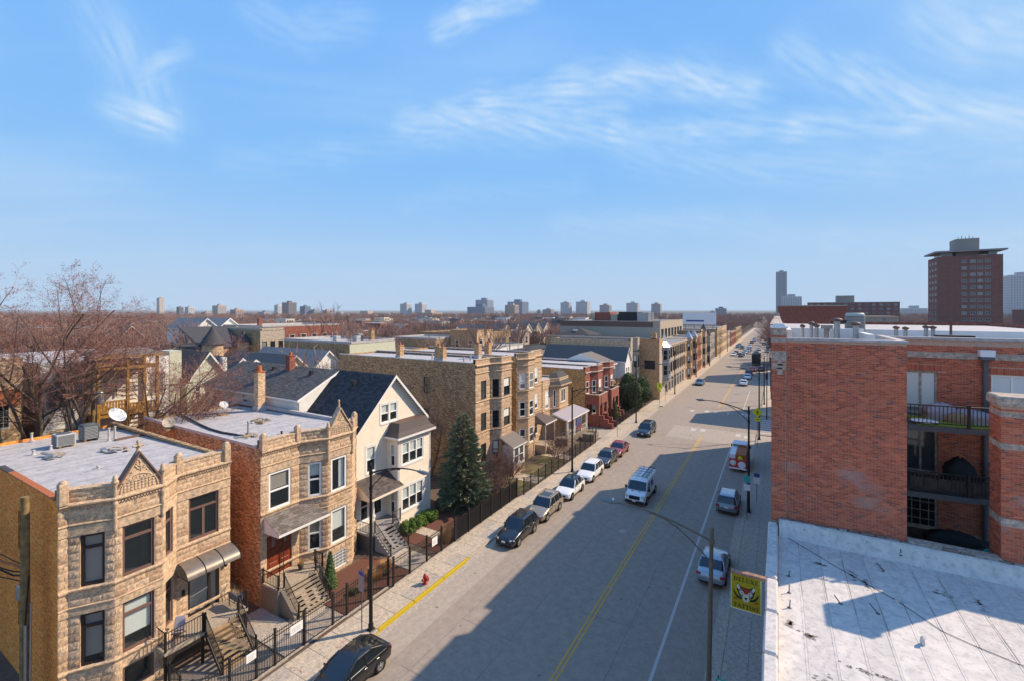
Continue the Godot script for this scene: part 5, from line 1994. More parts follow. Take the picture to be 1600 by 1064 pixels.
	r = thing("loft_block","long grey concrete loft block with a brown metal top storey behind the row","building",P(-45,0,133))
	m = MB.new()
	wall(m,fd(-58.5,130),0,28.4,0,14.1,[])
	wall(m,wf(-30.1,165,-58.5,165),0,28.4,0,14.1,[])
	part(r,"side_wall",m,M.walk_grey)
	m = MB.new()
	wall(m,fd(-58.4,130.1),0,28.2,14.1,15.75,[])
	part(r,"metal_storey",m,M.frame_brown)
	m = MB.new()
	for i in 46:
		m.box(fd(-58.4,130.1),V(i*0.61,14.1,0.0),V(i*0.61+0.05,15.75,0.04),16)
	part(r,"seams",m,M.frame_brown,"stuff")
	m = MB.new()
	var th := fu(-28.2,130)
	var lh := []
	for i in 7:
		lh.append([1.2+i*4.7,4.6+i*4.7,11.0,13.6])
	wall(m,th,0,35,0,15.9,lh,0.2)
	wall(m,fd(-30.1,130),0,1.9,0,15.9,[])
	part(r,"front_wall",m,M.limestone)
	for q in lh:
		window(r,th,q,{"frame": M.frame_dark,"glass": M.glass_mid,"kind": "triple","depth": 0.15,"fw": 0.12})
	m = MB.new()
	flat(m,-58.5,-28.2,130.1,165,15.72)
	part(r,"roof",m,M.roof_grey)
	for q in [[-49.4,-44.5,18.3,M.brick_red],[-41.8,-36.4,18.4,M.plastic_black],[-44.3,-42.3,17.7,M.limestone],[-36.2,-32.9,18.2,M.galv],[-50.3,-49.5,17.2,M.limestone]]:
		m = MB.new()
		blk(m,q[0],q[1],15.7,q[2],136,143)
		part(r,"roof_house",m,q[3])
	railing(r,P(-32.8,15.75,134),P(-28.9,15.75,134),2.2,0.5,M.frame_brown)
	railing(r,P(-32.8,15.75,140),P(-28.9,15.75,140),2.2,0.5,M.frame_brown)
func lin_c(r: float,g: float,b: float) -> Color:
	return Color(r,g,b)
func leaf_cone(at: Vector3,r: float,h: float,n: int,c: Color,size: float) -> MB:
	var m := MB.new()
	m.tinted = true
	for i in n:
		var y := pow(rng.randf(),1.3)
		var rr := r*pow(1.0 - y,0.75)*(0.75+0.35*rng.randf())
		var an := rng.randf()*TAU
		var p := at+V(cos(an)*rr,y*h+0.03,sin(an)*rr)
		var o := V(cos(an),0.55,sin(an)).normalized()
		leaf(m,p,o,size*rng.randf_range(0.6,1.3),c)
	return m
func leaf(m: MB,p: Vector3,o: Vector3,s: float,c: Color) -> void:
	o = (o+V(rng.randf_range(-0.6,0.6),rng.randf_range(-0.5,0.6),rng.randf_range(-0.6,0.6))).normalized()
	var a := o.cross(Vector3.UP)
	a = (a if a.length() > 0.05 else Vector3.RIGHT).normalized()
	var b := o.cross(a)
	var t := rng.randf()*TAU
	var x := a*cos(t)+b*sin(t)
	var y := o.cross(x)
	m.col = c*rng.randf_range(0.55,1.45)
	m.col.a = 1.0
	m.tri(p - x*s*0.5,p+x*s*0.5,p+y*s*1.3+o*s*0.4,o)
func brickwork(root: Node3D,t: Transform3D,s0: float,s1: float,h0: float,h1: float,holes: Array,single: int,cols: Array,pale := 0.0) -> int:
	var bw := 0.2032
	var bh := 0.0677
	if not cache.has("brick"):
		var k := MB.new()
		k.box(ID(),V(0,0,-0.01),V(1,1,0.009),16)
		cache.brick = k.mesh()
		var bm := []
		for i in cols.size():
			bm.append(mat("brick_%d" % i,Color(cols[i].r,cols[i].g,cols[i].b).linear_to_srgb(),0.92,null,1.0,TX.nfine,0.4))
		cache.brick_mats = bm
	var f := FastNoiseLite.new()
	f.seed = 9
	f.frequency = 0.55
	var mb := MB.new()
	mb.tinted = true
	var rows := int((h1 - h0)/bh)
	var made := 0
	for r in rows:
		var y := h0+r*bh
		var x := s0 - (bw*0.5 if r % 2 else 0.0)
		while x < s1 - 0.02:
			var a := maxf(x,s0)
			var b := minf(x+bw - 0.012,s1)
			var ok := b - a > 0.02
			for q in holes:
				if ok and y+0.056 > q[2] and y < q[3] and b > q[0] and a < q[1]:
					if a < q[0] and q[0] - a > 0.03: b = q[0]
					elif b > q[1] and b - q[1] > 0.03: a = q[1]
					else: ok = false
			if ok:
				var k := rng.randi() % (cols.size() - 1)
				if rng.randf() < 0.05: k = cols.size() - 1
				if made < single:
					put(root,"brick",cache.brick,cache.brick_mats[k],t*Transform3D(Basis.from_scale(V(b - a,0.056,1)),V(a,y,rng.randf_range(-0.002,0.002))))
				else:
					var c: Color = cols[k]*rng.randf_range(0.85,1.18)
					var e := clampf((f.get_noise_2d(x*1.2,y*1.6) - 0.05)*2.2,0,1)*pale*(1.0 if y > 10.8 and y < 12.6 else 0.12)
					c = c.lerp(Color(0.42,0.28,0.24),e*0.6)
					c.a = 1.0
					mb.col = c
					mb.box(t,V(a,y,-0.01),V(b,y+0.056,0.009+rng.randf_range(-0.002,0.002)),16)
				made += 1
			x += bw
	if not mb.v.is_empty():
		part(root,"brickwork",mb,M.brick_tint,"stuff")
	return made
func brick_block() -> void:
	var cols := [Color(0.520,0.130,0.066),Color(0.440,0.108,0.058),Color(0.580,0.155,0.078),Color(0.480,0.145,0.082),Color(0.380,0.095,0.056),Color(0.240,0.10,0.074)]
	var r := thing("brick_apartments","red brick apartment block with stacked corner balconies beside the white flat roof","building",P(5,0,40))
	var m := MB.new()
	var tf := fd(-0.2,21.5)
	wall(m,tf,0,4.26,0.15,17.55,[])
	wall(m,fu(4.06,21.5),0,4.5,0.15,17.55,[])
	var tb := fd(4.06,26.0)
	var dh := [[0.75,1.86,14.3,16.14],[0.75,1.86,11.75,13.6],[0.75,1.86,9.35,11.2],[3.5,4.75,15.25,16.12],[3.45,4.1,12.65,13.6],[3.45,4.1,9.9,10.9]]
	wall(m,tb,0,14,0.15,17.5,dh,0.14)
	part(r,"backing_wall",m,M.mortar)
	m = MB.new()
	wall(m,wf(-0.2,63.0,-0.2,21.5),0,41.5,0.15,17.6,[])
	wall(m,wf(18.06,63.0,-0.2,63.0),0,18.26,0.15,17.5,[])
	wall(m,fu(18.06,26.0),0,37,0.15,17.5,[])
	part(r,"street_wall",m,M.brick_red)
	m = MB.new()
	for s in [[22.2,38.4,18.15],[38.4,41.3,17.5],[41.3,56.6,18.15],[56.6,57.6,18.5],[57.6,63.0,18.15]]:
		blk(m,-0.28,0.2,17.4,s[2],s[0],s[1],4)
	part(r,"street_parapet",m,M.cast_stone)
	var made := brickwork(r,tf,0.52,4.26,10.2,17.5,[],300,cols,1.0)
	brickwork(r,tb,0.0,9.0,9.4,17.3,dh+[[0.0,9.0,16.72,16.95],[0.5,2.1,16.14,16.42],[3.3,5.0,16.12,16.4]],0,cols)
	m = MB.new()
	m.tinted = true
	for q in [[0.5,2.1,16.15],[3.3,5.0,16.13]]:
		var x: float = q[0]
		while x < q[1]:
			m.col = cols[rng.randi() % 5]
			m.box(tb,V(x,q[2],-0.01),V(x+0.056,q[2]+0.26,0.012),16)
			x += 0.0677
	part(r,"soldier_course",m,M.brick_tint,"stuff")
	m = MB.new()
	m.box(tb,V(0,16.72,-0.02),V(14,16.95,0.03),16)
	part(r,"stone_band",m,M.cast_stone)
	for q in [[0.45,17.15],[4.4,17.15]]:
		m = MB.new()
		m.box(tb,V(q[0],q[1],-0.01),V(q[0]+0.2,q[1]+0.14,0.02),16)
		part(r,"stone_inset",m,M.cast_stone)
	m = MB.new()
	m.box(tf,V(-0.02,0.15,0.0),V(0.505,18.0,0.07),16)
	m.box(tf,V(-0.02,17.5,-0.5),V(0.505,18.0,0.0))
	var pi := part(r,"corner_pilaster",m,M.mortar)
	var tp := tf*Transform3D(Basis.IDENTITY,V(0,0,0.07))
	var st := [[-0.02,0.505,17.73,18.0],[-0.02,0.505,17.48,17.58],[-0.02,0.505,16.75,17.06],[0.20,0.36,16.15,16.75],[0.0,0.5,16.52,16.58],[0.0,0.5,16.38,16.43]]
	brickwork(pi,tp,-0.02,0.505,10.2,18.0,st,0,cols,0.6)
	for q in st:
		m = MB.new()
		m.box(tp,V(q[0] - 0.004,q[2],-0.01),V(q[1]+0.004,q[3],0.016),16)
		part(pi,"stone_inset",m,M.cast_stone)
	m = MB.new()
	m.bevel(tf,V(-0.06,18.0,-0.5),V(0.56,18.08,0.14),0.015)
	m.prism(tf,[Vector2(0.0,18.08),Vector2(0.5,18.08),Vector2(0.4,18.2),Vector2(0.1,18.2)],-0.45,0.1)
	part(pi,"cap",m,M.sign_white)
	m = MB.new()
	m.rod(tf*V(0.53,10.4,0.03),tf*V(0.53,17.4,0.03),0.012,0.012,5)
	part(r,"cable",m,M.cast_stone)
	m = MB.new()
	m.bevel(ID(),P(0.31,17.53,21.75),P(4.1,17.63,21.44),0.015)
	blk(m,4.1,18.1,17.48,17.58,25.94,26.25)
	blk(m,3.85,4.1,17.53,17.62,21.76,26.2)
	part(r,"coping",m,M.roof_white)
	m = MB.new()
	flat(m,0.1,4.0,21.7,62.9,17.22)
	flat(m,4.0,18.0,26.1,62.9,17.22)
	part(r,"roof",m,M.roof_white)
	m = MB.new()
	blk(m,0.35,3.2,17.22,17.93,24.4,24.6)
	blk(m,0.32,0.5,17.22,17.93,21.9,24.4)
	blk(m,3.0,3.2,17.22,17.8,21.9,24.4)
	blk(m,3.2,18.0,17.22,17.74,30.0,30.25)
	part(r,"white_curb_wall",m,M.white_paint)
	for q in [[0.95,23.6,18.0,0.06],[1.27,23.6,18.12,0.07],[1.46,23.6,18.03,0.07],[2.16,23.4,18.28,0.115],[2.8,23.4,18.12,0.1],[5.0,28.6,17.85,0.08],[5.35,28.6,17.82,0.08],[6.1,28.6,17.9,0.08],[6.35,28.6,17.88,0.08]]:
		m = MB.new()
		m.rod(P(q[0],17.2,q[1]),P(q[0],q[2],q[1]),q[3],q[3],10)
		var vp := part(r,"vent_stack",m,M.galv)
		m = MB.new()
		m.lathe(Transform3D(Basis.IDENTITY,P(q[0],q[2] - 0.02,q[1])),[[q[3]*1.1,0],[q[3]*1.7,0.03],[q[3]*1.7,0.1],[q[3]*0.8,0.14],[0.01,0.15]],12,1)
		part(vp,"vent_cap",m,M.frame_brown)
	m = MB.new()
	m.box(ID(),P(1.62,17.95,23.8),P(2.02,18.1,23.4))
	m.rod(P(1.82,17.2,23.6),P(1.82,17.96,23.6),0.1,0.1,8)
	part(r,"vent_stack",m,M.roof_patch)
	m = MB.new()
	m.lathe(Transform3D(Basis.IDENTITY,P(3.45,17.5,29.2)),[[0.42,0],[0.42,1.0],[0.36,1.1],[0.1,1.1]],20,3)
	var ac := part(r,"condenser",m,M.ac_case)
	m = MB.new()
	for i in 12:
		m.lathe(Transform3D(Basis.IDENTITY,P(3.45,17.58+i*0.075,29.2)),[[0.43,0],[0.44,0.02],[0.43,0.04]],20,0)
	part(ac,"louvres",m,M.iron_grey,"stuff")
	m = MB.new()
	m.box(ID(),P(2.9,17.2,29.6),P(4.0,17.5,28.8))
	m.box(ID(),P(2.35,18.1,28.6),P(3.0,18.25,28.2))
	m.box(ID(),P(6.2,17.2,27.8),P(7.4,17.62,27.1))
	part(r,"rooftop_unit",m,M.plastic_black)
	m = MB.new()
	m.rod(P(6.95,17.2,28.5),P(6.95,18.05,28.5),0.05,0.05,6)
	part(r,"pipe",m,M.frame_brown)
	for i in 6:
		if i < 3:
			window(r,tb,dh[i],{"frame": M.cast_stone,"glass": [M.glass_pale,M.glass_mid,M.glass_dark][i],"kind": "grid" if i == 2 else "pair","depth": 0.09,"fw": 0.08,"nm": "sliding_door","blind": 0.9 if i == 0 else 0.0})
		else:
			window(r,tb,dh[i],{"frame": M.frame_white,"glass": M.glass_pale,"kind": "pair" if i == 3 else "dh","depth": 0.09,"fw": 0.07,"blind": 0.95 if i < 5 else 0.0,"sill": M.cast_stone})
	m = MB.new()
	m.rod(tb*V(3.3,9.0,0.12),tb*V(3.3,16.8,0.12),0.085,0.085,10)
	var dp := part(r,"downpipe",m,M.iron_grey)
	m = MB.new()
	m.bevel(tb,V(3.1,16.72,0.02),V(3.52,16.86,0.36),0.02)
	part(dp,"leader_head",m,M.iron_grey)
	m = MB.new()
	m.prism(tb,[Vector2(3.1,16.86),Vector2(3.52,16.86),Vector2(3.54,17.12),Vector2(3.08,17.12)],0.03,0.36)
	part(dp,"leader_hood",m,M.sign_white)
	for i in 2:
		var h: float = [14.3,11.72][i]
		var b := thing("balcony",["balcony with green turf and covered furniture on the brick apartments","balcony with a covered black grill on the brick apartments"][i],"balcony",P(5.8,h,24.5))
		m = MB.new()
		m.prism(Transform3D(Basis(V(1,0,0),V(0,0,-1),V(0,1,0)),Vector3.ZERO),[Vector2(4.08,23.05),Vector2(6.2,23.3),Vector2(7.3,23.62),Vector2(8.4,24.2),Vector2(8.4,25.97),Vector2(4.08,25.97)],h - 0.2,h)
		part(b,"slab",m,M.slab_edge)
		railing(b,P(4.12,h,23.12),P(6.2,h,23.36),0.8,0.12,M.iron,3)
		railing(b,P(6.2,h,23.36),P(7.3,h,23.68),0.8,0.12,M.iron,2)
		railing(b,P(7.3,h,23.68),P(7.75,h,25.9),0.8,0.12,M.iron,2)
		if i == 0:
			m = MB.new()
			m.prism(Transform3D(Basis(V(1,0,0),V(0,0,-1),V(0,1,0)),Vector3.ZERO),[Vector2(4.7,23.25),Vector2(6.2,23.45),Vector2(7.2,23.75),Vector2(7.3,25.2),Vector2(4.7,25.2)],h+0.004,h+0.03)
			part(b,"turf_mat",m,M.turf)
		else:
			m = MB.new()
			for j in 7:
				m.box(ID(),P(4.5+j*0.42,h+0.05,23.32+j*0.05),P(4.88+j*0.42,h+0.55,23.29+j*0.05))
			part(b,"privacy_screen",m,M.deck)
	cover("furniture_cover","lilac tarpaulin over furniture on the turf balcony",P(5.75,14.33,24.9),V(0.55,0.62,0.5),M.tarp,3)
	cover("furniture_cover","pale grey tarpaulin over a table on the turf balcony",P(6.65,14.33,24.7),V(0.62,0.48,0.45),M.tarp,8,0.25)
	cover("sack","brown paper sack slumped between the tarpaulins",P(6.15,14.33,24.3),V(0.38,0.4,0.22),M.cardboard,5)
	cover("grill_cover","black covered barbecue grill on the middle balcony",P(6.35,11.73,24.9),V(0.5,1.05,0.4),M.grill_cover,6)
	cover("storage_cover","long black covered storage bench on the lowest deck",P(6.05,9.37,24.4),V(0.85,0.62,0.32),M.grill_cover,7,0.12)
	var bx := thing("wicker_stool","low black wicker stool in front of the storage bench","stool",P(6.1,9.37,23.2))
	m = MB.new()
	m.bevel(ID(),P(5.75,9.55,23.5),P(6.5,9.75,23.0),0.03)
	part(bx,"seat",m,M.plastic_black)
	for q in [[5.8,23.05],[6.45,23.05],[5.8,23.45],[6.45,23.45]]:
		m = MB.new()
		m.rod(P(q[0],9.37,q[1]),P(q[0],9.6,q[1]),0.025,0.025,5)
		part(bx,"leg",m,M.plastic_black)
	var tub := thing("plant_tub","dark tub with a coiled green hose at the foot of the brick pillar","tub",P(6.75,9.37,23.3))
	m = MB.new()
	m.lathe(Transform3D(Basis.IDENTITY,P(6.75,9.37,23.3)),[[0.26,0],[0.34,0.4],[0.36,0.42],[0.31,0.42],[0.28,0.3]],16,3)
	part(tub,"tub_body",m,M.plastic_black)
	m = MB.new()
	for j in 3:
		var pts := PackedVector3Array()
		var rad := PackedFloat32Array()
		for i in 13:
			pts.append(P(6.75+cos(i*TAU/12)*(0.2 - j*0.03),9.8+j*0.04,23.3+sin(i*TAU/12)*(0.2 - j*0.03))); rad.append(0.018)
		m.tube(pts,rad,5,0)
	part(tub,"hose",m,M.sign_green)
	var le := thing("wood_bundle","bundle of brown timber leaning in the corner of the turf balcony","timber",P(7.25,14.32,23.9))
	for j in 5:
		m = MB.new()
		m.box(Transform3D(Basis.from_euler(V(0.1*j - 0.2,0,-0.25 - 0.04*j)),P(7.1+j*0.05,14.33,23.95)),V(-0.03,0,-0.02),V(0.03,0.8+0.06*j,0.02))
		part(le,"plank",m,M.wood)
	var fp := thing("serving_tray","round white tray lying on the turf balcony by the door","tray",P(5.0,14.31,23.7))
	m = MB.new()
	m.lathe(Transform3D(Basis.IDENTITY,P(5.0,14.34,23.7)),[[0.3,0],[0.42,0.03],[0.44,0.06],[0.4,0.05],[0.01,0.03]],20,1)
	part(fp,"tray_dish",m,M.sign_white)
	m = MB.new()
	blk(m,4.08,12,9.1,9.3,21.75,25.95)
	part(r,"deck_base",m,M.deck)
	var bm := MB.new()
	bm.box(ID(),V(0,0,0),V(4.0,0.03,0.13))
	var bmesh := bm.mesh()
	for i in 29:
		put(r,"deck_board",bmesh,M.deck,Transform3D(Basis.IDENTITY,P(4.1,9.305+rng.randf_range(0,0.004),21.95+i*0.14)))
	m = MB.new()
	blk(m,4.06,9.0,0.15,10.3,21.45,21.72)
	part(r,"deck_wall",m,M.mortar_grey)
	m = MB.new()
	m.bevel(ID(),P(4.08,10.3,21.8),P(6.5,10.42,21.36),0.02)
	part(r,"deck_coping",m,M.cast_stone)
	var pl := thing("brick_pillar","square red brick pillar with pale stone bands at the balcony corner","pillar",P(6.95,0.15,22.0))
	m = MB.new()
	m.box(ID(),P(6.48,0.2,22.4),P(7.42,15.55,21.45))
	part(pl,"core",m,M.mortar)
	var bands := [[0.0,1.0,15.2,15.32],[0.0,1.0,14.12,14.3],[0.0,1.0,11.55,11.78]]
	brickwork(pl,fd(6.48,21.45),0,0.94,9.9,15.5,bands,0,cols,1.0)
	brickwork(pl,wf(6.48,22.4,6.48,21.45),0,0.95,9.9,15.5,bands,0,cols)
	for q in bands:
		m = MB.new()
		m.box(ID(),P(6.47,q[2],22.41),P(7.43,q[3],21.435))
		part(pl,"stone_band",m,M.cast_stone)
	m = MB.new()
	m.bevel(ID(),P(6.40,15.52,22.5),P(7.5,15.86,21.36),0.05)
	part(pl,"cap",m,M.cast_stone)
	for q in [["brick_flats","plain brick block beyond the apartments",-0.2,16.0,63.2,75.5,14.7],["corner_flats","brick corner block past the cross street",-0.2,16.0,95.4,103.0,14.2],["street_flats","brick block along the far pavement",0.0,16.0,150.0,163.0,20.0],["street_flats","lower brick block along the far pavement",0.0,16.0,176.0,200.0,12.0]]:
		var o := thing(q[0],q[1],"building",P(8,0,(q[4]+q[5])*0.5))
		m = MB.new()
		blk(m,q[2],q[3],0.15,q[6],q[4],q[5])
		part(o,"wall",m,M.brick_red)
		m = MB.new()
		blk(m,q[2] - 0.1,q[3]+0.1,q[6],q[6]+0.3,q[4] - 0.1,q[5]+0.1)
		part(o,"coping",m,M.cast_stone)
func cover(nm: String,label: String,at: Vector3,half: Vector3,m: Material,sd: int,boxy := 0.5) -> void:
	var f := FastNoiseLite.new()
	f.seed = sd
	f.frequency = 1.6
	var rows := []
	var n := 20
	for j in 9:
		var t := j/8.0
		var row := PackedVector3Array()
		for i in n:
			var a := TAU*i/n
			var ex := pow(absf(cos(a)),boxy)*signf(cos(a))
			var ez := pow(absf(sin(a)),boxy)*signf(sin(a))
			var s := 1.0 - pow(t,5.0)*0.85
			var wv := f.get_noise_3d(ex*1.5,t*1.8,ez*1.5)*0.44*boxy
			var fold := 0.06*sin(a*7.0+sd)*(1.0 - t)
			row.append(at+V(ex*half.x*(s+wv+fold),half.y*(t+0.22*t*f.get_noise_2d(ex*2.0,ez*2.0)),ez*half.z*(s+wv+fold)))
		rows.append(row)
	var mb := MB.new()
	mb.ring(rows,true,2)
	var o := thing(nm,label,nm.replace("_"," "),at)
	part(o,"sheet",mb,m)
func white_roof() -> void:
	var r := thing("low_shop","shop building with a white coated flat roof next to the brick apartments","building",P(6,0,12))
	var m := MB.new()
	wall(m,wf(-0.3,21.4,-0.3,1.5),0,19.9,0.15,10.15,[])
	wall(m,fd(-0.3,1.5),0,16,0.15,9.7,[])
	wall(m,fu(15.7,1.5),0,19.9,0.15,9.7,[])
	part(r,"wall",m,M.brick_buff)
	var i := 0
	var u := 0.02
	while u < 15.0:
		m = MB.new()
		var h := 9.80+rng.randf_range(-0.004,0.004)+(0.004 if i % 2 else 0.0)
		m.box(ID(),P(u,h - 0.05,20.95),P(u+0.655,h,1.6))
		m.box(ID(),P(u+0.60,h - 0.02,20.95),P(u+0.64,h+0.008,1.6))
		part(r,"roof_sheet",m,M.roof_coat if rng.randf() < 0.72 else M.roof_coat_b)
		u += 0.66
		i += 1
	m = MB.new()
	flat(m,-0.3,15.7,1.6,21.4,9.70)
	part(r,"roof_deck",m,M.roof_grey)
	m = MB.new()
	var rows := []
	for k in 60:
		var x := 0.05+k*0.26
		var w := rng.randf_range(-0.015,0.015)
		rows.append(PackedVector3Array([P(x,9.805,20.86+w),P(x,9.96+w,21.0+w),P(x,10.26+w,21.12+w),P(x,10.36+w,21.22+w),P(x,10.34,21.34)]))
	m.ring(rows,false)
	part(r,"upstand",m,M.roof_coat)
	var k2 := 0.1
	while k2 < 9.0:
		m = MB.new()
		var w := rng.randf_range(0.2,0.45)
		m.bevel(Transform3D(Basis.from_euler(V(0,rng.randf_range(-0.08,0.08),rng.randf_range(-0.05,0.05))),P(k2,10.2,21.4)),V(0,0,-0.06),V(w,rng.randf_range(0.12,0.24),0.1),0.025)
		part(r,"rubble_stone",m,M.roof_patch if rng.randf() < 0.55 else M.mortar_grey)
		k2 += w+0.03
	var d := 21.3
	while d > 2.0:
		var L := rng.randf_range(1.1,1.9)
		m = MB.new()
		m.bevel(Transform3D(Basis.from_euler(V(rng.randf_range(-0.012,0.012),rng.randf_range(-0.012,0.012),0)),P(-0.16,9.7,d)),V(-0.17,0,0.0),V(0.17,0.48+rng.randf_range(-0.02,0.02),L - rng.randf_range(0.02,0.07)),0.05)
		part(r,"parapet_coping",m,M.roof_coat if rng.randf() < 0.6 else M.roof_coat_b)
		d -= L
	m = MB.new()
	blk(m,-0.28,-0.03,9.6,10.1,1.6,21.3)
	part(r,"parapet_core",m,M.roof_patch)
	m = MB.new()
	for q in [[4.54,19.22,0.45,0.3],[1.95,14.1,0.55,0.12],[1.2,13.3,0.5,0.25],[0.75,14.9,0.2,0.15],[1.35,19.3,0.3,0.08],[3.1,20.1,0.12,0.5],[5.3,18.9,0.1,0.7],[6.2,17.8,0.1,0.5],[2.2,19.0,0.12,0.5],[0.3,15.2,0.1,0.2],[3.3,14.4,0.25,0.1],[2.5,18.7,0.06,0.5]]:
		for j in 26:
			var px: float = q[0]+rng.randfn(0.0,0.4)*q[2]
			var pd: float = q[1]+rng.randfn(0.0,0.4)*q[3]
			if px < 0.1: continue
			var rr := rng.randf_range(0.012,0.05)
			var row := PackedVector3Array()
			for k in 6:
				row.append(P(px+cos(k*TAU/6)*rr*rng.randf_range(0.5,2.0),9.8135,pd+sin(k*TAU/6)*rr*rng.randf_range(0.4,1.2)))
			for k in range(1,5):
				m.tri(row[0],row[k],row[k+1],Vector3.UP)
	part(r,"bare_spots",m,M.roof_patch,"stuff")
	m = MB.new()
	for j in 9:
		crack(m,Vector2(0.66*(j+1),rng.randf_range(17.5,20.6)),Vector2(0.66*(j+1)+0.02,rng.randf_range(15.5,17.0)),0.03,0.012,9.814)
	part(r,"seam_splits",m,M.roof_patch,"stuff")
	for q in [[0.91,21.08,0.22,0.0],[1.83,21.1,0.24,0.0],[2.85,21.08,0.22,0.0],[3.81,21.05,0.2,0.0],[0.32,17.9,0.2,0.05],[0.32,16.85,0.26,0.0],[0.31,16.0,0.24,0.02],[1.66,17.0,0.22,-0.16],[2.56,17.0,0.24,-0.2]]:
		m = MB.new()
		var h0 := 9.80 if q[1] < 20 else 10.0
		m.rod(P(q[0],h0,q[1]),P(q[0]+q[3],h0+q[2],q[1]+0.02),0.018,0.016,6)
		m.lathe(Transform3D(Basis.IDENTITY,P(q[0],h0,q[1])),[[0.07,0],[0.05,0.02],[0.02,0.03]],8,2)
		part(r,"anchor_pin",m,M.iron_grey)
	m = MB.new()
	m.lathe(Transform3D(Basis.IDENTITY,P(3.14,9.8,17.88)),[[0.10,0],[0.05,0.05],[0.045,0.18],[0.06,0.19],[0.06,0.22],[0.02,0.22]],10,2)
	part(r,"roof_vent",m,M.roof_coat_b)
	m = MB.new()
	m.tube(PackedVector3Array([P(3.35,9.8,16.03),P(3.35,9.98,16.03),P(3.38,10.02,16.0)]),PackedFloat32Array([0.06,0.05,0.05]),8)
	part(r,"roof_vent",m,M.roof_coat)
	m = MB.new()
	var cp := PackedVector3Array()
	var cr := PackedFloat32Array()
	for q in [[0.30,20.95],[0.8,20.4],[1.75,19.39],[2.5,18.65],[3.16,18.04],[3.96,16.94],[4.6,16.6],[5.32,16.31],[7.5,15.2]]:
		cp.append(P(q[0],9.822,q[1])); cr.append(0.008)
	m.tube(cp,cr,5,0)
	part(r,"cable",m,M.rubber)
const CARS := {
	"suv": {"L": 4.55,"W": 1.84,"H": 1.68,"belt": 1.02,"hood": [0.74,0.98],"wb": 2.64,"glass": [-0.98,-0.30,1.72,2.12],"tail": 1.02,"r": 0.35},
	"sedan": {"L": 4.75,"W": 1.82,"H": 1.46,"belt": 0.94,"hood": [0.66,0.90],"wb": 2.75,"glass": [-0.90,-0.12,1.05,1.78],"tail": 0.98,"r": 0.33},
	"hatch": {"L": 4.46,"W": 1.75,"H": 1.49,"belt": 0.95,"hood": [0.66,0.90],"wb": 2.70,"glass": [-1.20,-0.15,0.95,2.08],"tail": 0.98,"r": 0.32},
	"minivan": {"L": 5.1,"W": 1.98,"H": 1.75,"belt": 1.04,"hood": [0.74,0.98],"wb": 3.0,"glass": [-1.35,-0.45,2.15,2.48],"tail": 1.02,"r": 0.35},
	"crossover": {"L": 4.35,"W": 1.83,"H": 1.58,"belt": 0.99,"hood": [0.72,0.95],"wb": 2.64,"glass": [-0.95,-0.25,1.35,2.02],"tail": 1.0,"r": 0.34}}
func paint(key: String,c: Color,metal := 0.0,rough := 0.28) -> StandardMaterial3D:
	if M.has(key): return M[key]
	var m := mat(key,c,rough,null,1.0,null,1.0,metal,0.5)
	m.clearcoat_enabled = true
	m.clearcoat = 0.8
	m.clearcoat_roughness = 0.06
	return m
func rrect(x: float,z0: float,z1: float,y: float,rf: float,rr: float) -> PackedVector3Array:
	var out := PackedVector3Array()
	for q in [[1,z0+rf,-PI/2,rf,0.0],[1,z1 - rr,0.0,rr,0.0],[-1,z1 - rr,PI/2,rr,0.0],[-1,z0+rf,PI,rf,0.0]]:
		for i in 5:
			var a: float = q[2]+PI/2*i/4.0
			out.append(V(q[0]*(x - q[3])+cos(a)*q[3],y,q[1]+sin(a)*q[3]))
	return out
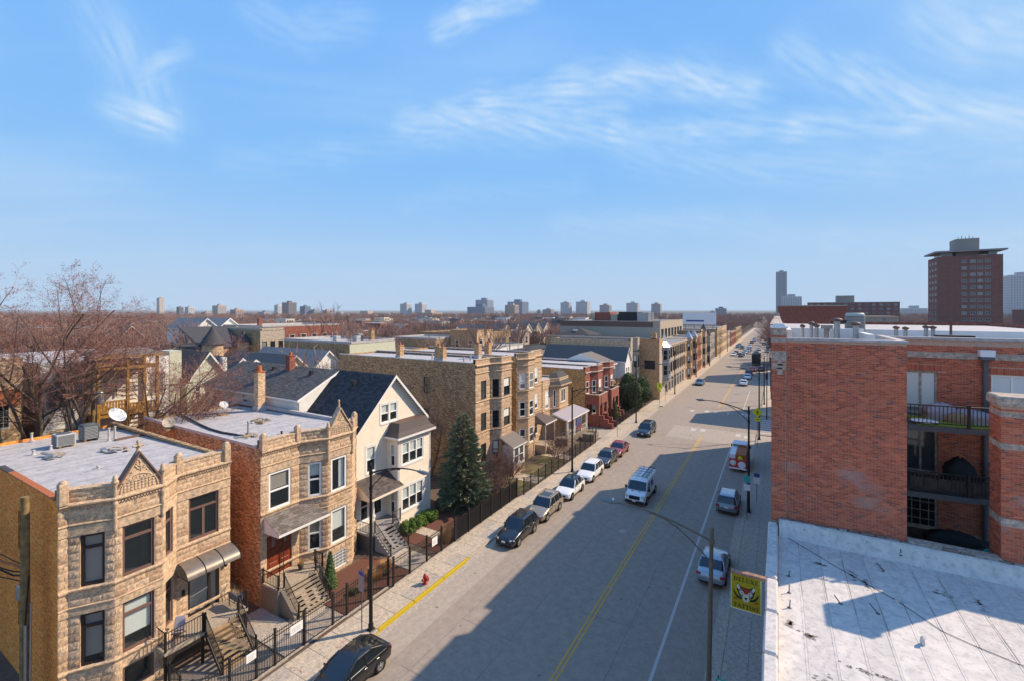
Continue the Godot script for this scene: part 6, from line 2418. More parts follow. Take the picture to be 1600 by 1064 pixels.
func car(nm: String,label: String,kind: String,pm: Material,at: Vector3,turn: float,o := {}) -> Node3D:
	var k: Dictionary = CARS[kind]
	var root := thing(nm,label,o.get("cat","car"),at,o.get("group",""))
	org[root] = Vector3.ZERO
	root.rotation.y = turn
	var L: float = k.L
	var w: float = k.W*0.5
	var g: Array = k.glass
	var z0 := -L*0.5
	var st := [[z0,0.50,w*0.66,0.36],[z0+0.03,0.60,w*0.80,0.26],[z0+0.16,k.hood[0],w*0.90,0.22],[z0+0.45,k.hood[0]+0.07,w*0.975,0.21],[z0+0.9,lerpf(k.hood[0],k.hood[1],0.72),w,0.21],[g[0],k.hood[1],w,0.22],[g[0]+0.35,k.belt,w,0.22],[0.0,k.belt,w,0.22],[g[2] - 0.4,k.belt+0.03,w,0.22],[minf(g[3] - 0.2,L*0.5 - 0.5),k.belt+0.03,w,0.23],[maxf(g[3],L*0.5 - 0.42),k.tail,w*0.985,0.25],[L*0.5 - 0.14,k.tail - 0.04,w*0.93,0.27],[L*0.5 - 0.02,k.tail - 0.16,w*0.86,0.32],[L*0.5,0.62,w*0.78,0.40]]
	var rows := []
	for s in st:
		var y1: float = s[1]
		var yb: float = s[3]
		var hw: float = s[2]
		var half := [V(hw*0.55,yb,s[0]),V(hw*0.90,yb+0.02,s[0]),V(hw*0.985,yb+0.14,s[0]),V(hw,lerpf(yb,y1,0.45),s[0]),V(hw*0.985,lerpf(yb,y1,0.70),s[0]),V(hw*0.955,lerpf(yb,y1,0.90),s[0]),V(hw*0.86,y1 - 0.012,s[0]),V(hw*0.45,y1+0.02,s[0])]
		var row := PackedVector3Array(half)
		for i in range(half.size() - 1,-1,-1):
			row.append(V(-half[i].x,half[i].y,half[i].z))
		rows.append(row)
	var m := MB.new()
	m.ring(rows,true,3)
	part(root,"body",m,pm)
	var base := rrect(w*0.925,g[0],g[3],k.belt - 0.03,0.26,0.22)
	var mid := rrect(w*0.87,lerpf(g[0],g[1],0.5),lerpf(g[3],g[2],0.42),lerpf(k.belt,k.H,0.48),0.24,0.22)
	var top := rrect(w*0.735,g[1],g[2],k.H - 0.07,0.2,0.2)
	m = MB.new()
	m.ring([base,mid,top],true,0)
	var cab := part(root,"windows",m,M.car_glass)
	m = MB.new()
	var in1 := rrect(w*0.66,g[1]+0.10,g[2] - 0.10,k.H - 0.015,0.2,0.2)
	var in2 := rrect(w*0.4,g[1]+0.4,g[2] - 0.4,k.H,0.2,0.2)
	var out1 := rrect(w*0.762,g[1] - 0.03,g[2]+0.05,k.H - 0.085,0.2,0.2)
	m.ring([out1,in1,in2],true,2)
	part(root,"roof",m,o.get("roof",pm))
	m = MB.new()
	for side in [1.0,-1.0]:
		for q in [[3,0.055],[6,0.06]]:
			var i: int = q[0]
			var idx := i if side > 0 else 19 - i
			var pp := [base[idx],mid[idx],top[idx]]
			for j in 2:
				var a: Vector3 = pp[j]
				var b: Vector3 = pp[j+1]
				m.tube(PackedVector3Array([a,b]),PackedFloat32Array([q[1],q[1]*0.9]),6,0)
		for z in ([0.38,1.25] if kind in ["suv","minivan","crossover"] else [0.42,1.2]):
			var tt: float = (z - g[1])/(g[2] - g[1])
			if tt > 0.05 and tt < 0.97:
				var a := V(side*w*0.925,k.belt - 0.02,z+0.03)
				var b := V(side*w*0.872,lerpf(k.belt,k.H,0.48),z)
				var c := V(side*w*0.742,k.H - 0.08,z - 0.02)
				m.tube(PackedVector3Array([a,b,c]),PackedFloat32Array([0.045,0.04,0.035]),5,0)
	part(cab,"pillars",m,pm if not o.get("dark_pillar",false) else M.plastic_black)
	for sx in [1.0,-1.0]:
		for sz in [-1.0,1.0]:
			var c := V(sx*(w - 0.10),k.r,sz*k.wb*0.5 - 0.04)
			var t := Transform3D(Basis(Vector3.BACK,-PI/2*sx),c)
			var a := MB.new()
			a.lathe(t,[[k.r*0.6,-0.06],[k.r+0.075,-0.06],[k.r+0.075,0.103],[k.r*0.9,0.106]],20,0)
			part(root,"wheel_arch",a,M.rubber)
			a = MB.new()
			a.lathe(t,[[k.r*0.62,-0.10],[k.r*0.93,-0.10],[k.r,-0.06],[k.r,0.09],[k.r*0.94,0.125],[k.r*0.68,0.13],[k.r*0.66,0.10]],20,0)
			var ty := part(root,"wheel",a,M.rubber)
			a = MB.new()
			a.lathe(t,[[k.r*0.68,0.105],[k.r*0.62,0.118],[k.r*0.58,0.085],[0.02,0.085]],20,0)
			for s in 5:
				var sp := t*Transform3D(Basis(Vector3.UP,TAU*s/5.0),Vector3.ZERO)
				a.box(sp,V(0.03,0.085,-0.035),V(k.r*0.62,0.117,0.035))
			a.lathe(t,[[0.06,0.085],[0.055,0.125],[0.01,0.128]],10,0)
			part(ty,"rim",a,M.galv if not o.get("dark_rim",false) else M.iron_grey)
	var f := z0
	for sx in [1.0,-1.0]:
		m = MB.new()
		var hb := Transform3D(Basis.from_euler(V(0.25,sx*-0.55,0)),V(sx*w*0.74,k.hood[0] - 0.075,f+0.17))
		m.bevel(hb,V(-0.21,-0.06,-0.05),V(0.21,0.06,0.05),0.035)
		part(root,"headlight",m,M.lens)
		m = MB.new()
		var tb := Transform3D(Basis.from_euler(V(-0.12,sx*0.45,0)),V(sx*w*0.82,k.tail - 0.16,L*0.5 - 0.09))
		m.bevel(tb,V(-0.16,-0.10 if kind != "suv" else -0.2,-0.05),V(0.16,0.07,0.05),0.03)
		part(root,"taillight",m,M.tail_red)
		m = MB.new()
		m.bevel(Transform3D(Basis.from_euler(V(0,sx*-0.2,0)),V(sx*(w+0.06),k.belt+0.06,g[0]+0.52)),V(-0.09,-0.06,-0.05),V(0.09,0.07,0.05),0.035)
		part(root,"mirror",m,pm if not o.get("dark_pillar",false) else M.plastic_black)
		for z in [0.28,1.08]:
			m = MB.new()
			m.bevel(ID(),V(sx*w*0.975 - 0.02,k.belt - 0.16,z),V(sx*w*0.975+0.02,k.belt - 0.13,z+0.16),0.01)
			part(root,"door_handle",m,M.galv)
		m = MB.new()
		for z in [-0.62,0.36,1.3]:
			m.box(ID(),V(sx*w*0.99 - 0.012,0.36,z),V(sx*w*0.99+0.004,k.belt - 0.12,z+0.012))
		m.box(ID(),V(sx*w*0.97 - 0.02,0.24,-k.wb*0.5+0.4),V(sx*w*0.97+0.024,0.33,k.wb*0.5 - 0.42))
		part(root,"door_seams",m,M.plastic_black)
	m = MB.new()
	m.bevel(ID(),V(-w*0.52,0.42,f - 0.015),V(w*0.52,k.hood[0] - 0.12,f+0.14),0.03)
	m.bevel(ID(),V(-w*0.78,0.24,f+0.0),V(w*0.78,0.36,f+0.16),0.03)
	part(root,"grille",m,M.plastic_black)
	m = MB.new()
	m.bevel(ID(),V(-w*0.8,0.28,L*0.5 - 0.12),V(w*0.8,0.42,L*0.5+0.012),0.03)
	part(root,"rear_bumper",m,M.plastic_black)
	for q in [[f - 0.025,f - 0.012,0.47],[L*0.5 - 0.005,L*0.5+0.012,0.66]]:
		m = MB.new()
		m.box(ID(),V(-0.16,q[2],q[0]),V(0.16,q[2]+0.13,q[1]))
		part(root,"number_plate",m,M.sign_white)
	if o.get("rails",false):
		for sx in [1.0,-1.0]:
			m = MB.new()
			m.tube(PackedVector3Array([V(sx*w*0.7,k.H - 0.05,g[1]+0.1),V(sx*w*0.7,k.H+0.04,g[1]+0.3),V(sx*w*0.7,k.H+0.04,g[2] - 0.3),V(sx*w*0.7,k.H - 0.05,g[2] - 0.1)]),PackedFloat32Array([0.02,0.02,0.02,0.02]),5)
			part(root,"roof_rail",m,M.iron)
	if o.get("sunroof",false):
		m = MB.new()
		m.bevel(ID(),V(-w*0.5,k.H - 0.012,g[1]+0.2),V(w*0.5,k.H+0.012,g[1]+1.1),0.005)
		part(root,"sunroof",m,M.car_glass)
	return root
func cargo_van() -> void:
	var pm := paint("paint_white",lin(0.80,0.79,0.78))
	var root := thing("cargo_van","white cargo van with ladder rack driving between the lane lines","van",P(-11.9,0,46.4))
	org[root] = Vector3.ZERO
	root.rotation.y = PI
	var w := 1.0
	var st := [[-2.78,0.62,0.78,0.42],[-2.74,0.85,0.9,0.30],[-2.55,1.02,0.95,0.28],[-2.2,1.14,0.98,0.28],[-1.88,1.24,1.0,0.3],[-1.15,2.02,1.0,0.3],[-0.9,2.10,1.0,0.3],[0.8,2.14,1.0,0.3],[2.5,2.12,1.0,0.32],[2.72,2.06,0.98,0.34],[2.78,1.9,0.95,0.42]]
	var rows := []
	for s in st:
		var y1: float = s[1]
		var tall := clampf((y1 - 1.24)/0.8,0,1)
		var hw: float = s[2]
		var half := [V(hw*0.6,s[3],s[0]),V(hw*0.95,s[3]+0.02,s[0]),V(hw,s[3]+0.15,s[0]),V(hw,lerpf(s[3],minf(y1,1.2),0.6),s[0]),V(hw*0.985,lerpf(minf(y1,1.22),y1*0.6+0.3,tall),s[0]),V(hw*lerpf(0.93,0.88,tall),y1 - 0.14,s[0]),V(hw*lerpf(0.85,0.80,tall),y1 - 0.03,s[0]),V(hw*0.4,y1+0.02,s[0])]
		var row := PackedVector3Array(half)
		for i in range(half.size() - 1,-1,-1):
			row.append(V(-half[i].x,half[i].y,half[i].z))
		rows.append(row)
	var m := MB.new()
	m.ring(rows,true,3)
	part(root,"body",m,pm)
	m = MB.new()
	m.ring([PackedVector3Array([V(-0.88,1.29,-1.87),V(-0.3,1.31,-1.93),V(0.3,1.31,-1.93),V(0.88,1.29,-1.87)]),PackedVector3Array([V(-0.8,1.93,-1.24),V(-0.3,1.97,-1.27),V(0.3,1.97,-1.27),V(0.8,1.93,-1.24)])],false)
	part(root,"windshield",m,M.car_glass)
	for sx in [1.0,-1.0]:
		m = MB.new()
		m.quad(V(sx*1.012,1.22,-1.72),V(sx*1.012,1.22,-0.62),V(sx*0.955,1.86,-0.62),V(sx*0.955,1.86,-1.22),V(sx,0,0))
		part(root,"side_window",m,M.car_glass)
		m = MB.new()
		m.quad(V(sx*1.012,1.26,-0.3),V(sx*1.012,1.26,0.7),V(sx*0.965,1.8,0.7),V(sx*0.965,1.8,-0.3),V(sx,0,0))
		part(root,"lettering_panel",m,M.sign_blue)
		m = MB.new()
		m.bevel(ID(),V(sx*0.99 - 0.03,0.36,-1.45),V(sx*0.99+0.03,0.58,1.25),0.02)
		part(root,"side_cladding",m,M.plastic_black)
		m = MB.new()
		m.bevel(ID(),V(sx*1.14 - 0.1,1.22,-1.62),V(sx*1.14+0.1,1.5,-1.5),0.03)
		m.rod(V(sx*0.98,1.28,-1.55),V(sx*1.1,1.3,-1.55),0.03,0.03,5)
		part(root,"mirror",m,M.plastic_black)
		m = MB.new()
		m.bevel(Transform3D(Basis.from_euler(V(0.2,sx*-0.4,0)),V(sx*0.78,0.92,-2.66)),V(-0.17,-0.13,-0.05),V(0.17,0.13,0.05),0.04)
		part(root,"headlight",m,M.lens)
		for sz in [-1.75,1.65]:
			var t := Transform3D(Basis(Vector3.BACK,-PI/2*sx),V(sx*0.9,0.35,sz))
			var a := MB.new()
			a.lathe(t,[[0.2,-0.06],[0.44,-0.06],[0.44,0.112],[0.3,0.114]],20,0)
			part(root,"wheel_arch",a,M.rubber)
			a = MB.new()
			a.lathe(t,[[0.2,-0.1],[0.33,-0.1],[0.35,-0.06],[0.35,0.1],[0.32,0.13],[0.22,0.13],[0.2,0.09],[0.02,0.09]],20,0)
			var ty := part(root,"wheel",a,M.rubber)
			a = MB.new()
			a.lathe(t,[[0.21,0.1],[0.2,0.12],[0.05,0.14],[0.01,0.14]],16,0)
			part(ty,"hubcap",a,M.galv)
	m = MB.new()
	m.bevel(ID(),V(-0.52,0.66,-2.82),V(0.52,0.98,-2.6),0.05)
	part(root,"grille",m,M.plastic_black)
	m = MB.new()
	m.bevel(ID(),V(-0.92,0.32,-2.83),V(0.92,0.56,-2.5),0.06)
	part(root,"front_bumper",m,M.plastic_black)
	m = MB.new()
	m.box(ID(),V(-0.16,0.48,-2.86),V(0.16,0.6,-2.835))
	part(root,"number_plate",m,M.sign_white)
	for q in [-0.42,0.25]:
		m = MB.new()
		m.box(ID(),V(q,1.225,-2.1),V(q+0.2,1.235,-1.98))
		part(root,"bonnet_vent",m,M.plastic_black)
	for z in [-0.7,0.1,0.9,1.7,2.4]:
		m = MB.new()
		m.rod(V(-0.82,2.24,z),V(0.82,2.24,z),0.022,0.022,5)
		for sx in [-0.8,0.8]:
			m.rod(V(sx,2.05,z),V(sx,2.24,z),0.02,0.02,5)
		part(root,"rack_bar",m,M.iron_grey)
	for x in [-0.25,-0.68]:
		m = MB.new()
		m.bevel(ID(),V(x - 0.03,2.27,-0.95),V(x+0.03,2.36,2.6),0.01)
		part(root,"ladder_rail",m,M.iron_grey)
	for i in 11:
		m = MB.new()
		m.rod(V(-0.68,2.31,-0.75+i*0.31),V(-0.25,2.31,-0.75+i*0.31),0.016,0.016,5)
		part(root,"ladder_rung",m,M.iron_grey)
	m = MB.new()
	m.rod(V(0.35,2.3,-0.9),V(0.35,2.3,2.5),0.06,0.06,8)
	part(root,"conduit_tube",m,M.sign_white)
func painted_truck() -> void:
	var root := thing("painted_truck","parked red delivery truck with painted panels seen from behind","truck",P(-4.0,0,61.6))
	org[root] = Vector3.ZERO
	var m := MB.new()
	m.bevel(ID(),V(-0.9,0.38,-1.2),V(0.9,1.5,2.6),0.06)
	part(root,"body",m,M.sign_red)
	m = MB.new()
	m.bevel(ID(),V(-0.88,1.5,-1.1),V(-0.25,2.0,2.5),0.04)
	part(root,"pale_panel",m,M.sign_white)
	m = MB.new()
	m.bevel(ID(),V(-0.25,1.5,-1.1),V(0.88,2.05,2.45),0.04)
	part(root,"art_panel",m,M.tile_cap)
	m = MB.new()
	m.bevel(ID(),V(-0.88,0.38,-3.0),V(0.88,2.35,-1.2),0.12)
	var cab := part(root,"cab",m,M.sign_white)
	m = MB.new()
	m.bevel(ID(),V(-0.75,1.7,-1.21),V(0.75,2.25,-1.17),0.01)
	part(cab,"rear_window",m,M.car_glass)
	m = MB.new()
	m.box(ID(),V(-0.7,1.2,-1.15),V(0.75,2.2,-1.06))
	part(root,"mural_board",m,M.mural_orange)
	m = MB.new()
	m.prism(ID(),[Vector2(0.1,1.3),Vector2(0.72,1.25),Vector2(0.72,2.15),Vector2(0.3,1.9)],-1.05,-1.03)
	m.prism(ID(),[Vector2(-0.6,1.95),Vector2(-0.1,2.0),Vector2(-0.2,2.17),Vector2(-0.65,2.17)],-1.05,-1.03)
	part(root,"mural_paint",m,M.sign_green)
	for q in [[-0.5,1.05,0.32],[0.42,0.9,0.4]]:
		m = MB.new()
		m.lathe(Transform3D(Basis(Vector3.RIGHT,PI/2),V(q[0],q[1],2.6)),[[q[2],0.0],[q[2]*0.95,0.02],[0.01,0.025]],18,0)
		part(root,"white_oval",m,M.sign_white)
	m = MB.new()
	m.prism(ID(),[Vector2(-0.05,1.2),Vector2(0.3,1.15),Vector2(0.5,1.6),Vector2(0.2,1.95),Vector2(0.0,1.7)],2.46,2.5)
	part(root,"painted_figure",m,M.sign_yellow)
	m = MB.new()
	m.bevel(ID(),V(-0.92,0.36,2.55),V(0.92,0.52,2.72),0.03)
	part(root,"rear_bumper",m,M.sign_white)
	for sx in [1.0,-1.0]:
		for sz in [-2.1,1.5]:
			var t := Transform3D(Basis(Vector3.BACK,-PI/2*sx),V(sx*0.82,0.38,sz))
			m = MB.new()
			m.lathe(t,[[0.2,-0.1],[0.36,-0.1],[0.38,-0.06],[0.38,0.08],[0.35,0.11],[0.22,0.11],[0.02,0.08]],18,0)
			part(root,"wheel",m,M.rubber)
		m = MB.new()
		m.bevel(ID(),V(sx*1.05 - 0.08,1.55,-2.7),V(sx*1.05+0.08,1.85,-2.6),0.02)
		m.rod(V(sx*0.85,1.6,-2.65),V(sx*1.0,1.65,-2.65),0.02,0.02,4)
		part(root,"mirror",m,M.plastic_black)
func vehicles() -> void:
	mat("tail_red",lin(0.35,0.02,0.02),0.25)
	mat("mural_orange",lin(0.62,0.22,0.06),0.6,TX.grit,1.5)
	var black := paint("paint_black",lin(0.010,0.010,0.012))
	var white := paint("paint_white",lin(0.80,0.79,0.78))
	var gold := paint("paint_gold",lin(0.33,0.27,0.205),0.35,0.32)
	var grey := paint("paint_grey",lin(0.055,0.055,0.06),0.3,0.3)
	var red := paint("paint_red",lin(0.25,0.018,0.028))
	var navy := paint("paint_navy",lin(0.018,0.022,0.035),0.2,0.28)
	var silver := paint("paint_silver",lin(0.36,0.40,0.44),0.4,0.3)
	var slate := paint("paint_slate",lin(0.20,0.215,0.235),0.35,0.3)
	var teal := paint("paint_teal",lin(0.06,0.13,0.19),0.25,0.3)
	var maroon := paint("paint_maroon",lin(0.13,0.018,0.022))
	var pk := "cars parked along the fenced pavement"
	car("hatchback_car","black liftback parked at the yellow kerb end beside the lamp post","hatch",black,P(-18.68,0,15.62),PI,{"group": pk})
	car("parked_car","black compact utility car parked first past the yellow kerb","suv",black,P(-18.7,0,32.92),PI,{"group": pk,"sunroof": true})
	car("parked_car","gold utility car with open dark sunroof parked behind the black one","suv",gold,P(-18.64,0,37.98),PI,{"group": pk,"sunroof": true,"rails": true})
	car("parked_car","white crossover with black roof parked behind the gold utility car","crossover",white,P(-18.5,0,43.4),PI,{"group": pk,"roof": M.car_glass,"dark_rim": true})
	car("parked_car","all white utility car parked by the second lamp post","suv",white,P(-18.36,0,49.0),PI,{"group": pk,"rails": true})
	car("parked_car","dark grey utility car parked behind the all white one","crossover",grey,P(-18.26,0,54.45),PI,{"group": pk})
	car("parked_car","red sedan parked last in the line before the driveway","sedan",red,P(-18.2,0,59.1),PI,{"group": pk})
	car("moving_car","dark navy minivan driving past the driveway","minivan",navy,P(-17.35,0,70.6),PI)
	cargo_van()
	painted_truck()
	car("parked_car","silver sedan parked nearest the tattoo sign","sedan",silver,P(-3.95,0,35.7),0.0)
	car("parked_car","grey tall wagon with pale roof parked behind the painted truck","suv",slate,P(-4.05,0,48.2),0.0,{"roof": silver,"rails": true})
	car("parked_car","blue sedan parked in front of the limestone block","sedan",teal,P(-17.2,0,125.0),PI)
	var q := "cars queuing away from the crosswalk"
	car("queued_car","white sedan last in the queue beyond the crosswalk","sedan",white,P(-7.45,0,129.8),0.0,{"group": q})
	car("queued_car","white sedan second from last in the queue","sedan",white,P(-7.2,0,142.6),0.0,{"group": q})
	car("queued_car","dark red utility car ahead of two white sedans","suv",maroon,P(-7.3,0,150.6),0.0,{"group": q})
	car("queued_car","red sedan ahead of the dark red utility car","sedan",red,P(-6.7,0,161.6),0.0,{"group": q})
	car("queued_car","maroon utility car beside the dark box truck","suv",maroon,P(-4.4,0,164.0),0.0,{"group": q})
	var bt := thing("box_truck","black box truck at the head of the queue","truck",P(-6.4,0,181))
	org[bt] = Vector3.ZERO
	var m := MB.new()
	m.bevel(ID(),V(-1.3,0.9,-3.0),V(1.3,4.1,4.0),0.05)
	part(bt,"box_body",m,M.plastic_black)
	m = MB.new()
	m.bevel(ID(),V(-1.15,0.5,-5.0),V(1.15,2.7,-3.1),0.15)
	part(bt,"cab",m,paint("paint_grey",Color.WHITE))
	for sx in [1.0,-1.0]:
		for sz in [-4.0,2.4]:
			m = MB.new()
			m.lathe(Transform3D(Basis(Vector3.BACK,-PI/2*sx),V(sx*1.0,0.5,sz)),[[0.2,-0.12],[0.5,-0.12],[0.5,0.1],[0.2,0.12]],16,3)
			part(bt,"wheel",m,M.rubber)
	var far := "far cars before the trees"
	var kinds := ["sedan","suv","crossover"]
	var pts := [white,silver,slate,grey,white,teal,maroon,silver]
	var fc := [[-16.0,214.0,PI],[-13.1,210.0,PI],[-15.6,221.0,PI],[-12.6,219.0,PI],[-12.4,228.0,PI],[-12.0,238.0,PI],[-11.8,247.0,PI],[-15.2,254.0,PI],[-12.4,268.0,PI],[-8.0,226.0,0.0],[-13.0,300.0,PI],[-12.6,322.0,PI],[-7.8,250.0,0.0],[-6.6,290.0,0.0],[-17.8,262.0,PI],[-17.9,276.0,PI],[-4.2,240.0,0.0],[-4.2,262.0,0.0]]
	for i in fc.size():
		car("distant_car","small distant car on the street before the far trees",kinds[i % 3],pts[(i*3) % 8],P(fc[i][0],0,fc[i][1]),fc[i][2],{"group": far})
func lamp_post(nm: String,label: String,u: float,d: float,h: float,reach: float,m: Material,lean := 0.0,group := "") -> Node3D:
	var r := thing(nm,label,"street lamp",P(u,0.15,d),group)
	var k := MB.new()
	k.tube(PackedVector3Array([P(u - lean,0.1,d),P(u - lean,0.5,d),P(u - lean,0.52,d),P(u - lean*0.5,h*0.5,d),P(u,h,d)]),PackedFloat32Array([0.16,0.15,0.115,0.095,0.075]),10)
	k.lathe(Transform3D(Basis.IDENTITY,P(u,h,d)),[[0.085,0],[0.085,0.06],[0.03,0.12]],8,2)
	part(r,"pole",k,m)
	k = MB.new()
	k.bevel(ID(),P(u - lean,0.12,d)+V(-0.2,0,-0.2),P(u - lean,0.2,d)+V(0.2,0,0.2),0.02)
	part(r,"base_plate",k,m)
	k = MB.new()
	var pts := PackedVector3Array()
	var rad := PackedFloat32Array()
	for i in 11:
		var t := i/10.0
		pts.append(P(u+reach*t,h - 0.45+0.85*sin(t*PI*0.5) - 0.12*t*t,d)); rad.append(lerpf(0.05,0.032,t))
	k.tube(pts,rad,7)
	var arm := part(r,"arm",k,m)
	k = MB.new()
	pts = PackedVector3Array()
	rad = PackedFloat32Array()
	for i in 8:
		var t := i/7.0
		pts.append(P(u+reach*0.62*t,h - 1.35+1.52*sin(t*PI*0.5)*(1.0 - 0.02*t),d)); rad.append(0.03)
	k.tube(pts,rad,6)
	part(arm,"brace",k,m)
	var e := P(u+reach,h+0.28,d)
	var s := signf(reach)
	k = MB.new()
	var rows := []
	for q in [[-0.12,0.05,0.05],[0.0,0.09,0.07],[0.25,0.14,0.10],[0.5,0.13,0.08],[0.68,0.06,0.04]]:
		var row := PackedVector3Array()
		for i in 10:
			var a := TAU*i/10.0
			row.append(e+V(s*q[0],sin(a)*q[2],cos(a)*q[1]))
		rows.append(row)
	k.ring(rows,true,3)
	var hd := part(r,"lamp_head",k,M.lamp_metal)
	k = MB.new()
	k.lathe(Transform3D(Basis(Vector3.RIGHT,PI),e+V(s*0.36,-0.05,0)),[[0.11,0],[0.09,0.05],[0.02,0.07]],12,2)
	part(hd,"lens",k,M.lens)
	k = MB.new()
	k.lathe(Transform3D(Basis.IDENTITY,e+V(s*0.1,0.08,0)),[[0.045,0],[0.045,0.08],[0.02,0.1]],8,2)
	part(hd,"photocell",k,M.sign_white)
	for q in [h - 0.45,h - 1.35]:
		k = MB.new()
		k.rod(P(u,q - 0.09,d),P(u,q+0.09,d),0.11,0.11,10)
		part(r,"clamp",k,m)
	return r
func text(root: Node3D,nm: String,s: String,t: Transform3D,size: float,m: Material,bold := true,serif := false) -> void:
	var tm := TextMesh.new()
	tm.text = s
	tm.font_size = 48
	tm.pixel_size = size/48.0
	tm.depth = 0.004
	var f := SystemFont.new()
	f.font_names = PackedStringArray(["Droid Serif" if serif else "Droid Sans"])
	f.font_weight = 700 if bold else 400
	tm.font = f
	tm.horizontal_alignment = HORIZONTAL_ALIGNMENT_CENTER
	var o := MeshInstance3D.new()
	o.name = nm
	o.mesh = tm
	o.material_override = m
	t.origin -= org.get(root,Vector3.ZERO)
	o.transform = t
	root.add_child(o,true)
func tattoo_sign() -> void:
	var r := thing("shop_sign","yellow hanging tattoo shop sign with a painted animal skull face","sign",P(-0.6,9.9,16.0))
	var t := fd(-1.28,16.0)
	var W := 0.85
	var k := MB.new()
	k.bevel(t,V(0,9.34,-0.04),V(W,10.42,0.04),0.012)
	part(r,"board",k,mat("sign_gold",lin(0.62,0.46,0.012),0.5,TX.grit,2.0))
	k = MB.new()
	k.bevel(t,V(0.0,10.43,-0.09),V(0.98,10.52,0.09),0.015)
	part(r,"top_beam",k,mat("beam_copper",lin(0.50,0.26,0.17),0.6,TX.bark,1.5))
	k = MB.new()
	for q in [[0,0.02],[W - 0.02,W]]:
		k.box(t,V(q[0],9.35,0.04),V(q[1],10.41,0.048))
	k.box(t,V(0.0,9.335,0.04),V(W,9.36,0.047))
	part(r,"edge_strip",k,mat("sign_edge",lin(0.78,0.74,0.45),0.5))
	var ink := mat("sign_ink",lin(0.02,0.018,0.015),0.6)
	text(r,"lettering","DELUXE",t*Transform3D(Basis.from_scale(V(1.0,1.05,1)),V(W*0.5,10.285,0.042)),0.165,ink,true,true)
	text(r,"lettering","TATTOO",t*Transform3D(Basis.from_scale(V(1.0,1.05,1)),V(W*0.5,9.47,0.042)),0.165,ink,true,true)
	var fur := mat("sign_grey",lin(0.23,0.21,0.19),0.6)
	var bone := mat("sign_bone",lin(0.60,0.55,0.42),0.6)
	var blood := mat("sign_blood",lin(0.30,0.035,0.02),0.6)
	var c := t*Transform3D(Basis.IDENTITY,V(W*0.5,9.86,0.0))
	var shp := func(nm: String,poly: Array,z: float,m: Material) -> void:
		var q := MB.new()
		q.prism(c,poly,0.038,0.04+z)
		part(r,nm,q,m)
	var mir := func(poly: Array) -> Array:
		var o := []
		for p in poly: o.append(Vector2(-p.x,p.y))
		return o
	shp.call("painted_mane",[Vector2(-0.24,0.3),Vector2(-0.12,0.2),Vector2(0.12,0.2),Vector2(0.24,0.3),Vector2(0.25,0.1),Vector2(0.2,-0.06),Vector2(0.1,-0.14),Vector2(-0.1,-0.14),Vector2(-0.2,-0.06),Vector2(-0.25,0.1)],0.003,ink)
	shp.call("painted_face",[Vector2(-0.18,0.16),Vector2(0.18,0.16),Vector2(0.2,0.02),Vector2(0.12,-0.1),Vector2(-0.12,-0.1),Vector2(-0.2,0.02)],0.005,fur)
	shp.call("painted_brow",[Vector2(-0.14,0.17),Vector2(0.0,0.21),Vector2(0.14,0.17),Vector2(0.1,0.07),Vector2(0.0,0.0),Vector2(-0.1,0.07)],0.007,blood)
	shp.call("painted_snout",[Vector2(-0.07,0.0),Vector2(0.07,0.0),Vector2(0.1,-0.16),Vector2(0.05,-0.24),Vector2(-0.05,-0.24),Vector2(-0.1,-0.16)],0.008,bone)
	shp.call("painted_nose",[Vector2(-0.05,-0.1),Vector2(0.05,-0.1),Vector2(0.0,-0.2)],0.010,ink)
	var ear := [Vector2(0.16,0.18),Vector2(0.22,0.28),Vector2(0.26,0.2),Vector2(0.2,0.1)]
	var horn := [Vector2(0.12,-0.2),Vector2(0.26,-0.16),Vector2(0.34,-0.02),Vector2(0.36,0.1),Vector2(0.3,0.0),Vector2(0.22,-0.1),Vector2(0.12,-0.13)]
	for p in [ear,mir.call(ear)]: shp.call("painted_ear",p,0.006,bone)
	for p in [horn,mir.call(horn)]: shp.call("painted_horn",p,0.006,ink)
	for sx in [-1.0,1.0]:
		var eye := []
		for i in 12: eye.append(Vector2(sx*0.115+cos(i*TAU/12)*0.058,0.03+sin(i*TAU/12)*0.055))
		shp.call("painted_eye",eye,0.009,bone)
		eye = []
		for i in 8: eye.append(Vector2(sx*0.11+cos(i*TAU/8)*0.022,0.03+sin(i*TAU/8)*0.022))
		shp.call("painted_pupil",eye,0.011,ink)
		shp.call("painted_flame",[Vector2(sx*0.36,-0.2),Vector2(sx*0.2,-0.24),Vector2(sx*0.3,-0.16)],0.004,blood)
func post_sign(nm: String,label: String,u: float,d: float,h: float,plates: Array,turn := 0.0) -> void:
	var r := thing(nm,label,"sign",P(u,0.15,d))
	var k := MB.new()
	k.rod(P(u,0.1,d),P(u,h,d),0.032,0.032,6)
	part(r,"post",k,M.iron_grey)
	for q in plates:
		k = MB.new()
		var t := Transform3D(Basis(Vector3.UP,turn),P(u,q[3],d)+V(0,0,0.05))
		if q[0] == "diamond":
			t.basis = t.basis*Basis(Vector3.BACK,PI/4)
		k.bevel(t,V(-q[1]*0.5,-q[2]*0.5,0),V(q[1]*0.5,q[2]*0.5,0.012),0.004)
		var p := part(r,"plate",k,q[4])
		if q.size() > 5:
			k = MB.new()
			var t2 := Transform3D(Basis(Vector3.UP,turn),P(u,q[3],d)+V(0,0,0.05))
			for poly in q[5]:
				k.prism(t2,poly,0.012,0.018)
			part(p,"symbol",k,q[6])
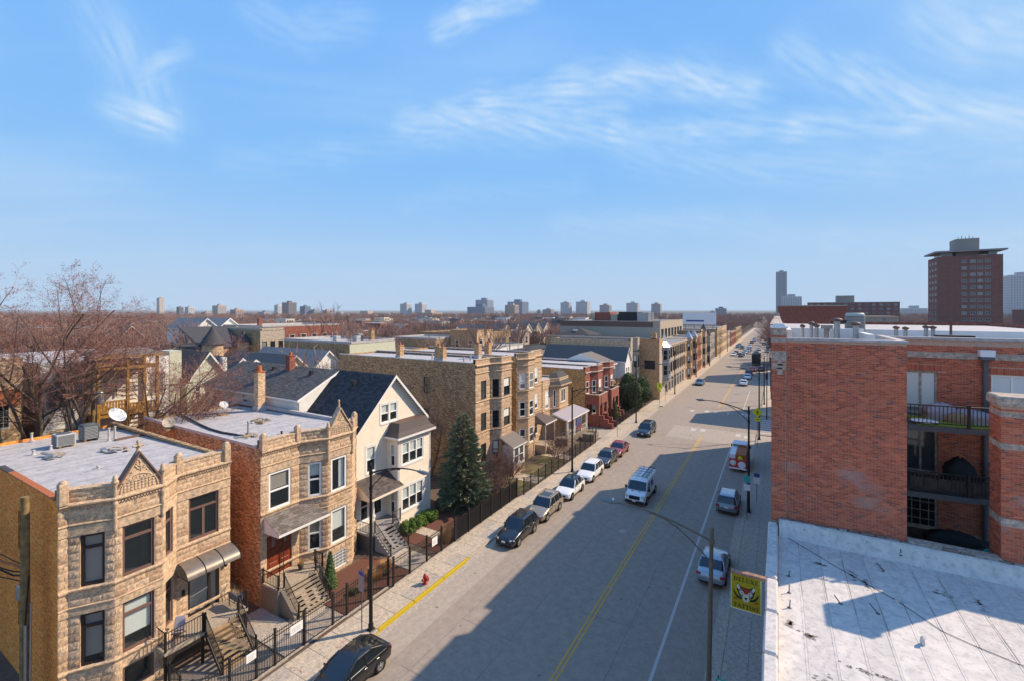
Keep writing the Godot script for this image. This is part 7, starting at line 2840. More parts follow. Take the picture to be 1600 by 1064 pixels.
func walker() -> Array:
	var head := []
	for i in 10: head.append(Vector2(0.02+cos(i*TAU/10)*0.055,0.24+sin(i*TAU/10)*0.055))
	return [head,[Vector2(-0.05,0.17),Vector2(0.07,0.17),Vector2(0.05,-0.04),Vector2(-0.05,-0.04)],[Vector2(0.06,0.16),Vector2(0.17,0.04),Vector2(0.14,0.01),Vector2(0.04,0.1)],[Vector2(-0.05,0.16),Vector2(-0.16,0.02),Vector2(-0.12,0.0),Vector2(-0.03,0.1)],[Vector2(-0.05,-0.04),Vector2(0.0,-0.04),Vector2(-0.1,-0.28),Vector2(-0.16,-0.28)],[Vector2(0.0,-0.04),Vector2(0.05,-0.04),Vector2(0.17,-0.26),Vector2(0.11,-0.28)]]
func arrow() -> Array:
	return [[Vector2(0.16,0.08),Vector2(0.18,0.05),Vector2(-0.08,-0.06),Vector2(-0.1,-0.03)],[Vector2(-0.16,-0.08),Vector2(-0.04,-0.09),Vector2(-0.08,0.02)]]
func fence_run(nm: String,label: String,u: float,d0: float,d1: float,posts: Array,hgt: float,solid_panel := false) -> void:
	var r := thing(nm,label,"fence",P(u,0.12,(d0+d1)*0.5))
	var y := 0.12
	if not cache.has("picket"):
		var k := MB.new()
		k.box(ID(),V(-0.009,0,-0.009),V(0.009,1,0.009),12)
		k.tri(V(-0.012,1,0),V(0.012,1,0),V(0,1.035,0),V(0,0,1))
		cache.picket = k.mesh()
		k = MB.new()
		k.bevel(ID(),V(-0.055,0,-0.055),V(0.055,1,0.055),0.01)
		k.bevel(ID(),V(-0.07,1,-0.07),V(0.07,1.03,0.07),0.01)
		cache.fpost = k.mesh()
	for i in posts.size():
		put(r,"post",cache.fpost,M.iron,Transform3D(Basis.from_scale(V(1,hgt+0.1,1)),P(u,y,posts[i])))
		if i == posts.size() - 1: break
		var a: float = posts[i]
		var b: float = posts[i+1]
		for h in [0.14,hgt - 0.28,hgt - 0.1]:
			var k := MB.new()
			k.box(ID(),P(u - 0.015,y+h - 0.015,b - 0.06),P(u+0.015,y+h+0.015,a+0.06))
			part(r,"rail",k,M.iron)
		if solid_panel:
			var k := MB.new()
			k.box(ID(),P(u - 0.03,y+0.1,b - 0.06),P(u - 0.018,y+hgt - 0.12,a+0.06))
			part(r,"screen_panel",k,M.iron)
		var n := int((b - a)/0.125)
		for j in range(1,n):
			put(r,"picket",cache.picket,M.iron,Transform3D(Basis.from_scale(V(1,hgt - 0.06,1)),P(u,y+0.06,a+(b - a)*j/n)))
	var cu := MB.new()
	blk(cu,u - 0.1,u+0.1,0.0,0.2,d0,d1)
	part(r,"footing",cu,M.walk_grey)
func furniture() -> void:
	var lamps := "street lamps along the road"
	lamp_post("street_lamp","dark lamp post with a bowed arm in front of the cream house",-20.5,18.75,9.75,3.7,M.iron,0.0)
	lamp_post("street_lamp","dark lamp post standing by the all white utility car",-20.55,49.0,9.9,3.8,M.iron)
	lamp_post("street_lamp","dark lamp post standing between the red brick porches and the road",-20.4,76.0,9.9,3.6,M.iron)
	lamp_post("street_lamp","pale rusty lamp post whose arm crosses above the double yellow line",-2.3,20.0,9.85,-4.0,M.pole_grey,0.18)
	lamp_post("street_lamp","dark lamp post beside the painted truck with signs on it",-2.3,47.4,9.85,-3.9,M.iron)
	lamp_post("street_lamp","black lamp post behind the yellow crosswalk signs",-2.3,75.0,10.2,-3.7,M.iron)
	for q in [[-20.0,107.0,3.6],[-20.0,138.0,3.6],[-20.0,168.0,3.6],[-20.0,200.0,3.6],[-20.0,232.0,3.6],[-2.3,104.0,-3.6],[-2.3,133.0,-3.6],[-2.3,165.0,-3.6],[-2.3,200.0,-3.6]]:
		lamp_post("street_lamp","far street lamp on the stretch past the crosswalk",q[0],q[1],9.8,q[2],M.iron,0.0,lamps)
	for q in [[-1.6,90.0],[-1.2,111.0],[-1.4,122.0]]:
		var r0 := thing("traffic_pole","tall thin black pole on the pavement past the cross street","pole",P(q[0],0.15,q[1]),"thin poles past the cross street")
		var k0 := MB.new()
		k0.rod(P(q[0],0.1,q[1]),P(q[0],9.0,q[1]),0.09,0.06,8)
		part(r0,"shaft",k0,M.iron)
		k0 = MB.new()
		k0.bevel(ID(),P(q[0] - 0.18,7.0,q[1]+0.1),P(q[0]+0.18,8.0,q[1] - 0.2),0.03)
		part(r0,"signal_box",k0,M.iron)
	var hy := thing("fire_hydrant","red fire hydrant on the pavement by the yellow kerb","hydrant",P(-20.75,0.15,23.75))
	var k := MB.new()
	k.lathe(Transform3D(Basis.IDENTITY,P(-20.75,0.15,23.75)),[[0.17,0],[0.17,0.05],[0.11,0.07],[0.11,0.42],[0.15,0.44],[0.15,0.49],[0.125,0.52],[0.10,0.62],[0.05,0.68],[0.03,0.69],[0.03,0.74],[0.005,0.745]],16,0)
	part(hy,"barrel",k,M.hydrant)
	for q in [[V(0.0,0,1),0.075,0.22],[V(0,0,-1),0.075,0.22],[V(1,0,0),0.095,0.24]]:
		k = MB.new()
		var c := P(-20.75,0.51,23.75)
		k.rod(c,c+q[0]*q[2],q[1],q[1],10)
		k.rod(c+q[0]*q[2],c+q[0]*(q[2]+0.05),q[1]*1.25,q[1]*1.2,8)
		part(hy,"outlet_cap",k,M.hydrant)
	post_sign("crosswalk_sign","yellow crosswalk diamond sign with walking figure beside the cross street",-2.35,70.3,5.4,[["diamond",0.92,0.92,5.0,M.sign_yellow,walker(),M.iron],["rect",0.7,0.5,4.05,M.sign_yellow,arrow(),M.iron]])
	post_sign("crosswalk_sign","yellow crosswalk sign on the pavement by the buff brick wall",-20.2,92.6,4.7,[["rect",0.95,1.15,4.0,M.sign_yellow,walker(),M.iron],["rect",0.6,0.45,3.05,M.sign_yellow,arrow(),M.iron]])
	post_sign("parking_sign","grey post with a blank sign back on the pavement by the limestone block",-20.0,97.0,3.6,[["rect",0.3,0.45,3.2,M.frame_brown]])
	post_sign("parking_sign","thin sign post on the pavement by the driveway",-20.5,66.0,2.6,[["rect",0.3,0.4,2.3,M.frame_brown]])
	post_sign("parking_sign","post with blue and pink parking placards beside the painted truck",-1.75,50.4,2.9,[["rect",0.5,0.35,2.75,M.sign_blue],["rect",0.55,0.6,2.2,M.sign_white]])
	post_sign("parking_sign","green and white parking placards on a post by the grey wagon",-2.35,45.7,4.0,[["rect",0.45,0.62,3.75,M.sign_green],["rect",0.5,0.55,3.0,M.sign_white]])
	post_sign("parking_sign","small pink and blue street sign strapped before the lamp post in the garden strip",-20.75,18.3,3.9,[["rect",0.42,0.22,3.6,M.sign_blue],["rect",0.42,0.9,3.0,mat("sign_pink",lin(0.66,0.42,0.40),0.6,TX.grit,3.0)]])
	var r := thing("pay_station","black parking pay station with teal placard above on the pavement","parking meter",P(-1.95,0.15,20.6))
	k = MB.new()
	k.bevel(ID(),P(-2.1,0.15,20.75),P(-1.72,1.75,20.45),0.04)
	part(r,"cabinet",k,M.plastic_black)
	k = MB.new()
	k.bevel(ID(),P(-2.06,1.75,20.72),P(-1.76,1.95,20.48),0.06)
	part(r,"hood",k,M.iron_grey)
	k = MB.new()
	k.lathe(Transform3D(Basis(Vector3.RIGHT,PI/2),P(-1.92,1.5,20.44)),[[0.06,0],[0.05,0.015],[0.01,0.015]],14,0)
	k.box(ID(),P(-1.98,1.2,20.45),P(-1.9,1.32,20.435))
	part(r,"dial",k,M.sign_white)
	k = MB.new()
	k.rod(P(-2.12,0.15,20.6),P(-2.12,3.6,20.6),0.03,0.03,6)
	part(r,"sign_pole",k,M.plastic_black)
	k = MB.new()
	k.bevel(ID(),P(-2.2,2.95,20.56),P(-1.74,3.55,20.54),0.004)
	var pp := part(r,"placard",k,M.sign_green)
	k = MB.new()
	for i in 5:
		k.box(ID(),P(-2.15,3.02+i*0.105,20.535),P(-1.86+0.03*(i % 3),3.055+i*0.105,20.53))
	part(pp,"print_lines",k,M.sign_white)
	tattoo_sign()
	fence_run("iron_fence","tall black picket fence in front of the stone house with the curved awning",-22.72,8.6,15.95,[8.6,10.4,12.0,13.3,14.28,15.95],1.85)
	fence_run("iron_gate_fence","black picket gate and fence in front of the concrete stoop",-22.72,15.97,22.4,[16.0,17.86,18.88,20.6,22.3],1.85)
	fence_run("iron_fence","black picket fence in front of the cream clapboard house",-22.45,22.5,30.0,[22.5,24.1,25.9,27.6,29.3],1.85)
	fence_run("screened_fence","black fence backed with dark screening before the blue spruce",-22.45,29.4,39.5,[29.4,31.2,33.0,34.7,36.4,38.0,39.4],1.85,true)
	fence_run("iron_fence","open black picket fence before the three-storey stone houses",-22.2,40.4,61.6,[40.4,41.9,43.6,45.4,47.0,48.8,50.4,52.2,54.0,55.6,57.4,59.4,61.4],1.6)
	fence_run("iron_fence","low black fence in front of the red brick porches",-22.5,71.9,91.0,[71.9,73.8,75.6,77.4,79.2,81.0,82.8,84.6,86.4,88.2,90.8],1.3)
	for q in [["real_estate_sign","small white notice hung on the fence by the deck stairs",-22.66,12.75,1.5,0.5,0.42],["real_estate_sign","pale grey notice hung on the fence by the concrete stoop",-22.66,15.1,1.45,0.75,0.5],["real_estate_sign","white notice hung on the fence before the green hedge",-22.38,26.4,1.35,0.62,0.6]]:
		k = MB.new()
		k.bevel(fu(q[2],q[3]),V(0,q[4] - q[6]*0.5,0),V(q[5],q[4]+q[6]*0.5,0.012),0.004)
		var o := solid(q[0],k,M.sign_white,"",q[1],"notice")
		org[o] = Vector3.ZERO
		k = MB.new()
		for i in 3:
			k.box(fu(q[2],q[3]),V(0.08,q[4] - 0.13+i*0.09,0.012),V(q[5] - 0.1 - 0.05*(i % 2),q[4] - 0.1+i*0.09,0.014))
		part(o,"print_lines",k,M.frame_grey)
	var up := thing("utility_pole","weathered timber utility pole with cables against the orange brick wall","utility pole",P(-29.5,0.1,6.66))
	k = MB.new()
	k.rod(P(-29.5,0.1,6.66),P(-29.5,10.3,6.66),0.2,0.15,10)
	part(up,"shaft",k,M.wood_post)
	k = MB.new()
	k.rod(P(-29.2,0.1,6.6),P(-29.2,4.6,6.6),0.06,0.06,6)
	k.rod(P(-29.05,0.1,6.7),P(-29.05,5.6,6.75),0.04,0.04,6)
	part(up,"conduit",k,M.galv)
	k = MB.new()
	k.rod(P(-29.22,4.6,6.6),P(-29.15,6.8,6.7),0.03,0.03,5)
	part(up,"riser_cable",k,M.rubber)
	k = MB.new()
	k.lathe(Transform3D(Basis.IDENTITY,P(-29.75,5.6,6.55)),[[0.05,0],[0.13,0.03],[0.13,0.65],[0.05,0.7]],10,0)
	part(up,"meter_box",k,M.galv)
	for q in [[7.1,0.05,0.9],[6.9,0.03,1.4],[6.7,0.04,1.2],[7.25,0.02,0.5],[6.5,0.025,1.6]]:
		k = MB.new()
		var pts := PackedVector3Array()
		var rad := PackedFloat32Array()
		for i in 9:
			var t := i/8.0
			pts.append(P(-29.5 - 9.0*t,q[0] - sin(t*PI)*q[2]*0.4+rng.randf_range(-0.05,0.05),6.6 - 0.6*t)); rad.append(q[1])
		k.tube(pts,rad,5)
		part(up,"cable",k,M.rubber if q[1] < 0.045 else M.tile_cap)
	roof_clutter()
func roof_clutter() -> void:
	for q in [["air_conditioner","beige air conditioning unit on the grey flat roof nearer the tree",-40.4,10.9,0.95,0.75,M.ac_case],["air_conditioner","dark louvred air conditioning unit on the flat roof by the white pipes",-40.9,12.3,0.85,1.0,M.ac_dark]]:
		var r := thing(q[0],q[1],"air conditioner",P(q[2],9.88,q[3]))
		var k := MB.new()
		var w: float = q[4]*0.5
		k.bevel(ID(),P(q[2],9.98,q[3])+V(-w,0,-w),P(q[2],9.98+q[5],q[3])+V(w,0,w),0.03)
		part(r,"casing",k,q[6])
		k = MB.new()
		for i in 9:
			for t in [fu(q[2]+w,q[3] - w),fd(q[2] - w,q[3] - w)]:
				k.box(t,V(0.08,10.06+i*q[5]*0.095,0.0),V(q[4] - 0.08,10.085+i*q[5]*0.095,0.025),16)
		part(r,"louvres",k,M.iron_grey if q[6] == M.ac_case else M.ac_case)
		k = MB.new()
		k.lathe(Transform3D(Basis.IDENTITY,P(q[2],9.98+q[5],q[3])),[[w*0.8,0.0],[w*0.8,0.03],[w*0.1,0.04]],16,2)
		part(r,"fan_guard",k,M.iron_grey)
		k = MB.new()
		for s in [-0.3,0.3]:
			k = MB.new()
			k.box(ID(),P(q[2],9.84,q[3])+V(-w,0,s - 0.06),P(q[2],9.99,q[3])+V(w,0,s+0.06))
			part(r,"sleeper",k,M.wood_post)
	for q in [[-32.6,10.2,0.22],[-39.6,9.3,0.25],[-40.1,10.2,0.25],[-44.0,10.25,0.5],[-39.4,12.9,0.85],[-39.8,13.35,0.8],[-32.45,18.4,1.0],[-30.4,19.6,0.3],[-40.7,17.35,0.3]]:
		var k := MB.new()
		k.lathe(Transform3D(Basis.IDENTITY,P(q[0],9.86,q[1])),[[0.16,0.0],[0.07,0.09],[0.06,q[2]],[0.09,q[2]+0.01],[0.09,q[2]+0.06],[0.02,q[2]+0.08]],10,0)
		solid("roof_vent",k,M.galv if q[2] > 0.9 else (M.plastic_black if q[2] == 0.3 else M.roof_white),"",{0.22: "tiny white vent in the open middle of the grey roof",0.25: "small white vent near the terracotta coping",0.5: "white pipe at the rear edge of the flat roof",0.85: "tall white plumbing pipe beside the dark air conditioner",0.8: "second white plumbing pipe beside the dark air conditioner",1.0: "steel flue pipe near the coiled cable",0.3: "black capped roof vent on the bright roof"}[q[2]],"vent")
		get_child(get_child_count() - 1).set_meta("group","vents on the flat roofs")
	for q in [["satellite_dish","large pale satellite dish on a timber base at the roof's rear edge",-43.3,14.6,0.62,0.9,0.9],["satellite_dish","grey satellite dish lying low in the middle of the bright roof",-39.5,16.45,0.42,0.4,0.2],["satellite_dish","small pale satellite dish fixed beside the tall brick chimney",-41.0,21.1,0.36,0.75,0.5]]:
		var r := thing(q[0],q[1],"satellite dish",P(q[2],9.85,q[3]))
		var k := MB.new()
		k.rod(P(q[2],9.85,q[3]),P(q[2],9.85+q[5],q[3]),0.035,0.03,6)
		part(r,"mast",k,M.galv)
		var t := Transform3D(Basis.from_euler(V(0.5,q[6],-0.75)),P(q[2],9.9+q[5],q[3]))
		k = MB.new()
		k.lathe(t,[[0.02,0.0],[q[4]*0.4,0.03],[q[4]*0.8,0.11],[q[4],0.18],[q[4]*0.98,0.2],[q[4]*0.78,0.13],[0.02,0.02]],20,0)
		part(r,"dish",k,M.walk_grey if q[4] > 0.4 and q[4] < 0.5 else M.sign_white)
		k = MB.new()
		k.rod(t*V(q[4]*0.9,0.15,0),t*V(0,q[4]*0.9,0),0.012,0.012,4)
		k.rod(t*V(-0.04,q[4]*0.88,0),t*V(0.05,q[4]*0.92,0),0.03,0.03,6)
		part(r,"feed_arm",k,M.iron_grey)
		k = MB.new()
		k.box(ID(),P(q[2] - 0.4,9.84,q[3]+0.3),P(q[2]+0.4,9.95,q[3] - 0.3))
		part(r,"base_block",k,M.wood)
	var ch := thing("brick_chimney","tall tan brick chimney at the far edge of the bright flat roof","chimney",P(-39.9,9.9,23.6))
	var k := MB.new()
	k.box(ID(),P(-40.2,9.85,23.95),P(-39.55,13.3,23.3))
	part(ch,"stack",k,M.brick_buff)
	k = MB.new()
	k.bevel(ID(),P(-40.3,9.84,24.05),P(-39.45,10.3,23.2),0.03)
	part(ch,"flashing",k,M.roof_white)
	k = MB.new()
	k.bevel(ID(),P(-40.25,13.3,24.0),P(-39.5,13.4,23.25),0.02)
	k.lathe(Transform3D(Basis.IDENTITY,P(-39.9,13.4,23.6)),[[0.26,0],[0.24,0.12],[0.2,0.5],[0.16,0.5]],12,2)
	part(ch,"cap",k,M.tile_cap)
	var pts := PackedVector3Array()
	var rad := PackedFloat32Array()
	for q in [[-44.1,19.3],[-41.2,18.7],[-38.4,18.15],[-36.3,17.8],[-34.4,17.67],[-33.0,17.8],[-31.9,17.8]]:
		pts.append(P(q[0],9.99+(q[0]+38)*0.013,q[1])); rad.append(0.07)
	k = MB.new()
	k.tube(pts,rad,6)
	var cb := solid("roof_cable",k,M.clay_pot,"","thick dark cable run snaking across the bright flat roof","cable")
	org[cb] = Vector3.ZERO
	for q in [[-31.9,17.9,12],[-35.3,21.1,14],[-37.8,9.7,10],[-36.1,12.1,12]]:
		var pile := thing("scrap_pile",{12: "small heap of scrap and coiled hose on the stone house roof",14: "low heap of planks and bags by the white siding",10: "scattered dry sticks on the grey roof"}[q[2]],"debris",P(q[0],9.9,q[1]),"litter on the flat roofs")
		for i in q[2]:
			k = MB.new()
			var t := Transform3D(Basis.from_euler(V(rng.randf_range(-0.3,0.3),rng.randf()*TAU,rng.randf_range(-0.4,0.4))),P(q[0]+rng.randfn(0,0.45),9.95+rng.randf_range(0.0,0.12),q[1]+rng.randfn(0,0.35)))
			var s := rng.randf_range(0.05,0.14)
			k.bevel(t,V(-s*2.6,-s*0.4,-s),V(s*2.6,s*0.4,s),0.01)
			part(pile,"scrap",k,[M.roof_white,M.wood,M.step,M.galv][rng.randi() % 4])
	k = MB.new()
	k.box(ID(),P(-39.2,9.86,15.3),P(-38.9,10.0,13.1))
	solid("roof_hatch_edge",k,M.frame_brown,"","long rusty edge strip between the two flat roofs","flashing")
func grow(tr: MB,tw: MB,p: Vector3,dir: Vector3,length: float,rad: float,lvl: int,o: Dictionary) -> void:
	var r: RandomNumberGenerator = o.rng
	var n := 5 if lvl <= 1 else (4 if lvl == 2 else 3)
	var pts := PackedVector3Array([p])
	var rr := PackedFloat32Array([rad])
	var d := dir
	for i in n:
		d = (d+V(r.randf_range(-1,1),r.randf_range(-0.6,0.9)+o.lift,r.randf_range(-1,1))*o.wob).normalized()
		p += d*length/n
		pts.append(p)
		rr.append(lerpf(rad,rad*(0.5 if lvl < o.levels else 0.25),float(i+1)/n))
	if lvl < 3:
		tr.tube(pts,rr,8 if lvl == 0 else (6 if lvl == 1 else 5),2)
	else:
		for i in n:
			var a := pts[i]
			var b := pts[i+1]
			var s := (b - a).cross(V(r.randf_range(-1,1),r.randf_range(-1,1),r.randf_range(-1,1))).normalized()
			var s2 := s.cross((b - a).normalized())
			var w0 := maxf(rr[i],o.thin)
			var w1 := maxf(rr[i+1],o.thin*0.7)
			tw.quad(a - s*w0,a+s*w0,b+s*w1,b - s*w1,s2)
			if o.get("cross",true) and lvl == 3:
				tw.quad(a - s2*w0,a+s2*w0,b+s2*w1,b - s2*w1,s)
	if lvl >= o.levels:
		if o.has("buds"):
			var bm: MB = o.buds
			for i in 3:
				var b := pts[n - i]+V(r.randf_range(-1,1),r.randf_range(-1,1),r.randf_range(-1,1))*0.08
				var s := V(r.randf_range(-1,1),r.randf_range(-1,1),r.randf_range(-1,1)).normalized()*0.028
				bm.tri(b - s,b+s,b+d*0.07,s.cross(d))
		return
	var kids: int = o.kids[lvl]
	for k in kids:
		var t: float = lerpf(o.from[lvl],1.0,(k+r.randf())/kids)
		var f := t*n
		var i := mini(int(f),n - 1)
		var at := pts[i].lerp(pts[i+1],f - i)
		var along := (pts[i+1] - pts[i]).normalized()
		var an := r.randf()*TAU
		var side := along.cross(Vector3.UP if absf(along.y) < 0.9 else Vector3.RIGHT).normalized().rotated(along,an)
		var nd := along.lerp(side,o.spread[lvl]*r.randf_range(0.7,1.2)).normalized()
		if nd.y < -0.25: nd.y *= 0.3
		grow(tr,tw,at,nd.normalized(),length*o.ratio[lvl]*r.randf_range(0.7,1.15)*(1.15 - 0.45*t),lerpf(rr[i],rr[i+1],f - i)*(0.52 if lvl < 2 else 0.52),lvl+1,o)
func tree_opts(sd: int,levels: int,kids: Array,thin: float) -> Dictionary:
	var r := RandomNumberGenerator.new()
	r.seed = sd
	return {"rng": r,"levels": levels,"kids": kids,"from": [0.35,0.25,0.15,0.1,0.1],"spread": [0.55,0.6,0.62,0.65,0.65],"ratio": [0.62,0.58,0.52,0.5,0.5],"wob": 0.16,"lift": 0.25,"thin": thin}
func bare_tree(nm: String,label: String,at: Vector3,h: float,rad: float,o: Dictionary,stems: Array,trunk_mat: Material,twig_mat: Material,group := "") -> Node3D:
	var root := thing(nm,label,"tree",at,group)
	var tr := MB.new()
	var tw := MB.new()
	for s in stems:
		grow(tr,tw,at+s[0],s[1].normalized(),h*s[2],rad*s[3],0,o)
	part(root,"trunk",tr,trunk_mat)
	part(root,"crown",tw,twig_mat)
	if o.has("buds"):
		part(root,"buds",o.buds,M.bud)
	return root
func clump(at: Vector3,half: Vector3,n: int,c: Color,size: float,hole := 0.0) -> MB:
	var m := MB.new()
	m.tinted = true
	var lumps := []
	for i in 16:
		var a := rng.randf()*TAU
		var y := rng.randf_range(-0.7,0.8)
		lumps.append(at+V(cos(a)*half.x*0.7*sqrt(1 - y*y),y*half.y*0.7,sin(a)*half.z*0.7*sqrt(1 - y*y)))
	for i in n:
		var o := V(rng.randfn(),rng.randfn(),rng.randfn()).normalized()
		var l: Vector3 = lumps[rng.randi() % 16]
		var p := l+V(o.x*half.x,o.y*half.y,o.z*half.z)*rng.randf_range(0.3,0.48)
		leaf(m,p,o,size*rng.randf_range(0.6,1.4),c)
	return m
func spruce() -> void:
	var r := thing("blue_spruce","tall dense blue-green spruce in the mulched garden behind the screened fence","tree",P(-26.0,0.1,35.2))
	var tr := MB.new()
	var m := MB.new()
	m.tinted = true
	var H := 8.9
	var fn := FastNoiseLite.new()
	fn.seed = 5
	fn.frequency = 0.6
	tr.rod(P(-26.0,0.1,35.2),P(-26.0,H,35.2),0.2,0.02,8)
	var y := 0.35
	while y < H - 0.15:
		var t := y/H
		var reach := 2.75*pow(1.0 - t,0.62)*minf(1.0,0.66+t*1.6)+0.1
		var n := int(6+15*(1.0 - t))
		var a0 := rng.randf()*TAU
		for i in n:
			var an := a0+TAU*i/n+rng.randf_range(-0.2,0.2)
			var len_ := reach*rng.randf_range(0.70,1.08)*(1.0+0.24*fn.get_noise_3d(cos(an)*2.0,y*0.9,sin(an)*2.0))
			var d := V(cos(an),0,sin(an))
			var o := P(-26.0,y+rng.randf_range(-0.12,0.12),35.2)
			var tip := o+d*len_+V(0,-0.16*len_+0.34*t*len_,0)
			tr.rod(o,tip,0.028,0.006,3,0)
			var cnt := int(len_*26)+8
			var side := d.cross(Vector3.UP)
			for k in cnt:
				var f := 0.25+0.75*sqrt(rng.randf())
				var p := o.lerp(tip,f)+side*rng.randf_range(-0.34,0.34)*len_*0.42*(1.25 - f)+V(0,rng.randf_range(-0.10,0.09),0)
				var s := rng.randf_range(0.10,0.2)
				var out := (d*0.8+side*rng.randf_range(-0.7,0.7)+V(0,rng.randf_range(-0.1,0.55),0)).normalized()
				var w := out.cross(V(rng.randf_range(-1,1),1,rng.randf_range(-1,1))).normalized()
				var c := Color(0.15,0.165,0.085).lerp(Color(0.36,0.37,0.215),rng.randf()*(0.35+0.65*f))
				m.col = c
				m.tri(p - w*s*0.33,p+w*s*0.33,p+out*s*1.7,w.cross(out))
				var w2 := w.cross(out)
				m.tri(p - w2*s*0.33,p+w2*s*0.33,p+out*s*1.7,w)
		y += 0.19+0.05*t
	part(r,"trunk",tr,M.bark)
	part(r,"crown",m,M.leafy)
func vegetation() -> void:
	spruce()
	var o := tree_opts(11,5,[7,6,6,5,5],0.0065)
	o.buds = MB.new()
	o.from = [0.55,0.3,0.2,0.1,0.1]
	o.wob = 0.13
	o.lift = 0.32
	o.spread = [0.5,0.52,0.55,0.6,0.6]
	o.ratio = [0.72,0.64,0.56,0.55,0.55]
	bare_tree("bare_tree","big bare tree with several trunks and reddish buds behind the flat roofs",P(-47.6,0.0,11.4),10.7,0.33,o,[[V(-0.5,0,0.4),V(-0.10,1,-0.05),1.25,1.0],[V(0.9,0,0.2),V(0.16,1,-0.06),1.2,0.9],[V(0.3,0,-1.0),V(0.45,1.0,-0.55),1.1,0.75],[V(0.2,0,1.0),V(-0.45,1,0.5),1.05,0.62]],M.bark,M.twig)
	o = tree_opts(12,4,[6,5,5,5],0.010)
	o.from = [0.6,0.35,0.2,0.1]
	bare_tree("bare_tree","leaning olive-trunked bare tree behind the air conditioners",P(-46.4,0.0,13.2),9.5,0.30,o,[[V(0,0,0),V(-0.15,1,-0.72),1.25,1.0]],M.bark_olive,M.twig)
	o = tree_opts(13,4,[6,6,6,5],0.011)
	bare_tree("bare_tree","bare tree with a crooked limb against the dark brick side wall",P(-33.6,0.1,38.6),7.8,0.22,o,[[V(0,0,0),V(0.0,1,0.05),1.0,1.0],[V(0.4,0,0),V(0.5,1,0.1),0.9,0.7]],M.bark_brown,M.twig_grey)
	o = tree_opts(14,4,[6,6,5,5],0.011)
	bare_tree("bare_tree","thin bare tree in the alley beside the wooden back porches",P(-48.6,0.0,18.9),8.2,0.15,o,[[V(0,0,0),V(0.1,1,-0.2),1.0,1.0],[V(0.3,0,-0.6),V(0.15,1,-0.35),1.0,0.8]],M.bark_brown,M.twig)
	o = tree_opts(15,4,[6,5,5,5],0.013)
	bare_tree("bare_tree","spreading bare tree behind the dark blue gable roof",P(-44.0,0.0,39.0),8.6,0.24,o,[[V(0,0,0),V(0.1,1,0.0),1.1,1.0]],M.bark_brown,M.twig_grey)
	for q in [["bare_shrub","wide bare pinkish shrub in front of the three-storey stone building",-25.3,42.4,3.3,21,9],["bare_shrub","small bare tree in front of the brown hipped entry porch",-24.4,52.6,3.4,22,5],["bare_shrub","bare shrub with drooping twigs beside the blue spruce",-24.6,39.0,2.0,23,6]]:
		o = tree_opts(q[5],3,[7,7,6],0.008)
		o.from = [0.1,0.1,0.1]
		o.spread = [0.7,0.7,0.7]
		var st := []
		for i in q[6]:
			var a: float = TAU*i/q[6]
			st.append([V(cos(a)*0.2,0,sin(a)*0.2),V(cos(a)*0.55,1,sin(a)*0.55),0.95,1.0])
		bare_tree(q[0],q[1],P(q[2],0.12,q[3]),q[4],0.045,o,st,M.bark_brown,M.twig)
	var vine := MB.new()
	var vr := RandomNumberGenerator.new()
	vr.seed = 31
	for i in 60:
		var p := Vector2(vr.randf_range(-36.5,-29.0),vr.randf_range(3.0,9.5))
		var a := vr.randf_range(0.9,2.2)
		for k in 12:
			a += vr.randf_range(-0.45,0.45)
			var q := p+Vector2(cos(a),sin(a))*0.3
			if q.y > 12.4 or q.x > -28.4: break
			var s := Vector2(-sin(a),cos(a))*0.014
			vine.quad(P(p.x - s.x,p.y - s.y,40.24),P(p.x+s.x,p.y+s.y,40.24),P(q.x+s.x,q.y+s.y,40.24),P(q.x - s.x,q.y - s.y,40.24),V(0,0,1))
			p = q
	solid("bare_vines",vine,M.twig_grey,"stuff","leafless vines clinging to the dark brick side wall","vine")
	var e := thing("round_evergreen","large round dark evergreen on the pavement corner by the buff brick wall","tree",P(-23.6,0.1,86.5))
	var k := MB.new()
	k.rod(P(-23.6,0.1,86.5),P(-23.6,3.0,86.5),0.15,0.1,6)
	part(e,"trunk",k,M.bark)
	part(e,"crown",clump(P(-23.6,3.4,86.5),V(2.9,3.5,2.9),24000,Color(0.075,0.095,0.032),0.22),M.leafy)
	for q in [["small_cypress","narrow green cypress beside the concrete stoop",-26.1,20.3,0.42,2.3,2600],["small_cypress","narrow green cypress before the second red brick porch",-24.0,76.2,0.75,3.2,1800]]:
		e = thing(q[0],q[1],"shrub",P(q[2],0.12,q[3]))
		k = MB.new()
		k.rod(P(q[2],0.1,q[3]),P(q[2],1.0,q[3]),0.05,0.03,5)
		part(e,"trunk",k,M.bark)
		part(e,"crown",leaf_cone(P(q[2],0.12,q[3]),q[4],q[5],q[6],Color(0.085,0.125,0.038),0.10),M.leafy)
	var hg := [[-26.75,28.5],[-26.7,29.5],[-26.75,30.5],[-26.7,31.4]]
	for i in 4:
		var sh := thing("box_shrub","clipped green box shrub at the foot of the cream bay","shrub",P(hg[i][0],0.12,hg[i][1]),"box shrubs along the cream bay")
		part(sh,"crown",clump(P(hg[i][0],0.62,hg[i][1]),V(0.62,0.55,0.62),2600,Color(0.11,0.175,0.03),0.075),M.leafy)
	for q in [[-24.2,22.6,0.4,0.75,"tuft of dry orange grass in the mulch by the fence"],[-24.6,24.0,0.32,0.6,"tuft of dry orange grass beside the grey steps"],[-22.95,29.0,0.28,1.35,"tall dry grass clump against the fence post"],[-23.4,36.2,0.4,0.5,"brown dead shrub behind the screened fence"]]:
		k = tuft(P(q[0],0.12,q[1]),q[2],q[3],420)
		solid("dry_grass",k,M.straw,"",q[4],"grass")
	var ev := [[-24.1,20.6,0.3],[-24.0,23.3,0.26],[-23.9,74.6,0.5],[-24.3,73.6,0.45],[-27.6,33.6,0.7]]
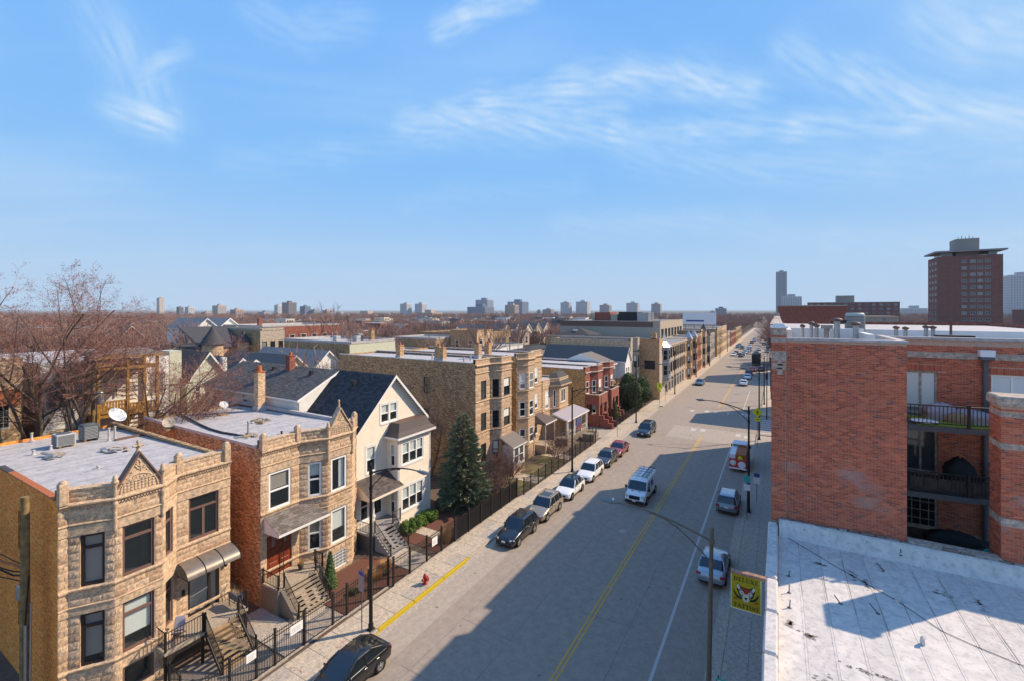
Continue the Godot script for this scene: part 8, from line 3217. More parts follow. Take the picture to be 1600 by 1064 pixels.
	for q in ev:
		k = clump(P(q[0],0.12+q[2]*0.5,q[1]),V(q[2],q[2]*0.6,q[2]),700,Color(0.09,0.085,0.03) if q[1] < 30 else Color(0.05,0.075,0.025),0.07)
		var b := solid("low_shrub",k,M.leafy,"","low rounded garden shrub behind the fence","shrub")
		b.set_meta("group","low garden shrubs")
func far_tree_mesh(sd: int) -> ArrayMesh:
	var r := RandomNumberGenerator.new()
	r.seed = sd
	var m := MB.new()
	m.tinted = true
	m.col = Color(0.62,0.55,0.5)
	m.rod(V(0,0,0),V(0,5.0,0),0.22,0.14,5,0)
	for i in 11:
		var an := r.randf()*TAU
		var el := r.randf_range(0.5,1.35)
		var d := V(cos(an)*cos(el),sin(el),sin(an)*cos(el))
		var a := V(0,r.randf_range(2.5,5.0),0)
		var b := a+d*r.randf_range(3.5,6.0)
		m.col = Color(0.7,0.62,0.56)
		m.rod(a,b,0.10,0.03,3,0)
		for k in 10:
			var p := a.lerp(b,r.randf_range(0.3,1.0))
			var d2 := (d+V(r.randf_range(-1,1),r.randf_range(-0.4,1),r.randf_range(-1,1))*0.8).normalized()
			var q := p+d2*r.randf_range(1.2,2.6)
			var s := d2.cross(V(r.randf_range(-1,1),r.randf_range(-1,1),r.randf_range(-1,1))).normalized()
			m.col = Color(0.85,0.8,0.78)
			m.quad(p - s*0.03,p+s*0.03,q+s*0.015,q - s*0.015,s.cross(d2))
			for t in 9:
				var p2 := p.lerp(q,r.randf_range(0.2,1.0))
				var d3 := (d2+V(r.randf_range(-1,1),r.randf_range(-0.3,1),r.randf_range(-1,1))).normalized()
				var s3 := d3.cross(V(r.randf_range(-1,1),r.randf_range(-1,1),r.randf_range(-1,1))).normalized()
				m.col = Color(1,1,1)*r.randf_range(0.8,1.15)
				m.tri(p2 - s3*0.022,p2+s3*0.022,p2+d3*r.randf_range(0.7,1.5),s3.cross(d3))
	return m.mesh()
func block(nm: String,label: String,u0: float,u1: float,d0: float,d1: float,h: float,c: Dictionary) -> Node3D:
	var r := thing(nm,label,c.get("cat","building"),P((u0+u1)*0.5,0,(d0+d1)*0.5),c.get("group",""))
	var fl: int = c.get("floors",3)
	var fh: float = h/(fl+0.35)
	var m := MB.new()
	var holes := []
	var n: int = c.get("fn",3)
	var L := d1 - d0
	var lowest: int = c.get("lowest",0)
	for f in range(lowest,fl):
		for i in n:
			var cx := L*(i+0.5)/n
			var hw := minf(0.75,L/n*0.3)
			holes.append([cx - hw,cx+hw,f*fh+fh*0.32,f*fh+fh*0.85])
	var t := fu(u1,d0)
	wall(m,t,0,L,0,h,holes,0.12)
	part(r,"front_wall",m,c.front)
	var wn: Dictionary = c.get("win",{"frame": M.frame_white,"fw": 0.09,"depth": 0.06,"kind": "dh"})
	for q in holes:
		var w: Dictionary = wn.duplicate()
		w.glass = M.glass_dark if rng.randf() < 0.6 else (M.glass_mid if rng.randf() < 0.6 else M.glass_pale)
		window(r,t,q,w)
	m = MB.new()
	holes = []
	n = c.get("sn",0)
	var W := u1 - u0
	for f in range(lowest,fl):
		for i in n:
			var cx := W*(i+0.5)/n
			holes.append([cx - 0.55,cx+0.55,f*fh+fh*0.35,f*fh+fh*0.82])
	var t2 := fd(u0,d0)
	wall(m,t2,0,W,0,h,holes,0.12)
	for q in holes:
		var w: Dictionary = wn.duplicate()
		w.glass = M.glass_dark
		window(r,t2,q,w)
	wall(m,wf(u1,d1,u0,d1),0,W,0,h,[])
	wall(m,wf(u0,d1,u0,d0),0,L,0,h,[])
	part(r,"side_wall",m,c.side)
	m = MB.new()
	flat(m,u0,u1,d0,d1,h - 0.25)
	part(r,"roof",m,c.get("roof",M.roof_white))
	m = MB.new()
	for q in [[u0,u1,d0 - 0.04,d0+0.25],[u0,u1,d1 - 0.25,d1+0.04],[u0 - 0.04,u0+0.25,d0+0.25,d1 - 0.25],[u1 - 0.25,u1+0.06,d0+0.25,d1 - 0.25]]:
		blk(m,q[0],q[1],h - 0.3,h+0.12,q[2],q[3])
	part(r,"coping",m,c.get("trim",M.roof_white))
	for q in c.get("chimneys",[]):
		chimney(r,q[0],q[1],h - 0.2,h+1.5,0.4,c.side)
	for q in c.get("boxes",[]):
		m = MB.new()
		m.bevel(ID(),P(q[0],h - 0.25,q[1]+q[2]),P(q[0]+q[2],h - 0.25+q[3],q[1]),0.04)
		part(r,"roof_unit",m,M.ac_case if q[3] < 1.0 else M.roof_grey)
	return r
func gable(nm: String,label: String,uf: float,d0: float,d1: float,ub: float,he: float,hp: float,wl: Material,rf: Material,holes: Array,group := "") -> Node3D:
	var r := thing(nm,label,"house",P((uf+ub)*0.5,0,(d0+d1)*0.5),group)
	var m := MB.new()
	var t := fu(uf,d0)
	var L := d1 - d0
	wall(m,t,0,L,0,he,holes,0.1)
	m.tri(t*V(0,he,0),t*V(L,he,0),t*V(L*0.5,hp,0),V(1,0,0))
	wall(m,fd(ub,d0),0,uf - ub,0,he,[])
	wall(m,wf(uf,d1,ub,d1),0,uf - ub,0,he,[])
	part(r,"wall",m,wl)
	for q in holes:
		window(r,t,q,{"frame": M.frame_white,"glass": M.glass_mid,"kind": "dh","depth": 0.05,"fw": 0.08})
	var mid := (d0+d1)*0.5
	var k := (hp - he)/(L*0.5)*0.35
	slope(r,"roof",P(uf+0.35,hp+0.12,mid),P(ub,hp+0.12,mid),P(ub,he - k+0.1,d0 - 0.35),P(uf+0.35,he - k+0.1,d0 - 0.35),0.18,rf,M.white_paint)
	slope(r,"roof",P(uf+0.35,hp+0.12,mid),P(ub,hp+0.12,mid),P(ub,he - k+0.1,d1+0.35),P(uf+0.35,he - k+0.1,d1+0.35),0.18,rf,M.white_paint)
	m = MB.new()
	for e in [d0 - 0.35,d1+0.35]:
		m.quad(P(uf+0.37,hp+0.15,mid),P(uf+0.37,he - k+0.13,e),P(uf+0.37,he - k - 0.15,e),P(uf+0.37,hp - 0.13,mid),V(1,0,0))
	part(r,"bargeboard",m,M.white_paint)
	return r
func at_px(x: float,z: float) -> Vector2:
	var X := (x - 800.0)/711.0*z
	var a := deg_to_rad(30.3)
	return Vector2(X*cos(a) - z*sin(a),X*sin(a)+z*cos(a))
func tower(label: String,x0: float,x1: float,ytop: float,z: float,wl: Color,strip: Color,o := {}) -> void:
	var c := at_px((x0+x1)*0.5,z)
	var phi := atan2(c.x,c.y)
	var width := (x1 - x0)/711.0*z*cos(phi+deg_to_rad(30.3))
	var s: float = width/(absf(cos(phi))+absf(sin(phi))*o.get("deep",0.8))
	var dp: float = s*o.get("deep",0.8)
	var h := 18.7+(486.4 - ytop)/711.0*z
	var r := thing("tower_block",label,"tower",P(c.x,0,c.y),"towers on the skyline")
	var key := "tw_%.2f%.2f%.2f" % [wl.r,wl.g,wl.b]
	if not M.has(key): mat(key,wl.linear_to_srgb(),0.8)
	var k2 := "tg_%.2f%.2f%.2f" % [strip.r,strip.g,strip.b]
	if not M.has(k2): mat(k2,strip.linear_to_srgb(),0.25)
	var m := MB.new()
	blk(m,c.x - s*0.5,c.x+s*0.5,0,h,c.y - dp*0.5,c.y+dp*0.5,4)
	part(r,"shaft",m,M[key])
	m = MB.new()
	var nf := maxi(3,int(s/4.5))
	var ns := maxi(3,int(dp/4.5))
	for i in nf:
		var a := -s*0.5+s*(i+0.22)/nf
		m.box(fd(c.x+a,c.y - dp*0.5),V(0,8,0.0),V(s/nf*0.56,h - 2.5,0.35),16)
	var side := 1.0 if c.x < 0 else -1.0
	for i in ns:
		var a := -dp*0.5+dp*(i+0.22)/ns
		if side > 0:
			m.box(fu(c.x+s*0.5,c.y+a),V(0,8,0.0),V(dp/ns*0.56,h - 2.5,0.35),16)
		else:
			m.box(wf(c.x - s*0.5,c.y+a+dp/ns*0.56,c.x - s*0.5,c.y+a),V(0,8,0.0),V(dp/ns*0.56,h - 2.5,0.35),16)
	part(r,"window_strips",m,M[k2],"stuff")
	m = MB.new()
	var fl := 9.5
	while fl < h - 2.5:
		m.box(ID(),P(c.x - s*0.5 - 0.5,fl,c.y+dp*0.5+0.5),P(c.x+s*0.5+0.5,fl+0.9,c.y - dp*0.5 - 0.5),12)
		fl += 3.1 if not o.get("coarse",false) else 6.2
	part(r,"floor_bands",m,M[key],"stuff")
	m = MB.new()
	var q: float = o.get("cap",0.4)
	blk(m,c.x - s*0.5*q,c.x+s*0.5*q,h,h+s*0.14,c.y - dp*0.4*q,c.y+dp*0.4*q)
	part(r,"roof_house",m,M[k2] if o.get("dark_cap",true) else M[key])
func backdrop() -> void:
	var r := thing("white_flats","white painted three-storey flats with brown window frames and amber wooden back porches","building",P(-58,0,17))
	var m := MB.new()
	var t := fu(-52.0,12.6)
	var hs := []
	for f in 3:
		var y := 2.4+f*4.1
		hs.append([0.35,2.35,y,y+2.3])
		hs.append([7.4,8.75,y,y+2.2])
	wall(m,t,0,9.1,0,14.4,hs,0.15)
	part(r,"rear_wall",m,M.white_paint)
	for i in hs.size():
		window(r,t,hs[i],{"frame": M.frame_tan,"glass": M.glass_pale if i % 3 else M.glass_mid,"kind": "pair","depth": 0.1,"fw": 0.16})
	m = MB.new()
	wall(m,fd(-70,12.6),0,18,0,14.4,[])
	part(r,"side_wall",m,M.brick_brown)
	m = MB.new()
	wall(m,wf(-52,21.7,-70,21.7),0,18,0,14.4,[])
	part(r,"side_wall",m,M.brick_brown)
	m = MB.new()
	flat(m,-70,-52.1,12.6,21.7,14.3)
	part(r,"roof",m,M.roof_white)
	var po := thing("wooden_back_porch","three-storey amber timber back porch on the white flats","porch",P(-50.6,0,17.6))
	for q in [[-49.2,15.4],[-49.2,17.4],[-49.2,19.6],[-51.8,15.4],[-51.8,19.6]]:
		m = MB.new()
		m.box(ID(),P(q[0],0,q[1])+V(-0.1,0,-0.1),P(q[0],14.8,q[1])+V(0.1,0,0.1))
		part(po,"post",m,M.wood_amber)
	for f in 4:
		var y := 2.6+f*4.0 - 0.9
		m = MB.new()
		blk(m,-52,-49.1,y,y+0.22,15.3,19.7)
		part(po,"deck",m,M.wood_amber)
		if f < 3 or true:
			for e in [[15.4,17.4],[17.4,19.6]]:
				if f == 3 and e[0] > 17: continue
				m = MB.new()
				var yy: float = y+(0.25 if e[0] < 17 else -0.15)
				m.box(fu(-49.2,e[0]),V(0.1,yy+1.0,-0.05),V(e[1] - e[0] - 0.1,yy+1.12,0.06))
				m.box(fu(-49.2,e[0]),V(0.1,yy+0.1,-0.04),V(e[1] - e[0] - 0.1,yy+0.25,0.05))
				part(po,"rail",m,M.wood_amber)
				for i in 9:
					m = MB.new()
					m.box(fu(-49.2,e[0]),V(0.12+i*(e[1] - e[0] - 0.2)/9.0,yy+0.25,-0.02),V(0.12+(i+0.72)*(e[1] - e[0] - 0.2)/9.0,yy+1.0,0.02))
					part(po,"slat",m,M.wood_amber)
	slope(po,"porch_roof",P(-52.5,15.3,15.0),P(-52.5,15.3,20.0),P(-48.9,14.9,20.0),P(-48.9,14.9,15.0),0.2,M.shingle_tan,M.wood_amber)
	m = MB.new()
	for f in 3:
		m.box(fd(-51.9,17.45),V(0,3.0+f*4.0,-0.1),V(0.1,4.2+f*4.0,0.0))
		for i in 10:
			blk(m,-51.5+i*0.2,-51.2+i*0.2,1.9+f*4.0+i*0.4,1.98+f*4.0+i*0.4,17.5,18.6)
	part(po,"stair_flight",m,M.wood_amber)
	r = block("dark_flats","dark brick flats with glass block windows and an orange band",-66,-50.5,-2,11.2,14.2,{"front": M.brick_brown,"side": M.brick_brown,"floors": 3,"fn": 5,"roof": M.roof_white,"win": {"frame": M.frame_grey,"fw": 0.1,"depth": 0.05,"kind": "grid"}})
	m = MB.new()
	blk(m,-50.5,-50.3,11.6,12.8,-1,11.1)
	part(r,"orange_band",m,M.tile_cap)
	m = MB.new()
	blk(m,-50.5,-50.2,12.8,15.2,8.9,11.2)
	part(r,"stone_panel",m,M.stone)
	r = gable("sage_house","pale sage gabled house with an arched window and brown roof",-56.0,25.1,29.4,-72.0,11.0,14.0,M.sage_board,M.shingle_brown,[[0.75,1.35,9.0,10.5],[3.1,3.7,9.0,10.5],[1.7,2.75,8.9,10.6],[0.9,1.6,6.2,7.4],[2.6,3.4,6.2,7.4]])
	m = MB.new()
	var arch := []
	for i in 13:
		arch.append(Vector2(2.22+cos(PI*i/12.0)*0.5,10.62+sin(PI*i/12.0)*0.55))
	m.prism(fu(-56.0,25.1),arch,0.0,0.04)
	part(r,"arched_head",m,M.frame_white)
	m = MB.new()
	blk(m,-56.8,-54.5,0,14.6,22.8,23.9)
	part(r,"chimney_wing",m,M.sage_board)
	m = MB.new()
	blk(m,-57.0,-56.4,10.8,13.3,29.0,29.5)
	part(r,"white_chimney",m,M.white_paint)
	gable("brown_roof_house","low brown-roofed house with white gable trim behind the sage house",-66.0,36.8,40.0,-84.0,10.4,11.6,M.grey_board,M.shingle_brown,[])
	gable("brown_roof_house","dark roofed house between the sage house and the grey shingled wing",-60.0,30.4,36.0,-80.0,9.6,12.6,M.grey_board,M.shingle_grey,[])
	gable("garden_house","cream gabled house just beyond the red brick chimney",-64.0,41.0,45.9,-80.0,9.6,11.9,M.cream_board,M.shingle_grey,[[1.2,2.0,8.0,9.4],[2.8,3.6,8.0,9.4]])
	gable("garden_house","white gabled house with three narrow windows near the wire pole",-64.0,46.6,52.2,-82.0,9.6,12.2,M.white_board,M.roof_grey,[[0.8,1.6,7.6,9.2],[2.2,3.0,7.6,9.2],[3.8,4.6,7.6,9.2]])
	r = block("turret_house","dark roofed stone house with two pointed slate turrets",-104,-88,41.6,51.8,12.2,{"front": M.stone_dark,"side": M.brick_brown,"floors": 3,"fn": 5,"roof": M.slate,"trim": M.slate,"lowest": 2})
	slope(r,"roof",P(-96,15.7,41.6),P(-96,15.7,51.8),P(-87.8,12.3,51.8),P(-87.8,12.3,41.6),0.2,M.slate,M.slate)
	for q in [[-87.6,43.3,1.75,15.9],[-87.6,48.8,1.1,15.0]]:
		m = MB.new()
		m.lathe(Transform3D(Basis.IDENTITY,P(q[0],0,q[1])),[[q[2],0],[q[2],12.9]],8,0)
		part(r,"turret_wall",m,M.stone)
		m = MB.new()
		m.lathe(Transform3D(Basis.IDENTITY,P(q[0],12.9,q[1])),[[q[2]*1.25,0],[q[2]*0.65,(q[3] - 12.9)*0.45],[0.1,q[3] - 12.9]],8,0)
		part(r,"turret_roof",m,M.slate)
	block("stone_flats","flat fronted tan stone flats with three windows beside the turrets",-100,-84,49.9,54.8,15.3,{"front": M.limestone,"side": M.brick_brown,"floors": 3,"fn": 3,"trim": M.limestone,"lowest": 1,"win": {"frame": M.frame_dark,"fw": 0.1,"depth": 0.1,"kind": "dh"}})
	r = block("white_roof_flats","cream flats with a wide white roof and large balcony windows",-80,-62,52.1,62.6,13.5,{"front": M.sage_board,"side": M.brick_dusk,"floors": 3,"fn": 2,"roof": M.roof_white,"lowest": 1,"boxes": [[-70,55,1.0,0.9],[-67,57,1.0,0.9],[-69,59,1.2,1.2]],"chimneys": [[-66.5,61.0]],"win": {"frame": M.frame_white,"fw": 0.12,"depth": 0.2,"kind": "triple"}})
	gable("twin_gable_house","white twin-gabled house above the stone turrets",-120.0,55.5,60.6,-134.0,14.6,16.8,M.white_board,M.roof_grey,[[1.9,3.2,13.4,14.4]])
	gable("twin_gable_house","second white gable of the pair above the stone turrets",-120.0,60.8,66.0,-134.0,14.6,16.8,M.white_board,M.roof_grey,[[1.9,3.2,13.4,14.4]])
	block("red_flats","long red brick flats behind the white roofed flats",-120,-104,62,84,15.2,{"front": M.brick_red,"side": M.brick_red,"floors": 3,"fn": 7,"roof": M.roof_white,"lowest": 2,"chimneys": [[-108,64]]})
	block("low_brick_flats","brown brick garage block with a flat roof behind the spreading bare tree",-76,-58,66,80,10.2,{"front": M.brick_brown,"side": M.brick_brown,"floors": 2,"fn": 3,"roof": M.roof_white})
	block("tan_brick_flats","tall tan brick flats with a brown side above the grey roofs",-70,-62,89.5,96.6,14.0,{"front": M.brick_buff,"side": M.brick_tan,"floors": 3,"fn": 2,"roof": M.roof_dark,"trim": M.brick_tan,"sn": 2,"lowest": 1,"win": {"frame": M.frame_white,"fw": 0.1,"depth": 0.1,"kind": "dh"}})
	block("porch_flats","dark flats with rear porches left of the tan brick flats",-84,-70.2,84,96,12.2,{"front": M.brick_brown,"side": M.brick_brown,"floors": 3,"fn": 4,"roof": M.roof_grey,"lowest": 1})
	block("white_terrace","low white terrace of small windows past the tan brick flats",-70,-58,90.5,105,10.3,{"front": M.white_board,"side": M.white_board,"floors": 3,"fn": 6,"roof": M.roof_white,"lowest": 2})
	block("dark_terrace","dark brick terrace with flat roof past the tan brick flats",-90,-72,100,124,12.6,{"front": M.brick_brown,"side": M.brick_dusk,"floors": 3,"fn": 6,"roof": M.roof_dark,"trim": M.brick_dusk,"lowest": 1})
	block("grey_flats","narrow grey flats with a white roof edge before the gabled row",-80,-70,124,131,12.4,{"front": M.limestone,"side": M.grey_board,"floors": 3,"fn": 2,"roof": M.roof_white,"lowest": 1})
	block("back_house","grey sided low house with dark hipped roof before the loft block",-60,-51,92,119,9.4,{"front": M.grey_board,"side": M.grey_board,"floors": 2,"fn": 6,"roof": M.roof_dark,"trim": M.roof_dark,"sn": 3,"lowest": 1})
	r = thing("white_hip_house","white walled house with a low dark hipped roof in front of the loft block","house",P(-49,0,123))
	m = MB.new()
	wall(m,fd(-53.9,118),0,9.5,0,12.0,[])
	wall(m,fu(-44.4,118),0,8.5,0,12.0,[])
	part(r,"wall",m,M.white_board)
	m = MB.new()
	var q0 := [P(-54.6,12.0,117.4),P(-43.8,12.0,117.4),P(-43.8,12.0,127.0),P(-54.6,12.0,127.0)]
	var top := P(-49.2,14.0,122.2)
	for i in 4:
		m.tri(q0[i],q0[(i+1) % 4],top,[V(0,1,1),V(1,1,0),V(0,1,-1),V(-1,1,0)][i])
	var rf := part(r,"roof",m,M.roof_dark)
	m = MB.new()
	m.box(Transform3D(Basis(Vector3.RIGHT,0.35),P(-49.4,13.2,119.9)),V(-0.6,-0.1,-0.6),V(0.6,0.12,0.6))
	part(rf,"skylight",m,M.glass_pale)
	r = thing("skylight_house","low dark roofed house with two skylights beside the tan bay building","house",P(-38,0,108))
	m = MB.new()
	wall(m,fd(-44.0,103.5),0,16,0,9.6,[])
	wall(m,fu(-28.0,103.5),0,8,0,9.6,[])
	part(r,"wall",m,M.grey_board)
	slope(r,"roof",P(-43,12.6,111),P(-29,12.6,111),P(-28.0,9.6,103.2),P(-44.2,9.6,103.2),0.2,M.roof_dark,M.grey_board)
	for q in [-37.5,-31.5]:
		m = MB.new()
		m.box(Transform3D(Basis(Vector3.RIGHT,0.37),P(q,11.3,107.3)),V(-0.55,-0.1,-0.7),V(0.55,0.14,0.7))
		part(r,"skylight",m,M.glass_pale)
	for i in 5:
		gable("gabled_terrace_house","cream fronted terrace house with a white gable under the grey roof row",-92.0,150.0+i*9.0,156.4+i*9.0,-108.0,10.6,13.2,M.cream_board,M.shingle_grey,[[1.4,2.6,8.0,9.8],[3.8,5.0,8.0,9.8]],"gabled terrace before the loft block")
	for i in 3:
		gable("red_gable_house","red brick gable in a group of three far behind the chimneys",-276.0,321.0+i*7.0,327.4+i*7.0,-292.0,9.6,13.0,M.brick_red,M.slate,[[2.0,4.2,6.6,9.2]],"red brick gables in a row")
	for q in [[-50.0,44.0,12.6],[-50.0,21.9,12.2],[-52.0,88.0,12.4],[-50.0,70.0,12.0]]:
		r = thing("wire_pole","brown timber wire pole rising from the alley between the back yards","utility pole",P(q[0],0,q[1]),"wire poles in the alley")
		m = MB.new()
		m.rod(P(q[0],0,q[1]),P(q[0],q[2],q[1]),0.15,0.11,7)
		part(r,"shaft",m,M.wood_post)
		m = MB.new()
		m.box(ID(),P(q[0] - 0.06,q[2] - 0.6,q[1]+1.0),P(q[0]+0.06,q[2] - 0.45,q[1] - 1.0))
		part(r,"crossarm",m,M.wood_post)
	r = thing("transformer_pole","timber pole carrying a grey transformer drum before the white flats","utility pole",P(-49.0,0,15.0))
	m = MB.new()
	m.rod(P(-49.0,0,15.0),P(-49.0,13.6,15.0),0.16,0.12,7)
	part(r,"shaft",m,M.wood_post)
	m = MB.new()
	m.lathe(Transform3D(Basis.IDENTITY,P(-48.7,11.0,15.35)),[[0.1,0],[0.26,0.05],[0.26,0.95],[0.2,1.05],[0.05,1.08]],14,0)
	part(r,"transformer",m,M.galv)
	var ends := [P(-49.0,12.9,15.0),P(-50.0,11.7,21.9),P(-50.0,12.1,44.0),P(-50.0,11.6,70.0),P(-52.0,12.0,88.0)]
	for i in 4:
		m = MB.new()
		for k in 3:
			var pts := PackedVector3Array()
			var rad := PackedFloat32Array()
			for j in 11:
				var f := j/10.0
				pts.append(ends[i].lerp(ends[i+1],f)+V(0,-sin(f*PI)*(0.25+0.2*k) - 0.25*k,0.25*k - 0.25)); rad.append(0.022)
			m.tube(pts,rad,4,0)
		var w := solid("overhead_wires",m,M.iron_grey,"","sagging overhead wires between the alley poles","wires")
		w.set_meta("group","overhead wires in the alley")
	r = thing("brown_tower","brown brick apartment tower with a floating flat canopy roof","tower",P(66,0,257))
	m = MB.new()
	var tt := fd(57.1,250)
	var hs2 := []
	for f in 15:
		for q in [[7.1,1.5],[9.6,1.6],[11.7,1.6],[13.9,1.6]]:
			hs2.append([q[0],q[0]+q[1],1.6+f*2.6,2.9+f*2.6])
	wall(m,tt,0,19.0,0,41.0,hs2,0.15)
	var tl := wf(57.1,264.6,57.1,250)
	var hs3 := []
	for f in 15:
		for q in [2.0,6.0,10.0]:
			hs3.append([q,q+2.0,1.6+f*2.6,2.8+f*2.6])
	wall(m,tl,0,14.6,0,41.0,hs3,0.15)
	part(r,"wall",m,mat("tower_brick",lin(0.36,0.165,0.13),0.9,TX.fine,0.2))
	for q in hs2:
		window(r,tt,q,{"frame": M.frame_grey,"glass": M.glass_mid if rng.randf() < 0.7 else M.glass_pale,"kind": "pair","fw": 0.12,"depth": 0.1})
	for q in hs3:
		window(r,tl,q,{"frame": M.frame_grey,"glass": M.glass_pale,"kind": "pair","fw": 0.12,"depth": 0.1})
	m = MB.new()
	flat(m,57.1,76.1,250,264.6,40.9)
	part(r,"roof",m,M.roof_grey)
	m = MB.new()
	for q in [[58.5,62.0],[72.5,75.0]]:
		blk(m,q[0],q[1],41.0,42.6,252,262)
	part(r,"glazed_storey",m,M.glass_pale)
	m = MB.new()
	blk(m,63.2,70.2,41.0,48.2,253,261)
	part(r,"plant_room",m,M.roof_patch)
	m = MB.new()
	m.prism(Transform3D(Basis(V(1,0,0),V(0,0,-1),V(0,1,0)),Vector3.ZERO),[Vector2(56.0,249),Vector2(77.2,249),Vector2(77.2,266),Vector2(56.0,266)],42.6,43.2)
	part(r,"canopy",m,M.grey_board)
	for i in 5:
		m = MB.new()
		m.rod(P(64.4+i*1.1,48.0,255),P(64.4+i*1.1,49.2+0.5*(i % 2),255),0.12,0.08,5)
		part(r,"antenna",m,M.iron_grey)
	for q in [["red_midrise","long dark red brick mid-rise with a plant room",19.8,71.9,400,416,24.6,5,13,M.tower_brick],["beige_hall","low beige hall in front of the dark red mid-rise",30.0,53.5,300,320,15.6,1,2,M.limestone],["brick_hall","low red brick hall with a pale roof edge beside the beige hall",6.0,29.8,302,320,15.2,1,3,M.brick_red],["red_slab","dark red slab block behind the brown tower",110.0,150.0,330,350,19.2,6,9,M.tower_brick]]:
		r = thing(q[0],q[1],"building",P((q[2]+q[3])*0.5,0,q[4]))
		m = MB.new()
		var ts := fd(q[2],q[4])
		var W: float = q[3] - q[2]
		var hh := []
		for f in q[7]:
			for i in q[8]:
				var cx: float = W*(i+0.5)/q[8]
				var y: float = q[6] - (q[7] - f)*2.9
				hh.append([cx - 0.9,cx+0.9,y+0.7,y+2.2])
		wall(m,ts,0,W,0,q[6],hh,0.2)
		wall(m,wf(q[2],q[5],q[2],q[4]),0,q[5] - q[4],0,q[6],[])
		wall(m,fu(q[3],q[4]),0,q[5] - q[4],0,q[6],[])
		part(r,"wall",m,q[9])
		for x in hh:
			window(r,ts,x,{"frame": M.frame_grey,"glass": M.glass_pale if rng.randf() < 0.5 else M.glass_mid,"kind": "pair","fw": 0.14,"depth": 0.12})
		m = MB.new()
		blk(m,q[2] - 0.2,q[3]+0.2,q[6],q[6]+0.4,q[4] - 0.2,q[5]+0.2)
		part(r,"roof_edge",m,M.cast_stone)
		if q[7] > 3:
			m = MB.new()
			blk(m,q[2]+W*0.33,q[2]+W*0.53,q[6]+0.3,q[6]+5.2,q[4]+4,q[4]+11)
			part(r,"plant_room",m,M.roof_patch)
	var white := Color(0.62,0.58,0.54)
	var tan := Color(0.46,0.34,0.27)
	var brown := Color(0.27,0.18,0.15)
	var grey := Color(0.36,0.35,0.37)
	var blue := Color(0.21,0.25,0.33)
	var glass := Color(0.13,0.15,0.19)
	var sky := [
		["thin beige tower above the bare tree's crown",244,256,466,1500,tan,white],["brown block with a white neighbour on the skyline",275,286,480,1300,brown,glass],["white slab by the brown skyline block",288,303,480,1350,white,grey],["low beige block before the taller grey one",314,331,488,1200,tan,glass],["tall pinkish grey skyline block",331,353,478,1500,tan,grey],["pink flat-topped skyline block",359,380,484,1300,tan,brown],
		["low blue-grey skyline block",402,425,488,1600,grey,blue],["bright white tower joined to a dark one",428,440,477,1700,white,grey],["dark brown striped tower beside the white one",440,463,473,1750,brown,glass],["dark stepped skyline tower",468,485,479,1800,blue,glass],["lower dark skyline block",485,496,484,1800,grey,glass],["brown skyline block before low roofs",503,518,485,1600,tan,brown],["low pale skyline row",518,545,491,1900,white,grey],["low tan skyline row",545,600,492,1700,tan,grey],
		["square white tower with a dark cap",625,643,475,1800,white,grey],["square white tower with a dark cap beside its twin",648,667,475,1800,white,grey],["brick block low on the skyline",598,614,492,1200,tan,brown],["long low brown skyline block",650,692,489,1500,tan,brown],
		["wide blue-grey office block with a white roof edge",730,772,480,2000,blue,glass],["pale blue block rising behind the wide office block",743,771,469,2300,grey,blue],["tan tower in front of a blue slab",789,811,477,1900,tan,brown],["broad dark blue slab behind the tan tower",793,826,472,2300,blue,glass],["slim grey skyline turret",839,846,485,2000,grey,glass],["brown stepped skyline block",848,866,484,1900,brown,grey],["blue-grey lower skyline block",866,873,488,2100,blue,grey],
		["grey ribbed tower, first of four slim ones",876,893.5,473,1700,grey,white],["grey ribbed tower with a dark core beside the first slim one",900,923,472,1700,grey,white],["beige and grey tower above the red roof house",937,956,477,1500,tan,grey],["grey tower with a stepped side above the black roof house",979,1000,474,1600,grey,white],["pinkish tower above the roof railing",1018,1034,475,1400,tan,grey],
		["wide brown block beyond the loft roof",1058,1091,496,900,brown,glass],["pinkish lower half of the paired towers by the billboard",1109,1119,487,1300,tan,grey],["grey taller half of the paired towers by the billboard",1118,1136,482,1350,grey,glass],
		["very tall slim grey tower far down the street",1213,1230,425,1900,grey,glass],["white stepped tower at the foot of the very tall one",1221,1253,464,1100,white,grey],["pale hazy block between mid-rise and brown tower",1407,1450,482,1500,white,grey],["pale hazy tower behind the brown tower",1568,1625,430,1100,white,grey]]
	for q in sky:
		tower(q[0],q[1],q[2],q[3],q[4],q[5],q[6],{"coarse": true,"dark_cap": q[5] != tan})
	distant()
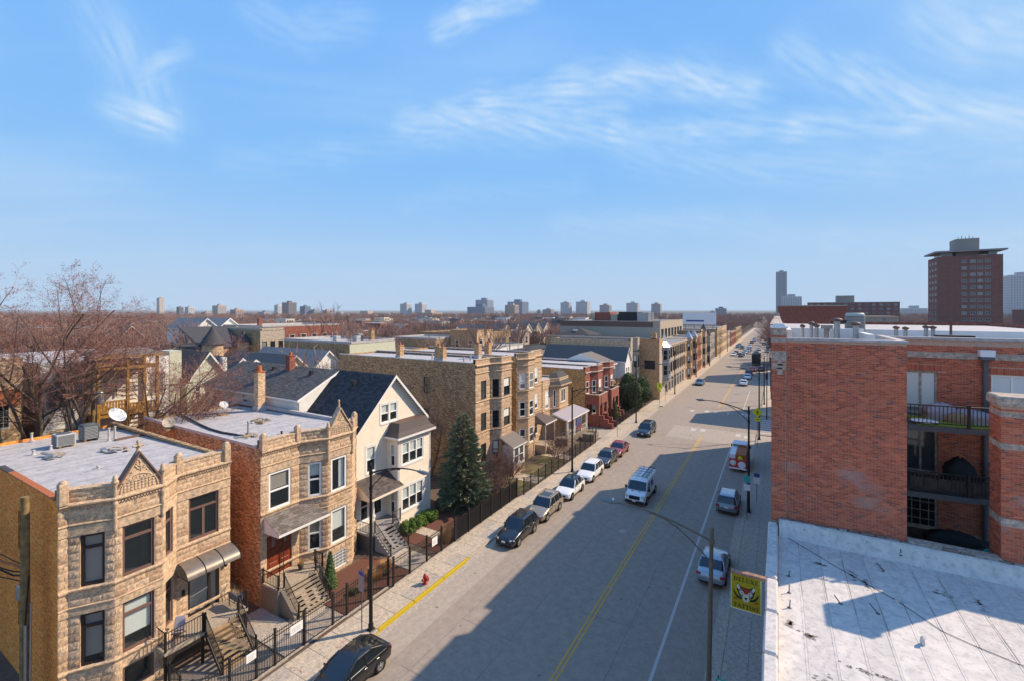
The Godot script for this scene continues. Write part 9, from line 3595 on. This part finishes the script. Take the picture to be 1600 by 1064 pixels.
func distant() -> void:
	var hr := RandomNumberGenerator.new()
	hr.seed = 55
	var wl := [M.white_board,M.cream_board,M.brick_tan,M.brick_red,M.brick_brown]
	var rfm := [M.shingle_grey,M.shingle_brown,M.roof_grey,M.slate]
	for i in 130:
		var row := hr.randi() % 9
		var u := -118.0 - row*36.0+hr.randf_range(-3,3)
		var d := hr.randf_range(70.0,520.0)
		if row < 1 and d < 150: d += 140.0
		var w := hr.randf_range(6.5,9.0)
		if hr.randf() < 0.45:
			var o := thing("distant_house","small distant house among the bare trees","house",P(u,0,d),"distant houses among the trees")
			var hgt := hr.randf_range(8.0,12.5)
			var m := MB.new()
			blk(m,u - 14,u,0,hgt,d,d+w,8)
			part(o,"wall",m,wl[hr.randi() % 5])
			m = MB.new()
			blk(m,u - 14.1,u+0.15,hgt,hgt+0.3,d - 0.1,d+w+0.1)
			part(o,"roof",m,M.roof_white if hr.randf() < 0.6 else M.roof_grey)
			m = MB.new()
			for k in 3:
				for f in 2:
					m.box(fu(u,d),V(1.0+k*2.2,hgt - 2.6 - f*3.2,0.0),V(2.1+k*2.2,hgt - 1.0 - f*3.2,0.05),16)
			part(o,"windows",m,M.glass_dark)
		else:
			gable("distant_house","small distant house among the bare trees",u,d,d+w,u - 13.0,hr.randf_range(6.5,9.0),hr.randf_range(10.0,12.5),wl[hr.randi() % 5],rfm[hr.randi() % 4],[],"distant houses among the trees")
	var kinds := []
	for i in 3:
		kinds.append(far_tree_mesh(200+i))
	var tm := mat("far_twig",lin(0.33,0.205,0.165),1.0)
	tm.vertex_color_use_as_albedo = true
	var spots := [[-58,44],[-70,60],[-84,64],[-96,66],[-60,72],[-56,84],[-76,70],[-110,50],[-118,44],[-66,26],[-80,30],[-92,33],[-74,19],[-78,8],[-90,16],[-104,28],[-96,90],[-112,96],[-86,110],[-100,128],[-84,138],[-120,72],[-132,40],[-140,58],[-150,84],[-128,110],[-64,112],[-116,140]]
	for i in spots.size():
		var o := thing("background_tree","bare tree standing between the houses behind the alley","tree",P(spots[i][0],0,spots[i][1]),"bare trees between the back houses")
		var s: float = rng.randf_range(1.15,1.6)
		put(o,"crown",kinds[i % 3],tm,Transform3D(Basis(Vector3.UP,rng.randf()*TAU).scaled(V(s,s*rng.randf_range(0.95,1.15),s)),P(spots[i][0],0,spots[i][1])))
	for i in 44:
		var right := i % 2 == 0
		var d := (178.0 if right else 290.0)+i*7.5
		var x := -1.6 if right else -25.0
		var o := thing("street_tree","bare street tree lining the far end of the road","tree",P(x,0,d),"bare trees along the far road")
		var s := rng.randf_range(1.15,1.5)
		put(o,"crown",kinds[i % 3],tm,Transform3D(Basis(Vector3.UP,rng.randf()*TAU).scaled(V(s,s,s)),P(x,0,d)))
	var mm := MultiMesh.new()
	mm.transform_format = MultiMesh.TRANSFORM_3D
	mm.use_colors = true
	mm.mesh = kinds[0]
	var xs := []
	var wr := RandomNumberGenerator.new()
	wr.seed = 91
	for i in 5200:
		var z := 170.0+pow(wr.randf(),1.5)*1500.0
		var x := wr.randf_range(-120.0,1760.0)
		var c := at_px(x,z)
		if c.x > -29.0 and c.x < 5.0 and c.y < 570.0: continue
		if c.x > 0.0 and c.y < 230.0: continue
		if c.x > 50.0 and c.x < 84.0 and c.y < 270.0 and c.y > 235.0: continue
		if c.x > -62.0 and c.x < -20.0 and c.y < 260.0: continue
		xs.append(c)
	mm.instance_count = xs.size()
	for i in xs.size():
		var s := wr.randf_range(0.95,1.5)
		mm.set_instance_transform(i,Transform3D(Basis(Vector3.UP,wr.randf()*TAU).scaled(V(s*1.1,s,s*1.1)),P(xs[i].x,0,xs[i].y)))
		var g := wr.randf_range(0.75,1.25)
		mm.set_instance_color(i,Color(g*wr.randf_range(0.95,1.1),g,g*wr.randf_range(0.9,1.05)))
	var mi := MultiMeshInstance3D.new()
	mi.name = "woodland"
	mi.multimesh = mm
	mi.material_override = tm
	add_child(mi)
	meta(mi,"mass of leafless brown trees reaching to the horizon","trees","","stuff")
func build() -> void:
	street()
	house_a()
	house_b()
	frame_house()
	left_row()
	print("left row ",Time.get_ticks_msec())
	white_roof()
	brick_block()
	print("right ",Time.get_ticks_msec())
	backdrop()
	print("backdrop ",Time.get_ticks_msec())
	vehicles()
	furniture()
	print("furniture ",Time.get_ticks_msec())
	vegetation()
	print("vegetation ",Time.get_ticks_msec())
